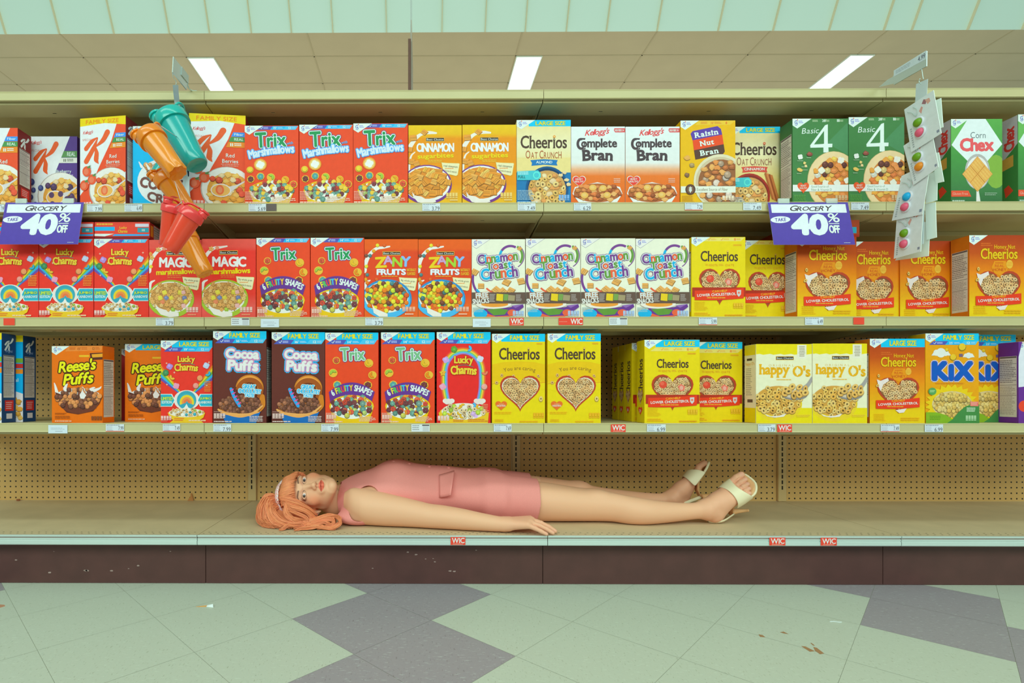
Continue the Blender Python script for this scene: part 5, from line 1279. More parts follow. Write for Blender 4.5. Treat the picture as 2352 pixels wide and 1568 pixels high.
place('raisin', 1, 1563, 1689, 278.5, 'yellow box with slanted purple, red and brown title block', G2, side='L')
place('oatc', 1, 1665, 1792, 293, 'cream box with red ribbon half hidden behind the yellow box', G2, Y=1.965, wd=.195, pivot='R')
place('basic', 1, 1820, 1948, 275, 'dark green box with big white numeral, side panel showing', G2, side='L')
place('basic', 1, 1949, 2077, 272, 'dark green box with big white numeral, partly behind the hanging white cards', G2)
place('chex', 1, 2184, 2302, 277, 'green box with white diamond and golden woven square, standing whole', G2, side='L', Y=1.895)
place('chex', 1, 2338, 2462, 267, 'green box with white diamond cut off by the picture edge', G2, side='L', Y=1.895)
# middle stocked shelf
place('charms', 2, -36, 89, 546, 'red rainbow box under the first discount sign, cut off by the picture edge', G3)
place('charms', 2, 90, 215, 546, 'red rainbow box half covered by the first discount sign', G3)
place('charms', 2, 216.5, 341.5, 546.5, 'red rainbow box clear of the discount sign, beside the coral box', G3)
place('magic', 2, 342.5, 463, 549, 'coral-red box with lime bowl, behind the hanging shakers', G3)
place('magic', 2, 463.5, 587.5, 547, 'coral-red box with lime bowl, beside the purple-banner box', G3)
place('trix', 2, 589, 712, 545, 'orange-red box with purple banner, next to the coral box on the middle shelf', G3)
place('trix', 2, 713.5, 836.5, 545, 'orange-red box with purple banner, next to the blue-bowl box on the middle shelf', G3)
place('zany', 2, 837, 960, 548.5, 'orange box with blue bowl of coloured balls, beside the purple-banner box', G3)
place('zany', 2, 960.5, 1083, 549, 'orange box with blue bowl of coloured balls, beside the cream boxes', G3)
CT = 'cream box with multicoloured three-line title, %s of four'
place('toast', 2, 1083.5, 1206, 549, CT % 'first', G3)
place('toast', 2, 1207.5, 1333, 548, CT % 'second', G3)
place('toast', 2, 1334, 1459.5, 547.5, CT % 'third', G3)
place('toast', 2, 1460.5, 1583, 548.5, CT % 'last' + ', beside the yellow boxes', G3)
place('oh', 2, 1588, 1712, 545, 'yellow heart-bowl box on the middle shelf, standing in front', G3, side='L')
place('oh', 2, 1702, 1823, 553, 'yellow heart-bowl box set back on the middle shelf, under the second sign', G3, Y=1.955, wd=.19)
HN = 'brown-to-yellow hexagon box on the middle shelf, '
place('honey', 2, 1831, 1967, 545, HN + 'just under the second discount sign', G3, side='L')
place('honey', 2, 1944, 2060, 556, HN + 'set back beside the one under the sign', G3, Y=1.962, wd=.195)
place('honey', 2, 2067, 2190, 555, HN + 'below the hanging white cards', G3, Y=1.957, wd=.2)
place('honey', 2, 2226, 2358, 542, HN + 'with its pale side panel showing', G3, side='L')
# boxes lying flat on top
def flat(key, xl, xr, y0, y1, label):
    return place(key, 2, xl, xr, y0, label, 'boxes lying flat on the middle row', lift=W(900, y1, YF).z - SHZ[2] - .0004 + .002, Y=YF + .012)

def lying(key, xl, xr, top_of, label, base=(160, 40, 36)):
    a = DES[key][0](); wm, hm, dp = .196, .06, .275
    xa, xb = W(xl, 500, YF).x, W(xr, 500, YF).x
    t = thing('cereal_box', label, 'cereal box', ((xa + xb) / 2, YF + .006, top_of), (0, 0, 0), 'boxes lying flat on the middle row')
    t.scale = ((xb - xa) / wm, 1, 1)
    cs = pc(*base); f = MB(); f.box(-wm / 2, wm / 2, 0, dp, 0, hm, 0, cs); me = bevel(f.mesh('lying_carton'), .0016, 2)
    ca = me.color_attributes['Col']; c = np.ones((len(me.vertices), 4), np.float32); c[:, :3] = cs; ca.data.foreach_set('color', c.ravel()); me.materials.append(M_PRINT)
    obj('carton', me, None, t); obj('front_panel', a.mesh('box_end', wm, hm), None, t)
    sa = Art(600, 130, base); sa.facts(60, 8, 580, 122, 3); sa.rect(10, 20, 50, 110, (226, 150, 40))
    o = obj('side_panel', sa.mesh('box_side', dp - .002, hm - .002), None, t, (wm / 2, dp / 2, .001)); o.rotation_euler = (0, 0, math.pi / 2)
zt = W(963, 546, YF).z + .0012
lying('flat', -40, 86, zt, 'red box lying flat above the first discount sign, cut off by the picture edge')
lying('flat', 88, 213, zt, 'red box lying flat, half behind the first discount sign')
lying('flat', 215, 342, zt, 'red box lying flat beside the hanging red shaker')
zt = W(963, 545, YF).z + .0012
lying('flath', 1846, 1977, zt, 'brown box lying flat behind the second discount sign', (140, 52, 28))
# lower stocked shelf
place('blue', 3, -120, 4, 763, 'blue box, dark side panel turned out, at the picture edge', G4, side='R', yaw=0, wd=.19, pivot='R')
place('blue', 3, -70, 53, 769, 'second blue box, dark side panel turned out, behind the first', G4, side='R', Y=1.9565, wd=.19, pivot='R')
place('reese', 3, 114, 236, 793, 'bright orange box with lime lettering standing alone at the shelf edge', G4, side='R', yaw=-.06, pivot='R')
place('dark', 3, 279, 400, 800, 'dark red box barely showing behind the set-back orange box', G4, Y=2.062, wd=.19)
place('reesel', 3, 287, 405, 789, 'bright orange box with lime lettering set back behind the red rainbow box', G4, Y=1.985, wd=.195)
place('charmsl', 3, 369.5, 489, 781, 'red rainbow box with cyan top band beside the dark brown boxes', G4, Y=1.905, wd=.1895)
place('cocoa', 3, 489.5, 612, 759.5, 'dark brown box with white bubble title, beside the red rainbow box', G4, side='R')
place('cocoa', 3, 624, 746.5, 762, 'dark brown box with white bubble title, beside the orange-red box', G4)
place('trixf', 3, 747, 869, 763, 'tall orange-red box with purple banner on the lower shelf, beside the dark brown box', G4)
place('trixf', 3, 875, 998.5, 762.5, 'tall orange-red box with purple banner on the lower shelf, beside the rainbow-arch box', G4)
place('charmsf', 3, 1003, 1127, 762, 'tall red box with a full rainbow arch', G4)
place('caring', 3, 1130, 1252, 766, 'tall yellow heart-bowl box beside the rainbow-arch box', G4)
place('caring', 3, 1257.5, 1380, 765.5, 'tall yellow heart-bowl box beside the empty gap', G4)
place('ohl', 3, 1480, 1607, 780, 'yellow box with cyan band and red ribbon, front of its column', G4, side='L')
xs = W(1480, 500, YF).x
for Yc, lab in ((2.0, 'nearest of the yellow boxes queued in the gap'), (2.068, 'middle of the yellow boxes queued in the gap'), (2.138, 'deepest of the yellow boxes queued in the gap')):
    px = CXP + FPX * ((xs * cy_ + Yc * sy_) / (Yc * cy_ - xs * sy_))
    place('ohl', 3, px, px + 100, HZ - (W(963, 780, YF).z - CAMZ) * FPX / Yc, lab, G4, side='L', Y=Yc, wd=.198)
place('ohl', 3, 1584, 1705, 785, 'yellow box with cyan band set back beside the front one', G4, Y=1.958, wd=.2, pivot='R')
place('happy', 3, 1736, 1865, 790, 'cream and yellow box with gold title, its side panel showing', G4, side='L')
place('happy', 3, 1866, 1991.5, 789, 'cream and yellow box with gold title, beside the brown-to-yellow box', G4)
place('honeyl', 3, 1997.5, 2124, 778, 'brown-to-yellow box with cyan band on the lower shelf', G4, side='L')
place('honeyl', 3, 1975, 2100, 783, 'brown-to-yellow box with cyan band, hidden behind its twin', G4, Y=1.962, wd=.2)
place('kix', 3, 2125, 2248, 766, 'orange-yellow box with big blue title, standing in front', G4)
place('kix', 3, 2215, 2333, 769, 'orange-yellow box with big blue title, set back behind its twin', G4, Y=1.962, wd=.2, pivot='R', side='R')
place('purple', 3, 2339, 2460, 785, 'purple and white box at the picture edge on the lower shelf', G4, side='L', Y=1.895)

# ------------------------------------------------------------------ price tags on the rails
M_TAG = mat('paper_label', None, 0.6, attr=True)
def tagart(kind, price):
    if kind == 'wic':
        a = Art(130, 90, (226, 66, 40)); a.text('WIC', 12, 10, 122, 70, WH, .02); a.lines(20, 76, 110, 88, 1, (240, 170, 140), .7, 2)
    elif kind == 'wide':
        a = Art(220, 80, (226, 60, 32)); a.text('WIC', 108, 10, 214, 70, WH, .02); a.lines(5, 40, 100, 52, 1, (236, 150, 120), .5, 3)
    elif kind == 'red': a = Art(110, 80, (226, 66, 34))
    elif kind == 'dark': a = Art(110, 70, (84, 72, 66))
    elif kind == 'code': a = Art(195, 72, (196, 212, 205)); a.lines(10, 10, 95, 66, 3, (120, 125, 120), .4, 5); a.rect(115, 4, 190, 16, (80, 70, 66)); a.rect(120, 20, 186, 68, (176, 188, 182))
    elif kind == 'note': a = Art(195, 85, (190, 212, 210)); a.lines(25, 30, 180, 55, 2, (140, 150, 150), .3, 4); a.rect(70, 62, 145, 66, (110, 118, 118))
    else:
        a = Art(195, 80, (190, 208, 205)); a.lines(8, 6, 150, 20, 1, (130, 138, 138), .6, 2); a.lines(8, 26, 90, 70, 3, (140, 148, 148), .3, 3); a.rect(14, 66, 80, 70, (110, 116, 116))
        x0 = 105 if kind == 'big' else 135
        a.text(price, x0, 34 if kind == 'big' else 22, 188, 76 if kind == 'big' else 66, (70, 68, 66), .01)
        if kind == 'sale': a.rect(0, 73, 195, 80, (226, 100, 70))
    return a
def ptag(tier, xl, xr, kind, price, where, tilt=0.0, dz=0.0):
    Y = YS - .0032 if tier is not None else YD - .0048
    ztop = (SHZ[tier] - .003 if tier is not None else DECK - .0035) + dz
    hh = {'note': .030, 'wic': .0275, 'wide': .026, 'red': .025, 'dark': .025}.get(kind, .0265)
    xa, xb = W(xl, 500, Y).x, W(xr, 500, Y).x
    a = tagart(kind, price)
    me = a.mesh('tag', xb - xa, hh, 6e-6, .0002)
    me.materials.clear(); me.materials.append(M_TAG)
    bm = bmesh.new(); bm.from_mesh(me)
    lay = bm.verts.layers.float_color['Col']
    w = (xb - xa) / 2
    vs = [bm.verts.new((x, y, z)) for y in (0.0, -.0002) for x, z in ((-w, 0), (w, 0), (w, hh), (-w, hh))]
    for v in vs: v[lay] = (.7, .75, .72, 1)
    for f in ((3, 2, 1, 0), (0, 1, 5, 4), (1, 2, 6, 5), (2, 3, 7, 6), (3, 0, 4, 7)): 
        bm.faces.new([vs[i] for i in (f if f == (3, 2, 1, 0) else f)])
    bm.to_mesh(me); bm.free()
    o = obj('shelf_sticker' if kind in ('wic', 'wide', 'red', 'dark') else 'price_tag', me, None, None, ((xa + xb) / 2, Y, ztop - hh)); o.rotation_euler = (0, tilt, 0)
    tag(o, where, 'sticker' if kind in ('wic', 'wide', 'red', 'dark') else 'price tag', 'labels on the shelf rails')
T = {'big': 'white price tag reading %s ', 'small': 'small white price tag reading %s ', 'sale': 'red-edged price tag reading %s '}
for tier, L in ((1, ((-14, 10, 'small', '7.99', 'cut off by the picture edge'), (200, 235, 'big', '7.99', 'under the tall berry box left of the shakers'), (286, 327, 'small', '6.49', 'under the cyan box'), (571, 611, 'big', '5.69', 'under the first red-orange box'), (611.5, 635, 'dark', '', 'dark square sticker beside the 5.69 tag'),
        (970, 1011, 'big', '3.79', 'under the first purple-bowl box'), (1189, 1230, 'big', '7.49', 'under the cream box with blue bowl'), (1318, 1358, 'big', '6.29', 'under the white and orange bran box'), (1573, 1614, 'sale', '7.29', 'under the slanted title block box'), (1707, 1749, 'big', '7.49', 'under the cream box with red ribbon'), (1955, 1996, 'big', '7.49', 'under the second dark green box'))),
     (2, ((8, 34, 'red', '', 'plain red square sticker on the middle rail at the picture edge'), (358, 399, 'big', '3.79', 'under the coral box behind the shakers'), (531, 573, 'code', '', 'white tag with dark header under the second coral box'), (599, 641, 'note', '', 'curling pale blue tag under the first purple-banner box'), (839, 880, 'big', '3.79', 'under the first blue-bowl box'),
        (1086, 1127, 'note', '', 'curling pale blue tag under the first cream box'), (1170, 1203, 'wic', '', 'red three-letter sticker under the first cream box'), (1283, 1339, 'wide', '', 'wide red three-letter sticker between the second and third cream boxes'), (1399, 1441, 'code', '', 'white tag with dark header under the third cream box'), (1605, 1647, 'sale', '5.99', 'under the front yellow box'), (1849, 1891, 'small', '6.49', 'under the first brown-to-yellow box'), (1960, 1985, 'red', '', 'plain red square sticker under a brown-to-yellow box'))),
     (3, ((111, 155, 'note', '', 'tilted pale blue tag under the bright orange box'), (243, 285, 'sale', '7.99', 'in the gap after the bright orange box'), (374, 414, 'sale', '7.49', 'under the lower red rainbow box'), (490, 531, 'big', '7.99', 'under the first dark brown box'), (738, 778, 'big', '7.99', 'under the first tall orange-red box'), (945, 987, 'code', '', 'white tag with dark header under the second tall orange-red box'), (1134, 1175, 'small', '7.69', 'under the first tall yellow box'),
        (1403, 1437, 'wic', '', 'red three-letter sticker under the queued yellow boxes'), (1486, 1529, 'big', '6.99', 'under the yellow box with cyan band'), (1741, 1781, 'big', '3.79', 'under the first cream and yellow box'), (1785, 1819, 'wic', '', 'red three-letter sticker beside the 3.79 tag on the lower rail'), (2023, 2066, 'sale', '7.49', 'under the lower brown-to-yellow box'), (2124, 2166, 'big', '6.99', 'under the big blue title box'))),
     (None, ((1035, 1069, 'wic', '', 'red three-letter sticker on the deck rail below the forearm'), (1767, 1804, 'wic', '', 'red three-letter sticker on the deck rail nearest the shoes'), (1885, 1922, 'wic', '', 'red three-letter sticker on the deck rail farther from the shoes')))):
    for xl, xr, kind, price, wh in L:
        lab = (T[kind] % price + wh) if kind in T else wh
        ptag(tier, xl, xr, kind, price, lab, 0.0, -.003 if kind == 'note' else 0)

# ------------------------------------------------------------------ discount signs
def sign(x0, x1, label):
    a = Art(880, 500, (80, 64, 150)); a.grad(0, 0, 880, 500, [(0, (82, 68, 152)), (1, (76, 60, 148))])
    a.rect(30, 22, 850, 124, (206, 222, 216))
    a.text('GROCERY', 235, 38, 700, 104, (60, 52, 54), .02, shear=.35, jit=.1, gap=.03, sizes=[1.1, .9, .85, .9, .9, .95, 1.05])
    a.ell(112, 206, 108, 40, (206, 222, 216), 26, -.05); a.text('TAKE', 52, 186, 174, 226, (80, 64, 150), .03, rot=3, shear=.12)
    a.text('40', 210, 132, 628, 398, (208, 226, 220), .085, gap=.03, shear=.06)
    a.ell(668, 160, 36, 30, WH, 16); a.ell(668, 160, 16, 14, (80, 64, 150), 12); a.ell(720, 210, 36, 30, WH, 16); a.ell(720, 210, 16, 14, (80, 64, 150), 12); a.poly([(740, 130), (752, 134), (640, 240), (626, 236)], WH)
    a.rect(632, 250, 745, 258, WH); a.text('OFF', 622, 272, 742, 368, WH, .05)
    a.lines(760, 478, 830, 486, 1, WH, .5, 2)
    tp = W(x0, 465, YS - .006); wm = W(x1, 465, YS - .006).x - tp.x; hh = .163
    t = thing('discount_sign', label, 'sign', (tp.x + wm / 2, YS - .0062, tp.z), (0, 0, 0), 'purple discount signs')
    f = MB(); f.box(-wm / 2, wm / 2, 0, .0006, -hh, 0, 0, pc(190, 200, 205))
    me = f.mesh('sign_card'); me.materials.append(M_PRINT); c = obj('card', me, None, t); c.rotation_euler = (-.2, 0, 0)
    m2 = a.mesh('sign_print', wm, hh, 1e-5, .0002); p = obj('print', m2, None, c, (0, 0, -hh))
    m_clip = mat('clear_plastic_clip', (.75, .8, .76), .15, trans=.6)
    for s in (-.3, .3):
        f = MB(); f.box(s * wm - .02, s * wm + .02, -.0015, .003, -.004, .014); obj('clip', f.mesh('sign_clip'), m_clip, t)
sign(13, 193, 'purple and white discount sign in front of the red rainbow boxes')
sign(1763, 1947, 'purple and white discount sign in front of the yellow and brown boxes')
# ------------------------------------------------------------------ the person lying on the deck
DZ = DECK + 0.0012
def smin(a, b, k):
    h = np.clip(0.5 + 0.5 * (b - a) / k, 0, 1)
    return b + (a - b) * h - k * h * (1 - h)
def smax(a, b, k): return -smin(-a, -b, k)
class Field:
    def __init__(s, xs, ys, zs, dtype=np.float32):
        s.x, s.y, s.z = [np.asarray(a, dtype) for a in (xs, ys, zs)]
        s.F = np.full((len(s.x), len(s.y), len(s.z)), 0.06, dtype)
    def block(s, lo, hi):
        i = [(max(0, np.searchsorted(a, l) - 1), min(len(a), np.searchsorted(a, h) + 1)) for a, l, h in zip((s.x, s.y, s.z), lo, hi)]
        sl = tuple(slice(*t) for t in i)
        return sl, s.x[sl[0]][:, None, None], s.y[sl[1]][None, :, None], s.z[sl[2]][None, None, :]
    def op(s, fn, lo, hi, k=0.01, mode='u', pad=0.03):
        sl, X, Y, Z = s.block(np.array(lo) - pad, np.array(hi) + pad)
        if any(q.stop <= q.start for q in sl): return
        d = fn(X, Y, Z).astype(np.float32)
        if mode == 'u': s.F[sl] = smin(s.F[sl], d, k)
        elif mode == 'sub': s.F[sl] = smax(s.F[sl], -d, k)
        elif mode == 'int': s.F[sl] = smax(s.F[sl], d, k)
    def cone(s, a, b, r1, r2, k=0.012, mode='u'):
        a, b = np.array(a, float), np.array(b, float); ba = b - a; L2 = ba @ ba
        def fn(X, Y, Z):
            px, py, pz = X - a[0], Y - a[1], Z - a[2]
            h = np.clip((px * ba[0] + py * ba[1] + pz * ba[2]) / L2, 0, 1)
            return np.sqrt((px - h * ba[0]) ** 2 + (py - h * ba[1]) ** 2 + (pz - h * ba[2]) ** 2) - (r1 + (r2 - r1) * h)
        m = max(r1, r2)
        s.op(fn, np.minimum(a, b) - m, np.maximum(a, b) + m, k, mode)
    def ell(s, c, R, rad, k=0.012, mode='u'):          # R rows: local axes
        c = np.array(c, float); R = np.array(R, float); rad = np.array(rad, float)
        def fn(X, Y, Z):
            px, py, pz = X - c[0], Y - c[1], Z - c[2]
            q = [(px * R[i, 0] + py * R[i, 1] + pz * R[i, 2]) for i in range(3)]
            k0 = np.sqrt(sum((q[i] / rad[i]) ** 2 for i in range(3))); k1 = np.sqrt(sum((q[i] / rad[i] ** 2) ** 2 for i in range(3)))
            return k0 * (k0 - 1) / np.maximum(k1, 1e-6)
        m = rad.max()
        s.op(fn, c - m, c + m, k, mode)
    def tubex(s, st, k=0.02, grow=0.0, mode='u'):       # stations (x, cy, cz, half width y, half height z)
        st = np.array(st, float)
        def fn(X, Y, Z):
            x = X[:, 0, 0]
            cy, cz, a, b = [hermite(x, st[:, 0], st[:, i]) for i in (1, 2, 3, 4)]
            cy, cz, a, b = [v[:, None, None] for v in (cy, cz, a + grow, b + grow)]
            rr = np.sqrt(((Y - cy) / a) ** 2 + ((Z - cz) / b) ** 2)
            g = np.sqrt(((Y - cy) / a ** 2) ** 2 + ((Z - cz) / b ** 2) ** 2)
            d = rr * (rr - 1) / np.maximum(g, 1e-4)
            d = np.maximum(d, -np.minimum(a, b))
            ex = np.maximum(st[0, 0] - X, X - st[-1, 0])
            return np.where(ex > 0, np.sqrt(np.maximum(d, 0) ** 2 + ex ** 2), d)
        m = st[:, 3:5].max() + grow
        lo = (st[0, 0], (st[:, 1] - st[:, 3]).min() - grow, (st[:, 2] - st[:, 4]).min() - grow); hi = (st[-1, 0], (st[:, 1] + st[:, 3]).max() + grow, (st[:, 2] + st[:, 4]).max() + grow)
        s.op(fn, lo, hi, k, mode)
    def polygonize(s):
        F = s.F; S = F < 0
        n = S[:-1, :-1, :-1].astype(np.int8)
        c = np.zeros(n.shape, np.int8)
        for dx in (0, 1):
            for dy in (0, 1):
                for dz in (0, 1): c += S[dx:S.shape[0] - 1 + dx, dy:S.shape[1] - 1 + dy, dz:S.shape[2] - 1 + dz]
        act = (c > 0) & (c < 8)
        I, J, K = np.nonzero(act)
        idx = np.full(act.shape, -1, np.int32); idx[I, J, K] = np.arange(len(I))
        co = np.array([[dx, dy, dz] for dx in (0, 1) for dy in (0, 1) for dz in (0, 1)])
        V = np.stack([F[I + d[0], J + d[1], K + d[2]] for d in co], 1)
        acc = np.zeros((len(I), 3)); cnt = np.zeros(len(I))
        for a in range(8):
            for b in range(a + 1, 8):
                if abs(co[a] - co[b]).sum() != 1: continue
                m = (V[:, a] < 0) != (V[:, b] < 0)
                t = V[m, a] / (V[m, a] - V[m, b])
                acc[m] += co[a] + t[:, None] * (co[b] - co[a]); cnt[m] += 1
        loc = acc / cnt[:, None]
        P = np.stack([ax[i] + loc[:, q] * (ax[i + 1] - ax[i]) for q, (ax, i) in enumerate(((s.x, I), (s.y, J), (s.z, K)))], 1)
        quads = []
        for ax in range(3):
            A = S[:-1] if ax == 0 else S[:, :-1] if ax == 1 else S[:, :, :-1]
            B = S[1:] if ax == 0 else S[:, 1:] if ax == 1 else S[:, :, 1:]
            e = np.argwhere(A != B); u, v = (ax + 1) % 3, (ax + 2) % 3
            ok = (e[:, u] > 0) & (e[:, v] > 0) & (e[:, u] < act.shape[u]) & (e[:, v] < act.shape[v]) & (e[:, ax] < act.shape[ax])
            e = e[ok]
            fl = A[e[:, 0], e[:, 1], e[:, 2]]
            q = []
            for du, dv in ((1, 1), (0, 1), (0, 0), (1, 0)):
                g = e.copy(); g[:, u] -= du; g[:, v] -= dv; q.append(idx[g[:, 0], g[:, 1], g[:, 2]])
            q = np.stack(q, 1); q[~fl] = q[~fl][:, ::-1]
            quads.append(q)
        Q = np.vstack(quads); Q = Q[(Q >= 0).all(1)]
        return P, Q
def hermite(x, X, Y):
    X = np.asarray(X, float); Y = np.asarray(Y, float)
    m = np.gradient(Y, X); i = np.clip(np.searchsorted(X, x) - 1, 0, len(X) - 2)
    h = X[i + 1] - X[i]; t = np.clip((x - X[i]) / h, 0, 1)
    return (2 * t ** 3 - 3 * t ** 2 + 1) * Y[i] + (t ** 3 - 2 * t ** 2 + t) * h * m[i] + (-2 * t ** 3 + 3 * t ** 2) * Y[i + 1] + (t ** 3 - t ** 2) * h * m[i + 1]
def np_mesh(name, P, Q, cols=None, smooth=True):
    me = bpy.data.meshes.new(name); n = Q.shape[1]
    me.vertices.add(len(P)); me.vertices.foreach_set('co', P.astype(np.float32).ravel())
    me.loops.add(Q.size); me.loops.foreach_set('vertex_index', Q.astype(np.int32).ravel())
    me.polygons.add(len(Q)); me.polygons.foreach_set('loop_start', np.arange(0, Q.size, n, dtype=np.int32))
    if smooth: me.polygons.foreach_set('use_smooth', np.ones(len(Q), bool))
    if cols is not None:
        ca = me.color_attributes.new('Col', 'FLOAT_COLOR', 'POINT'); c = np.ones((len(P), 4), np.float32); c[:, :3] = cols; ca.data.foreach_set('color', c.ravel())
    me.update(calc_edges=True); return me
def axis(*segs):                     # (start, end, step) pieces joined into one uneven axis
    out = []
    for a, b, h in segs: out += list(np.arange(a, b - h * .4, h))
    return np.array(out + [segs[-1][1]])
def unit(v): v = np.array(v, float); return v / np.linalg.norm(v)

# head frame: U to the crown, Fd out of the face, Lf to her left
HU = unit((-1, 0, -0.10)); HF = np.array((0.02, -.90, .43)); HF = unit(HF - HU * (HF @ HU)); HL = np.cross(HU, HF)
EYE = np.array(W(697.5, 1119, 1.968)); HO = EYE - HF * .084
def H(l, f, u): return HO + HL * l + HF * f + HU * u
HR = np.array((HL, HF, HU))

torso = [(-.325, 2.10, .262, .050, .050), (-.295, 2.125, .270, .105, .064), (-.25, 2.133, .276, .165, .078), (-.20, 2.135, .283, .176, .088), (-.15, 2.135, .295, .172, .102), (-.10, 2.135, .300, .166, .107), (-.045, 2.135, .296, .154, .101),
         (.04, 2.133, .291, .136, .095), (.09, 2.133, .290, .137, .094), (.165, 2.133, .286, .158, .089), (.25, 2.132, .283, .178, .087), (.31, 2.13, .280, .178, .083)]
nleg = [(.26, 2.055, .274, .088, .082), (.36, 2.043, .275, .086, .081), (.44, 2.035, .271, .081, .077), (.52, 2.028, .2665, .073, .0715), (.61, 2.022, .2605, .062, .064), (.68, 2.018, .2575, .056, .060), (.73, 2.008, .2545, .051, .056), (.79, 1.992, .245, .052, .0535), (.84, 1.984, .2415, .050, .0495), (.91, 1.986, .2385, .042, .0415), (.98, 1.990, .2385, .033, .0345), (1.04, 1.993, .2415, .0285, .031), (1.085, 1.996, .246, .030, .034)]
fleg = [(.26, 2.215, .272, .086, .079), (.36, 2.222, .272, .083, .079), (.46, 2.222, .267, .077, .074), (.54, 2.218, .263, .068, .069), (.62, 2.214, .2595, .057, .062), (.67, 2.212, .2575, .053, .0595), (.73, 2.210, .247, .050, .052), (.80, 2.208, .241, .049, .0465), (.88, 2.206, .238, .042, .040), (.96, 2.204, .2375, .032, .033), (1.02, 2.202, .240, .0275, .0295), (1.05, 2.200, .2435, .029, .031)]
# near hand
B = Field(axis((-.60, -.31, .0014), (-.31, .26, .0045), (.26, .50, .0021), (.50, 1.03, .005), (1.03, 1.32, .0019)), axis((1.785, 1.93, .0021), (1.93, 2.03, .0014), (2.03, 2.42, .0026)), axis((DZ - .004, .265, .0019), (.265, .385, .0014), (.385, .425, .002)))
B.tubex(torso, .02)
B.tubex(nleg, .03); B.tubex(fleg, .03)
# knees
B.ell((.675, 2.012, .298), np.eye(3), (.034, .030, .019), .02); B.ell((.672, 2.208, .297), np.eye(3), (.034, .030, .019), .02)
# neck and shoulders
B.cone(H(0, -.012, -.04), (-.345, 2.092, .258), .049, .050, .02); B.cone((-.345, 2.092, .258), (-.285, 2.125, .268), .05, .055, .03)
B.cone((-.27, 2.06, .268), (-.225, 1.985, .262), .05, .055, .03); B.cone((-.27, 2.21, .268), (-.225, 2.285, .262), .05, .055, .03)
B.cone(H(.018, .012, -.085), (-.325, 2.06, .287), .009, .007, .014)
# near arm
B.tubex([(-.290, 2.000, .279, .028, .030), (-.268, 1.983, .2765, .046, .049), (-.228, 1.967, .2685, .060, .0615), (-.185, 1.960, .2605, .062, .0645), (-.14, 1.952, .2555, .057, .0615), (-.06, 1.938, .2480, .0505, .0535), (.0, 1.926, .2420, .0470, .0475), (.035, 1.918, .2385, .0455, .0440), (.075, 1.910, .2370, .0450, .0425), (.15, 1.893, .2325, .0395, .0380), (.23, 1.877, .2255, .0325, .0310), (.285, 1.866, .2220, .0280, .0265), (.318, 1.864, .2215, .0275, .0240)], .014)
B.ell((-.225, 1.985, .2235), np.eye(3), (.078, .052, .028), .02)
for q in (0, 1): B.cone((.018 + .010 * q, 1.878, .2005), (.034 + .010 * q, 1.872, .222 - .006 * q), .0022, .0012, .003, 'sub')
# far arm, lying behind the body
B.tubex([(-.262, 2.285, .26, .05, .055), (-.222, 2.292, .2605, .058, .062), (-.10, 2.322, .25, .048, .052), (.03, 2.343, .238, .042, .042), (.16, 2.35, .232, .037, .036), (.28, 2.345, .222, .027, .025)], .014)
B.cone((.28, 2.345, .222), (.36, 2.342, .218), .026, .024, .016)
for q in range(4): B.cone((.37, 2.322 + .016 * q, .216), (.44 + (.012 if q in (1, 2) else 0), 2.318 + .018 * q, .206), .0105, .008, .005)
# near palm, fingers, thumb
fd = unit((.97, -.20, 0)); fs = np.array((.20, .97, 0.))     # along the fingers, across towards the thumb
WR = np.array((.300, 1.869, .2215))
def hp(a, b, z): return WR + fd * a + fs * b + np.array((0, 0, z))
MC = [hp(.088, .032, .012), hp(.093, .011, .0135), hp(.088, -.009, .0105), hp(.079, -.0265, .006)]
for q, (m, r) in enumerate(zip(MC, (.0135, .0138, .0130, .0118))):
    B.cone(hp(.0, .012 - q * .008, .0), m, .0195, r + .0015, .012)
FG = [  # (along, across) of each joint and tip, height above the deck
    ((.118, .034, .031), (.141, .035, .021), (.163, .034, .0085)), ((.127, .0115, .033), (.153, .0105, .022), (.176, .0085, .0085)),
    ((.121, -.0105, .0300), (.146, -.0135, .0195), (.167, -.016, .0085)), ((.106, -.029, .0245), (.127, -.032, .0155), (.145, -.034, .0078))]
RF = ((.0098, .0090, .0083, .0070), (.0100, .0092, .0084, .0071), (.0096, .0088, .0080, .0068), (.0086, .0078, .0071, .0060))
TIPS = []
for m, J, r in zip(MC, FG, RF):
    pts = [m] + [np.array((*(WR + fd * a + fs * b)[:2], DZ + z)) for a, b, z in J]
    for q in range(3): B.cone(pts[q], pts[q + 1], (r[q] + .0015) if q == 0 else r[q], r[q + 1], .0035)
    TIPS.append((pts[3], pts[2]))
th = [hp(.012, .022, -.004), hp(.045, .050, -.006), hp(.075, .062, -.012), hp(.098, .064, -.0165)]
for q in range(3): B.cone(th[q], th[q + 1], (.018, .013, .0105)[q], (.013, .0105, .008)[q], .006)
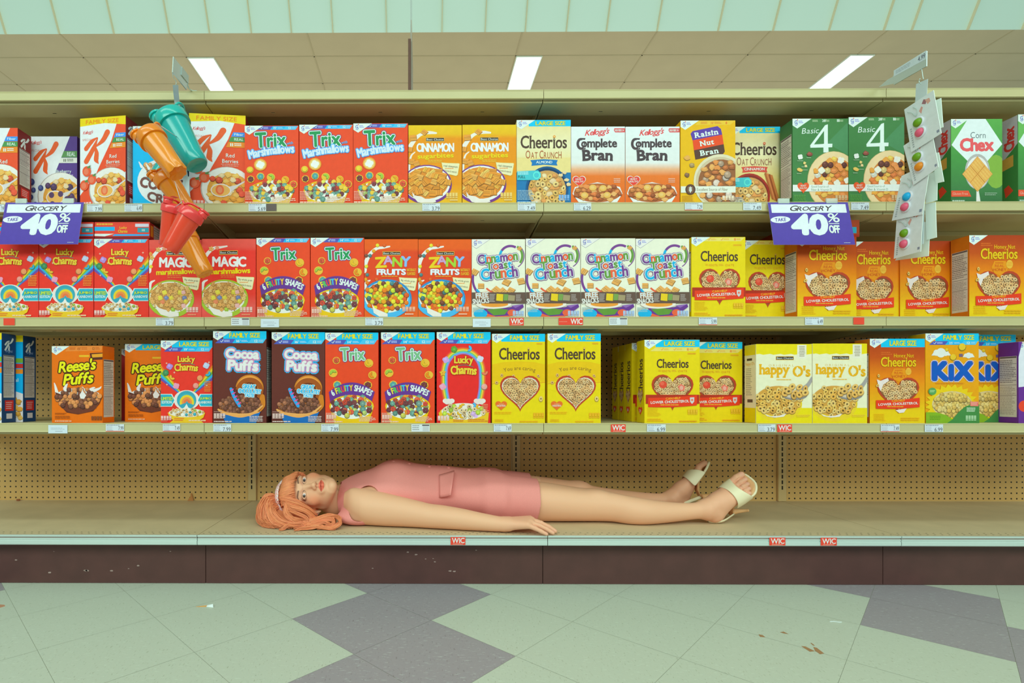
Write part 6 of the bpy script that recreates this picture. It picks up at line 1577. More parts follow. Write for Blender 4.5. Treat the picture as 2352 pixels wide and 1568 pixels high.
# feet
def foot(ank, heel, A, N, lat, toe_len):
    A = unit(A); N = unit(np.array(N) - A * (np.array(N) @ A)); Wd = np.cross(A, N) * lat     # Wd to the little toe
    ank, heel = np.array(ank), np.array(heel)
    B.cone(ank, heel, .031, .028, .02); B.cone(ank + A * .0, ank + A * .055 - N * .004, .034, .031, .02)
    B.cone(ank + Wd * .018 - N * .002, ank + Wd * .02 + A * .01 - N * .006, .016, .015, .012); B.cone(ank - Wd * .018, ank - Wd * .02 + A * .008, .017, .015, .012)
    bm_ = ank + A * .130 - N * .012
    for o_, r0, r1 in ((-.016, .027, .0195), (.006, .027, .018), (.024, .022, .0155)): B.cone(ank + A * .05 + Wd * o_ * .55 - N * .008, bm_ + Wd * o_ * 1.15 - A * (.012 if o_ > .02 else 0), r0, r1, .02)
    B.cone(heel + A * .02, bm_ - N * .004 + Wd * .012, .026, .015, .02)
    toes = []
    for q, (o_, ln, r) in enumerate(((-.0305, .056, .0130), (-.0085, .055, .0096), (.0095, .050, .0090), (.0255, .043, .0086), (.0395, .034, .0082))):
        b0 = bm_ + Wd * o_ + A * (.008 - (.004 * q if q else 0)) - N * .001; b1 = b0 + A * ln * .55 + N * .009; b2 = b0 + A * ln + N * .001
        B.cone(b0, b1, r * 1.0, r * .95, .0022); B.cone(b1, b2, r * .95, r * .92, .0018); toes.append((b2, r, b1))
    for q in range(4):
        c0 = (np.array(toes[q][2]) + toes[q + 1][2]) / 2; B.cone(c0 - A * .012 + N * .006, c0 + A * .02 + N * .008, .0022, .003, .0015, 'sub')
    return ank, heel, A, N, Wd, bm_, toes
NF = foot((1.092, 1.996, .2475), (1.118, 2.000, .2235), (.80, 0.0, .60), (-.42, -.71, .57), 1, .05)
FF = foot((1.058, 2.200, .2465), (1.085, 2.206, .2225), (.62, .05, .78), (-.70, .38, .55), -1, .05)
# head
B.ell(H(-.006, -.008, .032), HR, (.068, .090, .080), .01)
B.ell(H(0, .022, -.022), HR, (.0625, .066, .080), .02)
B.cone(H(0, .035, -.060), H(0, .0665, -.1035), .044, .0175, .022)
for sg in (-1, 1):
    B.cone(H(sg * .048, .0, -.055), H(sg * .018, .062, -.099), .018, .014, .02)
    B.ell(H(sg * .040, .054, -.028), HR, (.023, .019, .021), .018)
    B.cone(H(sg * .012, .083, .018), H(sg * .045, .068, .019), .010, .008, .012)
    B.ell(H(sg * .0315, .097, -.0015), HR, (.0175, .014, .0115), .010, 'sub')
    B.ell(H(sg * .0315, .0735, -.001), HR, (.0162, .0145, .0130), .004)
    B.ell(H(sg * .0305, .094, -.0022), HR, (.0152, .0165, .0068), .0015, 'sub')
    B.ell(H(sg * (.074 if sg < 0 else .062), -.008, -.016), np.array((unit(HL - HF * .5 * sg), HF, HU)), (.006, .017, .030), .004)       # ear
B.cone(H(0, .0805, .006), H(0, .0975, -.040), .0062, .0078, .011)
B.ell(H(0, .1000, -.0415), HR, (.0082, .0082, .0072), .009)
for sg in (-1, 1):
    B.ell(H(sg * .0102, .0905, -.0435), HR, (.0058, .0090, .0055), .008)
    B.ell(H(sg * .0062, .0985, -.0505), HR, (.0030, .0050, .0028), .002, 'sub')
B.ell(H(0, .076, -.066), HR, (.026, .013, .017), .012)
for sg in (-1, 1):
    B.cone(H(sg * .003, .0885, -.0605), H(sg * .0215, .0775, -.0665), .0052, .0022, .003); B.cone(H(sg * .002, .0875, -.0725), H(sg * .020, .0775, -.0678), .0066, .0025, .003)
B.cone(H(0, .0885, -.0722), H(0, .0885, -.0722) + HL * .001, .0068, .0068, .003)
B.op(lambda X, Y, Z: np.maximum(np.abs((X - HO[0]) * HU[0] + (Y - HO[1]) * HU[1] + (Z - HO[2]) * HU[2] + .0664) - .0006, np.abs((X - HO[0]) * HL[0] + (Y - HO[1]) * HL[1] + (Z - HO[2]) * HL[2]) - .018) + np.maximum(0, .0835 - ((X - HO[0]) * HF[0] + (Y - HO[1]) * HF[1] + (Z - HO[2]) * HF[2])) , H(0, .088, -.066) - .03, H(0, .088, -.066) + .03, .0012, 'sub', 0)
B.ell(H(0, .0735, -.107), HR, (.013, .012, .012), .012)
# nothing passes through the deck
B.op(lambda X, Y, Z: (DZ - Z) + 0 * X + 0 * Y, (-2, 1.7, 0), (2, 2.6, .45), .004, 'int')
P, Q = B.polygonize()
# colour of the skin, painted with make-up, blood colour, darker tones and some shade
skin = np.tile(pc(242, 196, 146), (len(P), 1))
def mixc(w, c): global skin; w = np.clip(w, 0, 1)[:, None]; skin = skin * (1 - w) + np.array(pc(*c)) * w
rel = P - HO; l_, f_, u_ = rel @ HL, rel @ HF, rel @ HU
head = (P[:, 0] < -.30)
def g(a, b): return np.exp(-(a / b) ** 2)
face = head & (f_ > .02)
mixc(np.clip((P[:, 0] - .25) / .08, 0, 1) * .5 * (P[:, 0] < .52) * (P[:, 1] < 1.935) * (P[:, 2] < .27), (214, 164, 124)); mixc((P[:, 0] > 1.0) * np.clip((P[:, 0] - 1.0) / .1, 0, 1) * .45, (210, 160, 122))
mixc((P[:, 0] > .5) * (P[:, 1] > 2.12) * .35, (196, 140, 100))  # far leg toned browner than the near one
mixc(face * .55 * (g(l_ - .050, .02) + g(l_ + .050, .022)) * g(u_ + .035, .026), (216, 120, 72))  # cheek blush, with the cheek's shade painted into the same colour
mixc(head * np.clip((.01 - f_) / .05, 0, 1) * .4 * (u_ < -.03), (206, 140, 95))  # neck and back of the jaw toned browner
mixc(face * .25 * g(l_, .012) * g(u_ + .045, .02), (220, 160, 115))
lu = np.abs(l_)
cent = -.0664
top = .0115 * (1 - (lu / .0235) ** 1.7) * .80 - .0026 * g(lu, .005) + .0005; bot = -.0122 * (1 - (lu / .0235) ** 2.2)
lipw = face * (f_ > .066) * np.clip(np.minimum(top - (u_ - cent), (u_ - cent) - bot) / .0014 + .5, 0, 1) * (lu < .0225)
mixc(lipw * .92, (214, 100, 74)); mixc(lipw * np.clip(1.6 - np.abs(u_ - cent) / .0011, 0, 1) * .8, (120, 44, 34))  # lip colour, darker along the line between the lips
for sg in (-1, 1):
    x = l_ * sg - .0305
    bx = l_ * sg                                             # brow: an arched, tapering band
    bc = .0175 + .0062 * np.clip((bx - .012) / .022, 0, 1) - .011 * np.clip((bx - .034) / .022, 0, 1) ** 1.5
    bw = .0040 * np.clip((.060 - bx) / .03, .15, 1)
    mixc(face * (bx > .0135) * (bx < .060) * np.clip(1.25 - np.abs(u_ - bc) / bw, 0, 1) * .95, (100, 70, 54))
    e = np.sqrt((x / .0158) ** 2 + ((u_ + .0022) / .0076) ** 2)
    mixc(face * (f_ > .06) * np.clip(1 - np.abs(e - 1.06) / .20, 0, 1) * np.where(u_ > -.002, 1.0, .65), (62, 40, 38))
    mixc(face * (f_ > .06) * g(e - 1.5, .45) * (u_ > 0) * .35, (180, 120, 95))
    mixc(face * g(l_ - sg * .0062, .0035) * g(u_ + .0515, .0028) * .7, (120, 60, 40))  # shade inside the nostrils painted dark
for tip, jn in TIPS:
    d = np.array(tip) + np.array((0, 0, .006)) + unit(np.array(tip) - jn) * .001
    mixc(np.clip(1.3 - np.linalg.norm((P - d) * (1, 1, 1), axis=1) / .0065, 0, 1) * .5, (226, 160, 140))
for F_ in (NF, FF):
    for b2, r, b1 in F_[6]: mixc(np.clip(1.3 - np.linalg.norm(P - (b2 + F_[3] * r * .75 - F_[2] * .002), axis=1) / (r * .75), 0, 1) * .6, (232, 176, 150))
M_SKIN = bpy.data.materials.new('skin'); M_SKIN.use_nodes = True
nt = M_SKIN.node_tree; b_ = nt.nodes['Principled BSDF']; at = nt.nodes.new('ShaderNodeAttribute'); at.attribute_name = 'Col'
nt.links.new(at.outputs['Color'], b_.inputs['Base Color']); b_.inputs['Roughness'].default_value = .5
b_.inputs['Subsurface Weight'].default_value = .12; b_.inputs['Subsurface Radius'].default_value = (.008, .003, .0015); b_.inputs['Specular IOR Level'].default_value = .35
person = thing('person', 'person in a pink sleeveless dress lying face up on the bottom deck', 'person', (0, 0, 0))
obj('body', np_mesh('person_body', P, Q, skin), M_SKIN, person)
# eyes
M_EYE = mat('eye', None, 0.12, attr=True)
LOOK = unit(np.array((0, 0, CAMZ)) - EYE + np.array((0, 0, .25)))
for sg in (-1, 1):
    c = H(sg * .0305, .0735, -.0012); f = MB()
    d = unit(HF * .72 + LOOK * .35 - HL * .30 + HU * .0); e1 = unit(np.cross(d, HU)); e2 = np.cross(d, e1)
    rings = [0, .13, .2, .24, .44, .5, .62, .9, 1.3, 1.9, 2.6, 3.14]; N = 20; v = []; cc = []
    cl = {0: (20, 14, 14), .13: (20, 14, 14), .2: (26, 20, 20), .24: (84, 66, 56), .44: (92, 74, 62), .5: (60, 48, 44)}
    for t in rings:
        for q in range(N):
            a = 2 * math.pi * q / N
            v.append(c + (d * math.cos(t) + (e1 * math.cos(a) + e2 * math.sin(a)) * math.sin(t)) * .0121); cc.append(pc(*cl.get(t, (206, 208, 196))))
    qd = [(k * N + q, k * N + (q + 1) % N, (k + 1) * N + (q + 1) % N, (k + 1) * N + q) for k in range(len(rings) - 1) for q in range(N)]
    obj('eye', np_mesh('eye', np.array(v), np.array(qd), np.array(cc)), M_EYE, person)

# ------------------------------------------------------------------ dress
M_DRESS = mat('pink_woven_cloth', (0.92, 0.29, 0.272), 0.8, noise=0.05, nscale=400, bump=.15)
HEMN, HEMF = .452, .462
D = Field(np.arange(-.40, .50, .0035), np.arange(1.90, 2.39, .0035), np.arange(DZ - .004, .44, .003))
D.tubex(torso, .02, .007)
D.cone((-.27, 2.06, .270), (-.218, 1.998, .266), .056, .066, .03); D.cone((-.27, 2.21, .270), (-.222, 2.285, .262), .056, .062, .03)
D.cone((-.325, 2.095, .262), (-.28, 2.125, .272), .056, .06, .03)
D.ell((-.238, 1.978, .2215), np.eye(3), (.078, .058, .028), .03)
for sg in (-1, 1): D.ell((-.095, 2.135 + sg * .072, .345), np.eye(3), (.075, .062, .058), .03)
sk_n = [(x, y, z, a + .004, b + .004) for x, y, z, a, b in nleg[:4]]; sk_f = [(x, y, z, a + .004, b + .004) for x, y, z, a, b in fleg[:4]]
D.tubex(sk_n, .05, .004); D.tubex(sk_f, .05, .004)
D.op(lambda X, Y, Z: np.sqrt(((Y - 2.13) / .06) ** 2 + ((Z - .268) / .062) ** 2) * .06 - .06 + 0 * X, (.30, 2.06, .19), (.5, 2.2, .35), .03)
D.op(lambda X, Y, Z: (DZ + .0028 - Z) + 0 * X + 0 * Y, (-2, 1.7, 0), (2, 2.6, .45), .003, 'int')
DP, DQ = D.polygonize()
for it in range(14):
    acc = np.zeros_like(DP); cn = np.zeros(len(DP))
    for a_, b_2 in ((0, 1), (1, 2), (2, 3), (3, 0)):
        np.add.at(acc, DQ[:, a_], DP[DQ[:, b_2]]); np.add.at(acc, DQ[:, b_2], DP[DQ[:, a_]]); np.add.at(cn, DQ[:, a_], 1); np.add.at(cn, DQ[:, b_2], 1)
    DP = DP * .45 + acc / cn[:, None] * .55
DP[:, 2] = np.maximum(DP[:, 2], DZ + .0026)
def cutf(p):                          # positive where cloth remains
    x, y, z = p[:, 0], p[:, 1], p[:, 2]
    hem = HEMN + (HEMF - HEMN) * (y - 2.03) / .19 - (.012 * np.clip((.28 - z) / .08, 0, 1)) - x
    neck = np.sqrt(((x + .352) / .062) ** 2 + ((y - 2.088) / .075) ** 2 + ((z - .262) / .085) ** 2) * .07 - .07
    hole = np.where(y < 2.06, np.sqrt(((x + .2105 - .25 * (z - .275)) / .056) ** 2 + ((z - .277) / .064) ** 2) * .062 - .060, .1)
    hole2 = np.where(y > 2.22, np.sqrt(((x + .215) / .066) ** 2 + ((z - .262) / .074) ** 2) * .07 - .07, .1)
    return np.minimum(np.minimum(hem, neck), np.minimum(hole, hole2))
gv = cutf(DP)
keep = (gv[DQ] > 0).any(1)
DQ = DQ[keep]
used = np.unique(DQ); remap = np.full(len(DP), -1); remap[used] = np.arange(len(used)); DP = DP[used]; DQ = remap[DQ]
for it in range(9):
    gv = cutf(DP); m = gv < 0
    gr = np.stack([(cutf(DP + np.eye(3)[q] * 1e-4) - gv) / 1e-4 for q in range(3)], 1); n2 = np.maximum((gr ** 2).sum(1), .3)
    DP[m] -= (gv / n2)[m, None] * gr[m]
DP[:, 2] = np.maximum(DP[:, 2], DZ + .0026)
dm = np_mesh('dress_cloth', DP, DQ)
dress = obj('dress', dm, M_DRESS, person)
so = dress.modifiers.new('thickness', 'SOLIDIFY'); so.thickness = .0020; so.offset = 1
from mathutils.bvhtree import BVHTree
bvh = BVHTree.FromPolygons([tuple(p) for p in DP], [tuple(q) for q in DQ])
def on_cloth(x, y, up=True, off=.003, z0=.6):
    h = bvh.ray_cast(Vector((x, y, z0)), Vector((0, 0, -1)))
    return h[0] + h[1] * off if h[0] is not None else Vector((x, y, .36))
def on_cloth_cam(px, py, off=.003):
    d = Vector(ray(px, py)); h = bvh.ray_cast(Vector((0, 0, CAMZ)), d.normalized())
    n = h[1]
    if n.dot(d) > 0: n = -n
    return h[0] + n * off, n
# tab on the front of the waist
tabq = [on_cloth_cam(*p)[0] for p in ((1009, 1092), (1041, 1089), (1040, 1128), (1011, 1141))]
NN = 8; f = MB(); g_ = []
for i in range(NN + 1):
    for j in range(NN + 1):
        s_, t_ = i / NN, j / NN
        px = (1009 * (1 - s_) + 1043 * s_) * (1 - t_) + (1010 * (1 - s_) + 1040 * s_) * t_; py = (1093 * (1 - s_) + 1088 * s_) * (1 - t_) + (1142 * (1 - s_) + 1137 * s_) * t_
        p, n = on_cloth_cam(px, py, .005 + .016 * s_ * (0.5 + t_)); g_.append(p)
f.add(g_, [(i * (NN + 1) + j, (i + 1) * (NN + 1) + j, (i + 1) * (NN + 1) + j + 1, i * (NN + 1) + j + 1) for i in range(NN) for j in range(NN)])
tb = obj('waist_tab', f.mesh('waist_tab', True), M_DRESS, dress); so = tb.modifiers.new('thickness', 'SOLIDIFY'); so.thickness = .003
# buttons along the front opening and raised seams
for px, py in ((905, 1062), (940, 1069), (986, 1077), (1030, 1079), (1076, 1084), (1122, 1086)):
    x = W(px, py, 2.12).x; c = on_cloth(x, 2.105, off=.001)
    f = MB(); f.lathe([(.0001, .004), (.004, .0038), (.0062, .0022), (.0066, 0)], (0, 0, 0), (0, -.25, 1), 14); b = obj('button', f.mesh('dress_button', True), M_DRESS, dress, c)
for name, pts in (('side_seam', ((1040, 1156), (1100, 1166), (1160, 1178), (1196, 1190))), ('waist_seam', ((977, 1082), (985, 1112), (997, 1140), (1003, 1152))), ('front_seam', ((1003, 1152), (1020, 1153), (1040, 1156))), ('tab_stitch', ((1011, 1094), (1008.5, 1118), (1010.5, 1141)))):
    P3 = catmull(pts, 6) if len(pts) > 2 else pts
    f = MB(); f.tube([on_cloth_cam(p[0], p[1], .0006)[0] for p in P3], .0011, 6); obj(name, f.mesh(name, True), M_DRESS, dress)

# ------------------------------------------------------------------ shoes
M_SHOE = mat('pale_yellow_leather', pc(226, 226, 176), 0.45)
M_SOLE = mat('tan_sole', pc(206, 166, 106), 0.6)
_b = NF[5]; _v = np.array(W(1677, 1175, 2.035)) - _b; SEAT = (float(_v @ NF[2]), float(_v @ NF[4]), float(_v @ NF[3])); _v = np.array(W(1716, 1172, 2.055)) - _b; HTIP = (float(_v @ NF[2]), float(_v @ NF[4]), float(_v @ NF[3]))
def shoe(F_, nm):
    ank, heel, A, N, Wd, bm_, toes = F_
    s_ = obj('shoe', None, None, person) if False else None
    def S(a, w, n): return bm_ + A * a + Wd * w + N * n
    # sole follows the underside from the toe tip back to the heel
    prof = [(*SEAT, .017), ((SEAT[0] * .8 - .01), SEAT[1] * .8, SEAT[2] * .85 - .004, .019), ((SEAT[0] - .03) * .5, SEAT[1] * .4, -.024 * .5 + SEAT[2] * .42, .023), (-.018, .006, -.023, .032), (.015, .006, -.019, .040), (.045, .004, -.017, .041), (.066, -.002, -.013, .034), (.078, -.006, -.011, .018)]
    V = []; Fq = []; n = 9
    for a, c, nn, hw in prof:
        for side in (0, 1):
            for q in range(n):
                t = q / (n - 1) * 2 - 1
                V.append(S(a, c + hw * t, nn - .006 * side - .0015 * (1 - t * t) + (.003 if side == 0 else 0)))
    K = len(prof)
    for k in range(K - 1):
        o = k * 2 * n; p_ = (k + 1) * 2 * n
        for q in range(n - 1):
            Fq.append((o + q, p_ + q, p_ + q + 1, o + q + 1)); Fq.append((o + n + q, o + n + q + 1, p_ + n + q + 1, p_ + n + q))
        Fq.append((o, o + n, p_ + n, p_)); Fq.append((o + n - 1, p_ + n - 1, p_ + 2 * n - 1, o + 2 * n - 1))
    Fq.append(tuple(range(n)) + tuple(range(2 * n - 1, n - 1, -1))); e = (K - 1) * 2 * n; Fq.append(tuple(range(e + n - 1, e - 1, -1)) + tuple(range(e + n, e + 2 * n)))
    f = MB(); f.add(V, Fq); sole = obj('shoe', f.mesh('shoe_sole', True), M_SOLE, person)
    # pale rim around the toe
    f = MB(); R = []
    for a, c, nn, hw in prof[4:]: R.append(S(a, c + hw * 1.02, nn - .001))
    R2_ = [S(a, c - hw * 1.02, nn - .001) for a, c, nn, hw in prof[4:]]
    f.tube(catmull(R + R2_[::-1], 4), .0048, 8, flat=1.0); obj('toe_rim', f.mesh('shoe_rim', True), M_SHOE, sole)
    # broad band over the ball of the foot
    V = []; Fq = []; nu, nv = 15, 7
    for i in range(nu):
        t = i / (nu - 1) * 2 - 1; ang = t * 1.75
        for j in range(nv):
            q = j / (nv - 1)
            half = .016 + .022 * abs(t) ** 1.4
            a = -.018 + (q * 2 - 1) * half + .006 * abs(t)
            V.append(S(a + .006, .004 + (.0515 - .25 * max(0, -a - .02) * .5) * math.sin(ang), -.006 + .0375 * math.cos(ang) - .012 * max(0, abs(t) - .8) * 5))
    for i in range(nu - 1):
        for j in range(nv - 1): Fq.append((i * nv + j, (i + 1) * nv + j, (i + 1) * nv + j + 1, i * nv + j + 1))
    f = MB(); f.add(V, Fq); o = obj('vamp_band', f.mesh('shoe_vamp', True), M_SHOE, sole); so = o.modifiers.new('thickness', 'SOLIDIFY'); so.thickness = .0025; sb = o.modifiers.new('smooth', 'SUBSURF'); sb.levels = 1; sb.render_levels = 1
    # strap round the heel
    hb = heel - A * .030 - N * .004
    pts = catmull([S(SEAT[0], SEAT[1] + .016, SEAT[2] + .004), heel + Wd * .0305 + A * .006 - N * .012, hb - N * .004, heel - Wd * .0305 + A * .006 - N * .012, S(SEAT[0], SEAT[1] - .016, SEAT[2] + .004)], 6)
    f = MB(); f.tube(pts, [.0065] * 25, 8, flat=.4, up=tuple(np.array(Wd))); obj('heel_strap', f.mesh('shoe_strap', True), M_SHOE, sole)
    # slim heel
    top = S(SEAT[0] + .006, SEAT[1], SEAT[2] - .006); tip = S(*HTIP)
    f = MB(); f.tube([top - (tip - top) * .06, top * .8 + tip * .2, top * .45 + tip * .55, tip], [.015, .011, .0075, .0055], 12); h_ = obj('heel', f.mesh('shoe_heel', True), M_SOLE, sole)
    f = MB(); f.tube([tip, tip + unit(tip - top) * .004], .0058, 12); obj('heel_tip', f.mesh('shoe_heel_tip'), M_SOLE, h_)
shoe(NF, 'near'); shoe(FF, 'far')

for o in list(bpy.data.objects):
    if o.name.split('.')[0] in ('shoe', 'heel', 'heel_strap', 'heel_tip'):
        for v in o.data.vertices: v.co.z = max(v.co.z, DZ + .0004)
# ------------------------------------------------------------------ hair
M_HAIR = bpy.data.materials.new('peach_hair'); M_HAIR.use_nodes = True
nt = M_HAIR.node_tree; b_ = nt.nodes['Principled BSDF']; at = nt.nodes.new('ShaderNodeAttribute'); at.attribute_name = 'Col'
nt.links.new(at.outputs['Color'], b_.inputs['Base Color']); b_.inputs['Roughness'].default_value = .45; b_.inputs['Specular IOR Level'].default_value = .4
hc = np.array(pc(232, 150, 94))
Hf = Field(np.arange(-.69, -.26, .0035), np.arange(1.84, 2.20, .0035), np.arange(DZ - .004, .42, .003))
Hf.ell(H(-.016, -.014, .040), HR, (.078, .102, .088), .01)
Hf.op(lambda X, Y, Z: np.maximum((X - HO[0]) * HU[0] + (Y - HO[1]) * HU[1] + (Z - HO[2]) * HU[2] - .034, -((X - HO[0]) * HF[0] + (Y - HO[1]) * HF[1] + (Z - HO[2]) * HF[2]) + .005) + 0, H(0, 0, 0) - .16, H(0, 0, 0) + .16, .012, 'sub')
Hf.op(lambda X, Y, Z: np.maximum((X - HO[0]) * HU[0] + (Y - HO[1]) * HU[1] + (Z - HO[2]) * HU[2] + .03, -.2) + 0, H(0, 0, -.08) - .12, H(0, 0, -.08) + .12, .012, 'sub')
for a, b, r1, r2 in (((-.60, 2.05, .232), (-.54, 1.98, .222), .045, .038), ((-.58, 1.96, .215), (-.47, 1.925, .208), .028, .022), ((-.47, 1.93, .208), (-.36, 1.935, .207), .022, .02), ((-.40, 1.93, .207), (-.335, 1.965, .207), .02, .018), ((-.50, 1.985, .225), (-.42, 1.97, .222), .03, .022), ((-.57, 2.10, .23), (-.50, 2.12, .24), .05, .05)): Hf.cone(a, b, r1, r2, .02)
Hf.op(lambda X, Y, Z: (DZ - Z) + 0 * X + 0 * Y, (-2, 1.7, 0), (2, 2.6, .45), .003, 'int')
HP, HQ = Hf.polygonize()
hair = obj('hair', np_mesh('hair_mass', HP, HQ, np.tile(hc * .92, (len(HP), 1))), M_HAIR, person)
rr = random.Random(77)
hb_ = MB()
def lock(pts, wid, n0, rad=.0021, spread_end=.6, root=False):
    """a lock: n tapering strands along a guide given in picture position and depth"""
    G = [np.array(W(px, py, Y)) for px, py, Y in pts]
    if root: G.insert(0, G[0] * .55 + H(-.02, .0, .07) * .45)
    C = catmull(G, 7); K = len(C)
    n = n0 if n0 == 1 else int(n0 * 2.6); rad = rad if n0 == 1 else rad * .62
    for q in range(n):
        o = np.array([max(-1.7, min(1.7, rr.gauss(0, 1))) for _ in range(3)]) * wid * .46; ph = rr.uniform(0, 6.28); c = hc * rr.uniform(.88, 1.10)
        c = np.clip(c * np.array((1, rr.uniform(.92, 1.06), rr.uniform(.9, 1.08))), 0, .95)
        P_ = []; Rd = []
        for k, p in enumerate(C):
            t = k / (K - 1); e = (1 - (1 - spread_end) * t) * (.45 + .55 * min(1, t * 3.5))
            z = p + o * e + np.array((0, 0, 1)) * .0012 * math.sin(ph + 5 * t)
            z[2] = max(z[2], DZ + rad); P_.append(z); Rd.append(rad * rr.uniform(.9, 1.1) * (1 - .75 * t ** 3) * (.5 + .5 * min(1, t * 6)))
        hb_.tube(P_, Rd, 5, 0, tuple(c))
# fringe combed from the band down to the brows
for q in range(230):
    t = q / 229 * 2 - 1; l0 = -.012 + t * .048 + rr.gauss(0, .003)
    l1 = t * .064 + .008 + rr.gauss(0, .003); e = .034 + rr.gauss(0, .0026) + .014 * max(0, -t - .45) - .016 * max(0, t - .5)
    if t < -.72: e += .010
    lm = (l0 + l1) / 2
    a = [H(l0, .066 - abs(l0 + .016) * .45, .104 - abs(l0 + .016) * .25 + rr.gauss(0, .0015)), H(l0 * .75 + l1 * .25, .0885 - 5.5 * (lm + .008) ** 2, .083), H(lm, .0985 - 6.5 * lm ** 2, (.086 + e) / 2), H(l1, .0940 - 7.0 * l1 ** 2 + rr.gauss(0, .001), e)]
    C = catmull(a, 6); K = len(C); c = hc * rr.uniform(.87, 1.12); c[1] *= rr.uniform(.95, 1.06)
    hb_.tube(C, [.0019 * (1 - .75 * (k / (K - 1)) ** 3) for k in range(K)], 5, 0, tuple(np.clip(c, 0, .95)))
for q in range(60):                     # volume on the far side of the fringe
    l0 = .028 + rr.uniform(0, .026); l1 = l0 + .022 + rr.gauss(0, .003)
    a = [H(l0 * .75, .056 - .3 * l0, .098), H(l0 + .006, .072 - .5 * l0 + rr.gauss(0, .002), .076), H(l1 - .002, .070 - .5 * l0 + rr.gauss(0, .002), .045), H(l1, .062 - .5 * l0, .016 + rr.gauss(0, .005))]
    C = catmull(a, 6); K = len(C); c = hc * rr.uniform(.80, 1.15)
    hb_.tube(C, [.0019 * (1 - .7 * (k / (K - 1)) ** 3) for k in range(K)], 5, 0, tuple(np.clip(c, 0, .95)))
# hair over the skull on both sides of the band
for q in range(420):
    th_ = rr.uniform(-1.55, 1.55); u0 = .128
    pts = []
    for k in range(7):
        t = k / 6; ph = -.55 - t * 1.75
        rl, rf = .094 * math.sin(th_), 1.0
        # meridians from the crown down the sides and back
        el = math.pi / 2 - .1 - t * 1.9
        az = th_ + .25 * t
        pts.append(H(-.016 + .081 * math.cos(el) * math.sin(az), -.014 - .105 * math.cos(el) * math.cos(az), .040 + .091 * math.sin(el)))
    C = catmull(pts, 3); K = len(C); c = hc * rr.uniform(.80, 1.15)
    C = [np.array((p[0], p[1], max(p[2], DZ + .002))) for p in C]
    hb_.tube(C, [.0018] * K, 5, 0, tuple(np.clip(c, 0, .95)))
# side hair swept from the fringe down over the ear, then loose curls on the deck
for a in ([(657, 1140, 1.93), (664, 1155, 1.925), (690, 1165, 1.925), (712, 1185, 1.925), (716, 1204, 1.918)], [(655, 1146, 1.93), (658, 1168, 1.92), (680, 1178, 1.915), (704, 1190, 1.918), (708, 1207, 1.91)],
          [(656, 1143, 1.93), (664, 1160, 1.92), (700, 1172, 1.92), (722, 1190, 1.93), (723, 1206, 1.925)], [(657, 1152, 1.925), (658, 1176, 1.91), (672, 1190, 1.905), (695, 1196, 1.905)], [(657, 1156, 1.925), (656, 1180, 1.91), (668, 1194, 1.90), (690, 1206, 1.90)],
          [(645, 1145, 1.925), (675, 1152, 1.92), (705, 1166, 1.93), (727, 1182, 1.94)], [(642, 1142, 1.93), (668, 1148, 1.925), (690, 1154, 1.935), (704, 1162, 1.95)]): lock(a, .008, 26, .0021, .8)
for a in ([(619, 1140, 1.965), (603, 1165, 1.95), (602, 1192, 1.93), (625, 1204, 1.91)], [(621, 1147, 1.955), (612, 1170, 1.93), (615, 1195, 1.915), (645, 1206, 1.90)], [(617, 1152, 1.95), (618, 1178, 1.92), (632, 1200, 1.905), (665, 1206, 1.90)],
          [(617, 1138, 1.98), (600, 1160, 1.97), (598, 1188, 1.945), (612, 1202, 1.925)], [(621, 1164, 1.935), (630, 1188, 1.91), (650, 1202, 1.90), (690, 1208, 1.895)], [(616, 1148, 2.0), (601, 1170, 1.985), (600, 1194, 1.955)], [(626, 1172, 1.93), (642, 1194, 1.905), (668, 1204, 1.895), (700, 1204, 1.90)]): lock(a, .011, 30, .0023, .8, True)
for a in ([(612, 1146, 2.0), (597, 1168, 1.995), (595, 1192, 1.965), (606, 1206, 1.94)], [(610, 1156, 1.99), (600, 1180, 1.97), (604, 1204, 1.935), (622, 1212, 1.91)], [(615, 1150, 1.97), (606, 1176, 1.95), (609, 1200, 1.925), (630, 1210, 1.905)], [(606, 1160, 2.03), (594, 1180, 2.01), (596, 1200, 1.98)], [(628, 1158, 1.975), (618, 1180, 1.94), (622, 1200, 1.915), (650, 1208, 1.90)], [(634, 1166, 1.975), (630, 1186, 1.945), (640, 1202, 1.908), (668, 1208, 1.896)], [(624, 1150, 1.965), (610, 1172, 1.935), (610, 1196, 1.92)]): lock(a, .012, 30, .0023, .8, True)
for a in ([(690, 1206, 1.895), (720, 1208, 1.89), (760, 1212, 1.885), (782, 1200, 1.895), (772, 1186, 1.915)], [(720, 1196, 1.91), (750, 1188, 1.925), (775, 1186, 1.925), (780, 1200, 1.905), (755, 1214, 1.882)], [(712, 1200, 1.90), (745, 1192, 1.915), (765, 1194, 1.91), (762, 1206, 1.893), (730, 1212, 1.885)],
          [(680, 1196, 1.905), (712, 1204, 1.897), (740, 1210, 1.887), (768, 1214, 1.88)], [(725, 1190, 1.93), (755, 1183, 1.945), (782, 1190, 1.94), (796, 1198, 1.95)], [(690, 1200, 1.90), (662, 1206, 1.893), (650, 1214, 1.88), (643, 1216, 1.877)], [(740, 1206, 1.893), (712, 1212, 1.884), (690, 1214, 1.88), (678, 1220, 1.872)], [(700, 1206, 1.894), (725, 1202, 1.90), (748, 1200, 1.903), (760, 1206, 1.893)], [(672, 1204, 1.897), (692, 1202, 1.90), (700, 1208, 1.89), (676, 1212, 1.884)]): lock(a, .0085, 26, .0022, .65)
for a in ([(690, 1100, 2.01), (676, 1088, 2.02), (690, 1086, 2.03), (702, 1094, 2.04)], [(684, 1104, 1.99), (668, 1094, 2.02), (680, 1086, 2.04), (700, 1090, 2.06)]): lock(a, .006, 16, .002)
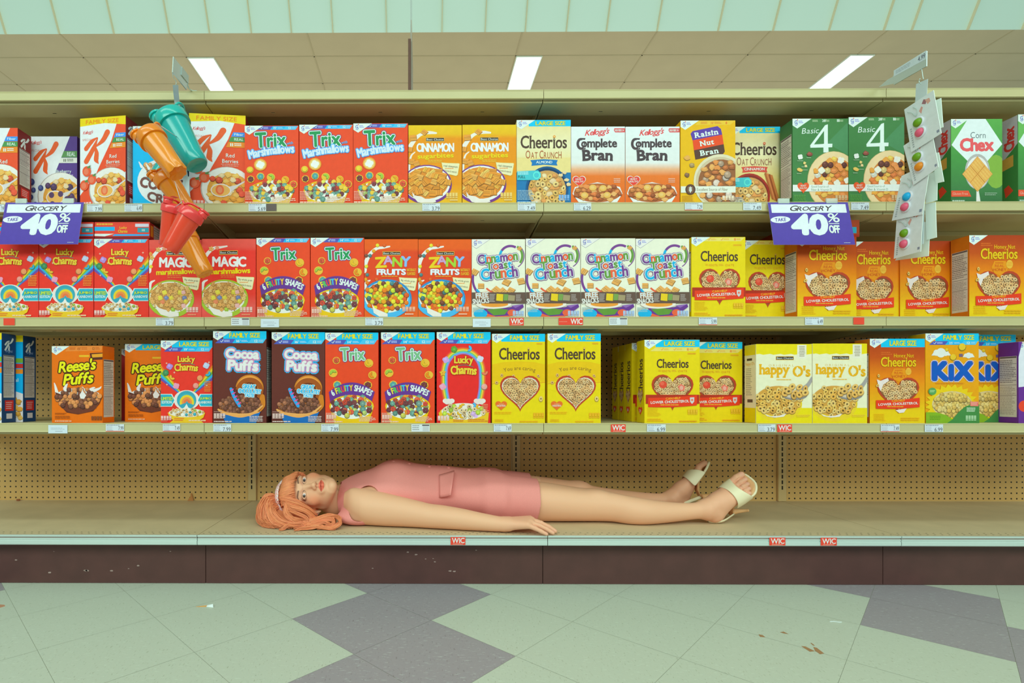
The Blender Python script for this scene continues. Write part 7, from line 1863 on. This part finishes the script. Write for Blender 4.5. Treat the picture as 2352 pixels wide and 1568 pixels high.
# wisps
for q in range(40):
    x = rr.uniform(600, 640); y = 1150 + rr.uniform(-15, 45)
    lock([(x + 14, y - 6, 1.96), (x, y, 1.95), (x - rr.uniform(2, 8), y + rr.uniform(8, 18), 1.945)], .004, 1, .0006)
hm = hb_.mesh('hair_strands', True)
obj('strands', hm, M_HAIR, hair)
# gingham hair band over the head
M_BAND = bpy.data.materials.new('pink_gingham'); M_BAND.use_nodes = True
nt = M_BAND.node_tree; b_ = nt.nodes['Principled BSDF']; b_.inputs['Roughness'].default_value = .8
tc = nt.nodes.new('ShaderNodeTexCoord'); ck = nt.nodes.new('ShaderNodeTexChecker'); ck.inputs['Scale'].default_value = 130
ck.inputs['Color1'].default_value = (*pc(214, 222, 206), 1); ck.inputs['Color2'].default_value = (*pc(224, 176, 164), 1)
nt.links.new(tc.outputs['Object'], ck.inputs['Vector']); nt.links.new(ck.outputs['Color'], b_.inputs['Base Color'])
bp_ = []; AX = np.array((.083, .107, .093)); CE = np.array((-.016, -.014, .040)); bl = []
for k in range(33):
    al = math.radians(-138 + 221 * k / 32)
    ff = .012 + .056 * math.cos(al) if math.cos(al) > 0 else .012 + .03 * math.cos(al)
    s_ = math.sqrt(max(.05, 1 - ((ff + .014) / .107) ** 2))
    bl.append(np.array((-.016 + s_ * AX[0] * math.sin(al), ff, .040 + s_ * AX[2] * math.cos(al))))
V = []; Fq = []; nb_ = 7
for k in range(33):
    t_ = unit(bl[min(k + 1, 32)] - bl[max(k - 1, 0)]); n_ = unit((bl[k] - CE) / AX ** 2); w_ = np.cross(n_, t_)
    for q in range(nb_):
        t = q / (nb_ - 1) * 2 - 1
        V.append(H(*(bl[k] + w_ * t * .0125 + n_ * (.0095 + .003 * (1 - t * t) + .0008 * math.sin(11 * k * .2 + 5 * t)))))
for k in range(32):
    for q in range(nb_ - 1): Fq.append((k * nb_ + q, k * nb_ + q + 1, (k + 1) * nb_ + q + 1, (k + 1) * nb_ + q))
f = MB(); f.add(V, Fq); o = obj('hair_band', f.mesh('hair_band', True), M_BAND, person); so = o.modifiers.new('thickness', 'SOLIDIFY'); so.thickness = .0025

# ------------------------------------------------------------------ strips hanging in front of the shelves
def art_on_quad(a, TL, TR, BR, BL, n, name, step=8e-6):
    TL, TR, BR, BL = [np.array(q, float) for q in (TL, TR, BR, BL)]; n = np.array(n, float)
    v = np.array(a.v, float); u = (v[:, 0] / a.w)[:, None]; t = (v[:, 1] / a.h)[:, None]
    P = (TL * (1 - u) + TR * u) * (1 - t) + (BL * (1 - u) + BR * u) * t + n * (.0003 + v[:, 2:3] * step)
    mb = MB(); mb.v = [tuple(p) for p in P]; mb.f = list(a.f); mb.m = [0] * len(a.f); mb.c = list(a.c)
    me = mb.mesh(name); me.materials.append(M_PRINT); return me
M_STEEL = mat('bright_steel', (.62, .70, .70), .28, .75)
M_CLEARST = mat('milky_plastic_strip', pc(190, 214, 204), .35)
def pl(X): return lambda x, y: WX(x, y, X)

# left arm and strip
XL = W(440, 209, 1.876).x
w = pl(XL)
t = thing('strip_arm', 'steel arm with small sign plate holding the shaker strip on the shelf top', 'bracket', (0, 0, 0))
f = MB(); f.quad_slab([w(397, 130), w(430, 172), w(427, 206), w(395, 166)], (.0025, 0, 0)); obj('plate', f.mesh('arm_plate'), M_STEEL, t)
f = MB(); f.quad_slab([w(415, 153), w(430.5, 174), w(430, 192), w(414, 172)], (.0022, 0, 0)); o = obj('label_holder', f.mesh('arm_label'), mat('grey_label', (.5, .56, .56), .35, .3), t); o.location.x = .0027
f = MB(); f.tube(catmull([w(429, 190), w(434, 203), w(443, 209), w(452, 209.5)], 5), .0045, 8, flat=.5); obj('foot', f.mesh('arm_foot', True), M_STEEL, t)
f = MB(); f.tube(catmull([w(396, 165), w(398, 178), w(403, 184), w(405, 192), w(401, 197)], 5), .0012, 6); obj('hook', f.mesh('arm_hook', True), M_STEEL, t)
t = thing('clip_strip', 'milky plastic strip hanging behind the coloured shakers', 'strip', (0, 0, 0))
def ribbon(pts, wd, name, m, parent, th=.0012):
    f = MB(); V = []
    for p in pts: V += [p + Vector((-wd / 2, 0, 0)), p + Vector((wd / 2, 0, 0)), p + Vector((wd / 2, th, 0)), p + Vector((-wd / 2, th, 0))]
    F = []
    for k in range(len(pts) - 1):
        for q in range(4): F.append((k * 4 + q, k * 4 + (q + 1) % 4, k * 4 + 4 + (q + 1) % 4, k * 4 + 4 + q))
    F += [(3, 2, 1, 0), tuple(len(V) - 4 + q for q in range(4))]
    f.add(V, F); return obj(name, f.mesh(name), m, parent)
SP = [W(403, 195, 1.735), W(404, 212, 1.79), W(406, 230, 1.838), W(409, 262, 1.866), W(420, 360, 1.869), W(430, 440, 1.869), W(440, 540, 1.869), W(452, 600, 1.869)]
ribbon(SP, .018, 'band', M_CLEARST, t)
STRIP = t
STRIP_X = lambda z: float(np.interp(z, [p.z for p in SP][::-1], [p.x for p in SP][::-1])); STRIP_Y = lambda z: float(np.interp(z, [p.z for p in SP][::-1], [p.y for p in SP][::-1]))
for q, (a, b) in enumerate((((424, 405, 1.8675), (420, 440, 1.8675)), ((433, 405, 1.8675), (431, 462, 1.8675)))):
    ribbon([W(*a), W(*b)], .008, 'tie', M_CLEARST, t, .001)
f = MB(); f.quad_slab([W(446, 528, 1.8675), W(458, 550, 1.8675), W(450, 552, 1.8675), W(440, 548, 1.8675)], (0, .001, 0)); obj('tag', f.mesh('strip_tag'), M_CLEARST, t)

def catmull_v(p): return [Vector(q) for q in catmull(p, 5)]
def plastic(name, c, c2=None, tr=.0):
    m = mat(name, pc(*c), .22, trans=tr, spec=.6); B_ = m.node_tree.nodes['Principled BSDF']; B_.inputs['Coat Weight'].default_value = .3; B_.inputs['Subsurface Weight'].default_value = .6; B_.inputs['Subsurface Radius'].default_value = (.06, .05, .03); return m
M_TEAL, M_TEAL2 = plastic('teal_plastic', (0, 172, 152)), plastic('teal_cup_plastic', (0, 164, 150))
M_ORG, M_ORG2 = plastic('orange_plastic', (252, 156, 16)), plastic('orange_cup_plastic', (252, 162, 14))
M_RED, M_RED2 = plastic('red_plastic', (236, 66, 62)), plastic('red_cup_plastic', (240, 74, 36))
def shaker(rim, bot, ml, mc, label, spin=0.0, lobes=0, scale=1.0, sticker=False):
    A = W(*rim); Bt = W(*bot); ax = (A - Bt); L = ax.length; ax.normalize()
    t = thing('shaker_bottle', label, 'shaker bottle', tuple(Bt), (0, 0, 0), 'shaker bottles on the hanging strip')
    q = Vector((0, 0, 1)).rotation_difference(ax); t.rotation_euler = (q.to_matrix() @ Matrix.Rotation(spin, 3, 'Z')).to_euler()
    s = L / .168; t.scale = (s * 1.1, s * 1.1, s)
    def wob(a, h): return 1 + (.085 * math.cos(lobes * a) * max(0, (1 - h / .035)) if lobes else 0)
    f = MB(); f.lathe([(.0005, .004), (.022, .003), (.029, 0), (.0318, .005), (.0325, .03), (.0355, .08), (.0395, .14), (.0405, .160), (.0405, .168)], (0, 0, 0), (0, 0, 1), 48, 0, None, wob)
    obj('cup', autosmooth(f.mesh('shaker_cup'), 50), mc, t)
    f = MB(); f.lathe([(.0415, .152), (.0460, .153), (.0466, .157), (.0466, .182), (.0440, .1865), (.0395, .1885), (.0360, .1925), (.0300, .1965), (.0001, .198)], (0, 0, 0), (0, 0, 1), 40)
    lid = obj('lid', autosmooth(f.mesh('shaker_lid'), 40), ml, t)
    f = MB(); f.lathe([(.0185, .188), (.0180, .205), (.0165, .208), (.0001, .208)], (.020, 0, 0), (.06, 0, 1), 28); obj('spout', autosmooth(f.mesh('shaker_spout'), 40), ml, lid)
    f = MB(); f.lathe([(.0190, .2085), (.0205, .2095), (.0205, .2155), (.018, .2175), (.012, .218), (.011, .2155), (.0001, .215)], (.020, 0, 0), (.06, 0, 1), 28); obj('cap', autosmooth(f.mesh('shaker_cap'), 40), ml, lid)
    f = MB(); f.tube(catmull([(-.034, 0, .193), (-.030, 0, .203), (-.012, 0, .2115), (.012, 0, .2125)], 6), .0042, 10, flat=2.4, up=(0, 1, 0)); obj('hinge_arm', f.mesh('shaker_hinge', True), ml, lid)
    f = MB(); P = [(-.032 - .014 * math.sin(math.pi * k / 12), .021 * math.cos(math.pi * k / 12), .191 + .010 * math.sin(math.pi * k / 12)) for k in range(13)]
    f.tube(P, .0040, 8); obj('carry_loop', f.mesh('shaker_loop', True), ml, lid)
    MW = Matrix.LocRotScale(Bt, t.rotation_euler, t.scale); mi_ = MW.inverted()
    lp = MW @ Vector((-.046, 0, .2005)); best = None
    for bv in HUNG[2:]:
        h = bv.find_nearest(lp)
        if h[0] is not None and (best is None or h[3] < best[1]): best = (h[0], h[3])
    end = [best[0] + (lp - best[0]).normalized() * .0004] if best is not None else [Vector((STRIP_X(lp.z), 1.8672, lp.z))]
    f = MB(); f.tube([mi_ @ p for p in [lp] + end], .0014, 6); obj('tie', f.mesh('strip_tie', True), M_CLEARST, t)
    vs, fs = [], []
    for o in [c for c in t.children] + list(lid.children):
        if o.name.startswith('tie'): continue
        n0 = len(vs); vs += [MW @ v.co for v in o.data.vertices]; fs += [tuple(n0 + k for k in p.vertices) for p in o.data.polygons]
    HUNG.append(BVHTree.FromPolygons(vs, fs))
    if sticker:
        a = Art(100, 60, (226, 170, 150)); a.lines(10, 30, 90, 54, 3, (160, 120, 110), .45, 3); a.rect(30, 8, 46, 22, (110, 90, 110))
        me = a.mesh('sticker', .032, .02); o = obj('sticker', me, None, t, (0, -.012, .2215)); o.rotation_euler = (math.radians(-70), 0, 0)
    return t
HUNG = []
shaker((404, 353, 1.822), (352, 419, 1.822), M_TEAL, M_TEAL2, 'teal shaker bottle mostly hidden behind the orange ones', math.pi)
shaker((428, 549, 1.768), (473, 629, 1.768), M_ORG, M_ORG2, 'lowest orange shaker bottle hanging below the red ones', math.pi, 8)
shaker((397, 279, 1.762), (453, 380, 1.745), M_TEAL, M_TEAL2, 'teal shaker bottle hanging topmost on the strip', math.pi * 1.0)
shaker((383, 412, 1.715), (440, 497, 1.735), M_ORG, M_ORG2, 'orange shaker bottle hanging behind the big orange one', math.pi * 1.1, 8)
shaker((349, 318, 1.615), (409, 398, 1.60), M_ORG, M_ORG2, 'big orange shaker bottle tilted across the teal one', math.pi * 1.05, 8)
shaker((397, 482, 1.60), (383, 566, 1.62), M_RED, M_RED2, 'red shaker bottle hanging upright behind the slanting one', 4.4, 0, 1, True)
shaker((438, 495, 1.495), (389, 575, 1.495), M_RED, M_RED2, 'red shaker bottle slanting in front, its lid turned up', .35)

# right arm, strip and cards
XR = W(2019, 200, 1.872).x
w = pl(XR)
t = thing('strip_arm', 'steel arm with price plate holding the white card strip', 'bracket', (0, 0, 0))
f = MB(); f.quad_slab([w(2128.5, 117), w(2128, 152), w(2053, 195), w(2051, 174)], (.0025, 0, 0)); obj('plate', f.mesh('arm_plate'), M_STEEL, t)
f = MB(); f.quad_slab([w(2053, 192), w(2051, 176), w(2038, 183), w(2019, 199.5)], (.0025, 0, 0)); obj('foot', f.mesh('arm_foot'), M_STEEL, t)
a = Art(300, 60, (190, 214, 206)); a.text('4.99', 225, 12, 288, 48, (90, 100, 110), .02); a.lines(20, 15, 200, 50, 3, (150, 170, 170), .4, 3)
obj('price_label', art_on_quad(a, w(2053, 162), w(2128.5, 115), w(2128, 135), w(2053, 176), (-1, 0, 0), 'arm_price'), None, t)
f = MB(); f.tube(catmull([w(2117, 158), w(2119, 172), w(2121, 182)], 5), .0013, 6); f.tube(catmull([w(2113, 180), w(2111, 188), w(2115, 192)], 5), .0013, 6); obj('hook', f.mesh('arm_hook', True), M_STEEL, t)
w = pl(XR + .022)
t = thing('clip_strip', 'white plastic strip behind the hanging white cards', 'strip', (0, 0, 0))
f = MB(); f.quad_slab([w(2104, 193), w(2131, 181), w(2129, 215), w(2102, 234)], (.0008, 0, 0)); f.quad_slab([w(2102, 234), w(2129, 215), w(2121, 560), w(2094, 565)], (.0008, 0, 0)); obj('band', f.mesh('strip_band'), M_CLEARST, t)
M_CARD = mat('white_card', (.92, .95, .92), .5)
DOME = {'green': (98, 152, 8), 'pink': (238, 102, 128), 'orange': (248, 156, 10), 'blue': (0, 166, 208)}
M_RIM = mat('white_rubber', pc(205, 220, 212), .4)
MD = {k: mat(k + '_dome', pc(*c), .35) for k, c in DOME.items()}
HKM = mat('clear_hook', (.8, .88, .86), .1, trans=.5)
cards = [(-.002, ((2077, 251.5), (2144, 207), (2162, 306), (2093, 350)), (('green', 2111, 281.5), ('pink', 2115, 304)), 'white card with green and pink domes, topmost on the strip', (2094, 262)),
         (.003, ((2075, 335), (2138, 292), (2156, 384), (2098, 425)), (('green', 2109, 360.5), ('orange', 2114, 382.5)), 'white card with green and orange domes', (2094, 342)),
         (.008, ((2071, 404), (2137, 372), (2119, 492), (2048.5, 507)), (('blue', 2085.5, 451.5), ('pink', 2081, 475)), 'white card with blue and pink domes', (2081, 424)),
         (.013, ((2060, 500), (2121, 470), (2114.5, 577.5), (2053, 594)), (('green', 2079.5, 535.5), ('pink', 2078.6, 560)), 'white card with green and pink domes, lowest on the strip', (2072, 513))]
for dx, Q4, domes, lab, hk in cards:
    X = XR + dx; w = pl(X); TL, TR, BR, BL = [w(*q) for q in Q4]
    t = thing('toy_card', lab, 'hanging card', tuple(TL), (0, 0, 0), 'white cards on the hanging strip')
    O = TL
    f = MB(); f.quad_slab([p - O for p in (TL, TR, BR, BL)], (.0015, 0, 0)); obj('card', f.mesh('card_slab'), M_CARD, t)
    a = Art(100, 140, (212, 232, 220))
    for q in range(9): a.rect(8, 70 + q * 7, 14, 70 + q * 7 + 4.6, (160, 178, 172))
    a.poly([(58, 18), (66, 8), (76, 14), (70, 26)], (150, 110, 110)); a.poly([(70, 12), (84, 14), (86, 26), (76, 30)], (205, 165, 140)); a.poly([(46, 34), (56, 24), (60, 30), (52, 46)], (205, 160, 140)); a.rect(88, 124, 96, 132, (130, 145, 155))
    obj('print', art_on_quad(a, TL - O, TR - O, BR - O, BL - O, (-1, 0, 0), 'card_print'), None, t)
    for cn, px, py in domes:
        c = w(px, py) - O
        f = MB(); f.lathe([(.0185, 0), (.0188, .003), (.0165, .0055), (.0135, .004)], c, (-1, 0, 0), 26); rim = obj('dome_rim', f.mesh('dome_rim', True), M_RIM, t)
        f = MB(); f.lathe([(.0142, .003), (.0132, .0075), (.0105, .0112), (.0055, .0138), (.0001, .0146)], c, (-1, 0, 0), 26); o = obj('dome', f.mesh('dome', True), MD[cn], rim); o['label'] = cn + ' dome'
    f = MB(); c = w(*hk) - O; c.x -= .003; f.tube(catmull([c + Vector((0, .012, .012)), c + Vector((0, -.004, .002)), c + Vector((0, -.018, -.016)), c + Vector((0, -.022, .004)), c + Vector((0, -.008, .018))], 5), .0011, 6); obj('hook', f.mesh('card_hook', True), HKM, t)
backs = [((2140, 234), (2161, 225), (2166, 292), (2146, 300)), ((2140, 352), (2156, 350), (2168, 417), (2150, 421)), ((2130, 402), (2153, 390), (2152, 460), (2126, 467)), ((2124, 468), (2148.5, 464), (2151, 545), (2128, 551)), ((2100, 512), (2136, 508), (2132.5, 588), (2056, 598))]
for k, q4 in enumerate(backs):
    X = XR + .030 + .004 * k; w = pl(X); P4 = [w(*q) for q in q4]
    f = MB(); f.quad_slab(P4, (.0015, 0, 0)); o = obj('toy_card', f.mesh('card_back'), M_CARD)
    tag(o, 'white card edge showing behind the domed cards, %s from the top' % ['first', 'second', 'third', 'fourth', 'fifth'][k], 'hanging card', 'white cards on the hanging strip')

# ------------------------------------------------------------------ litter
f = MB(); c = WZ(468, 1390, .0015); f.quad_slab([WZ(447, 1392, .002) - c, WZ(452, 1390.5, .002) - c, WZ(476, 1388, .006) - c, WZ(474, 1390.5, .004) - c], (0, 0, .001), 0)
f.quad_slab([WZ(474, 1391, .004) - c, WZ(476, 1387.5, .006) - c, WZ(489, 1385, .010) - c, WZ(490, 1392.5, .003) - c], (0, 0, .001), 1)
tag(obj('paper_scrap', f.mesh('paper_scrap'), [mat('straw_scrap', pc(196, 150, 74), .7), mat('white_scrap', pc(200, 220, 205), .7)], None, c - Vector((0, 0, .0032))), 'thin straw-coloured paper scrap with white end lying on the floor', 'scrap')
f = MB(); c = WZ(2, 1393, .001); f.quad_slab([WZ(-14, 1386, .001) - c, WZ(10, 1388, .001) - c, WZ(12, 1391, .001) - c, WZ(-12, 1398, .001) - c], (0, 0, .001)); tag(obj('paper_scrap', f.mesh('paper_scrap'), mat('brown_scrap', pc(170, 128, 92), .8), None, c - Vector((0, 0, .0016))), 'small brown scrap on the floor at the picture edge', 'scrap')
f = MB(); P3 = [WZ(1906, 1427, .001), WZ(1916, 1426.5, .001), WZ(1926, 1428, .001), WZ(1933, 1428, .001)]; c = P3[0]; f.tube([p - c for p in catmull(P3, 5)], .0009, 6); tag(obj('thread', f.mesh('thread'), mat('white_thread', pc(205, 228, 215), .7), None, c), 'short white thread on the cream floor beside the grey tiles', 'thread')
f = MB(); c = W(437, 1150, YB - .012); c.z = DECK + .0006
V = [(-.013, 0, 0), (.014, 0, 0), (.011, .004, .012), (.003, .008, .034), (-.002, .009, .031), (-.001, .006, .020), (-.006, .003, .012)]
f.add(V + [(x, y + .0012, z) for x, y, z in V], [tuple(range(6, -1, -1)), tuple(range(7, 14))] + [(i, (i + 1) % 7, 7 + (i + 1) % 7, 7 + i) for i in range(7)]); tag(obj('torn_label', f.mesh('torn_label'), mat('ochre_paper', pc(176, 122, 60), .8), None, c), 'torn ochre paper leaning on the perforated panel beside the upright', 'scrap')
f = MB(); c = W(42, 1150, YB - .014); c.z = DECK + .0006; f.add([(.009 * math.cos(a), .005 * math.sin(a), z) for z in (0, .007) for a in [k * .785 for k in range(8)]], [tuple(range(7, -1, -1)), tuple(range(8, 16))] + [(i, (i + 1) % 8, 8 + (i + 1) % 8, 8 + i) for i in range(8)])
tag(obj('cereal_crumb', f.mesh('crumb'), mat('brown_crumb', pc(140, 84, 44), .9), None, c), 'small brown crumb on the empty deck against the perforated panel', 'crumb')
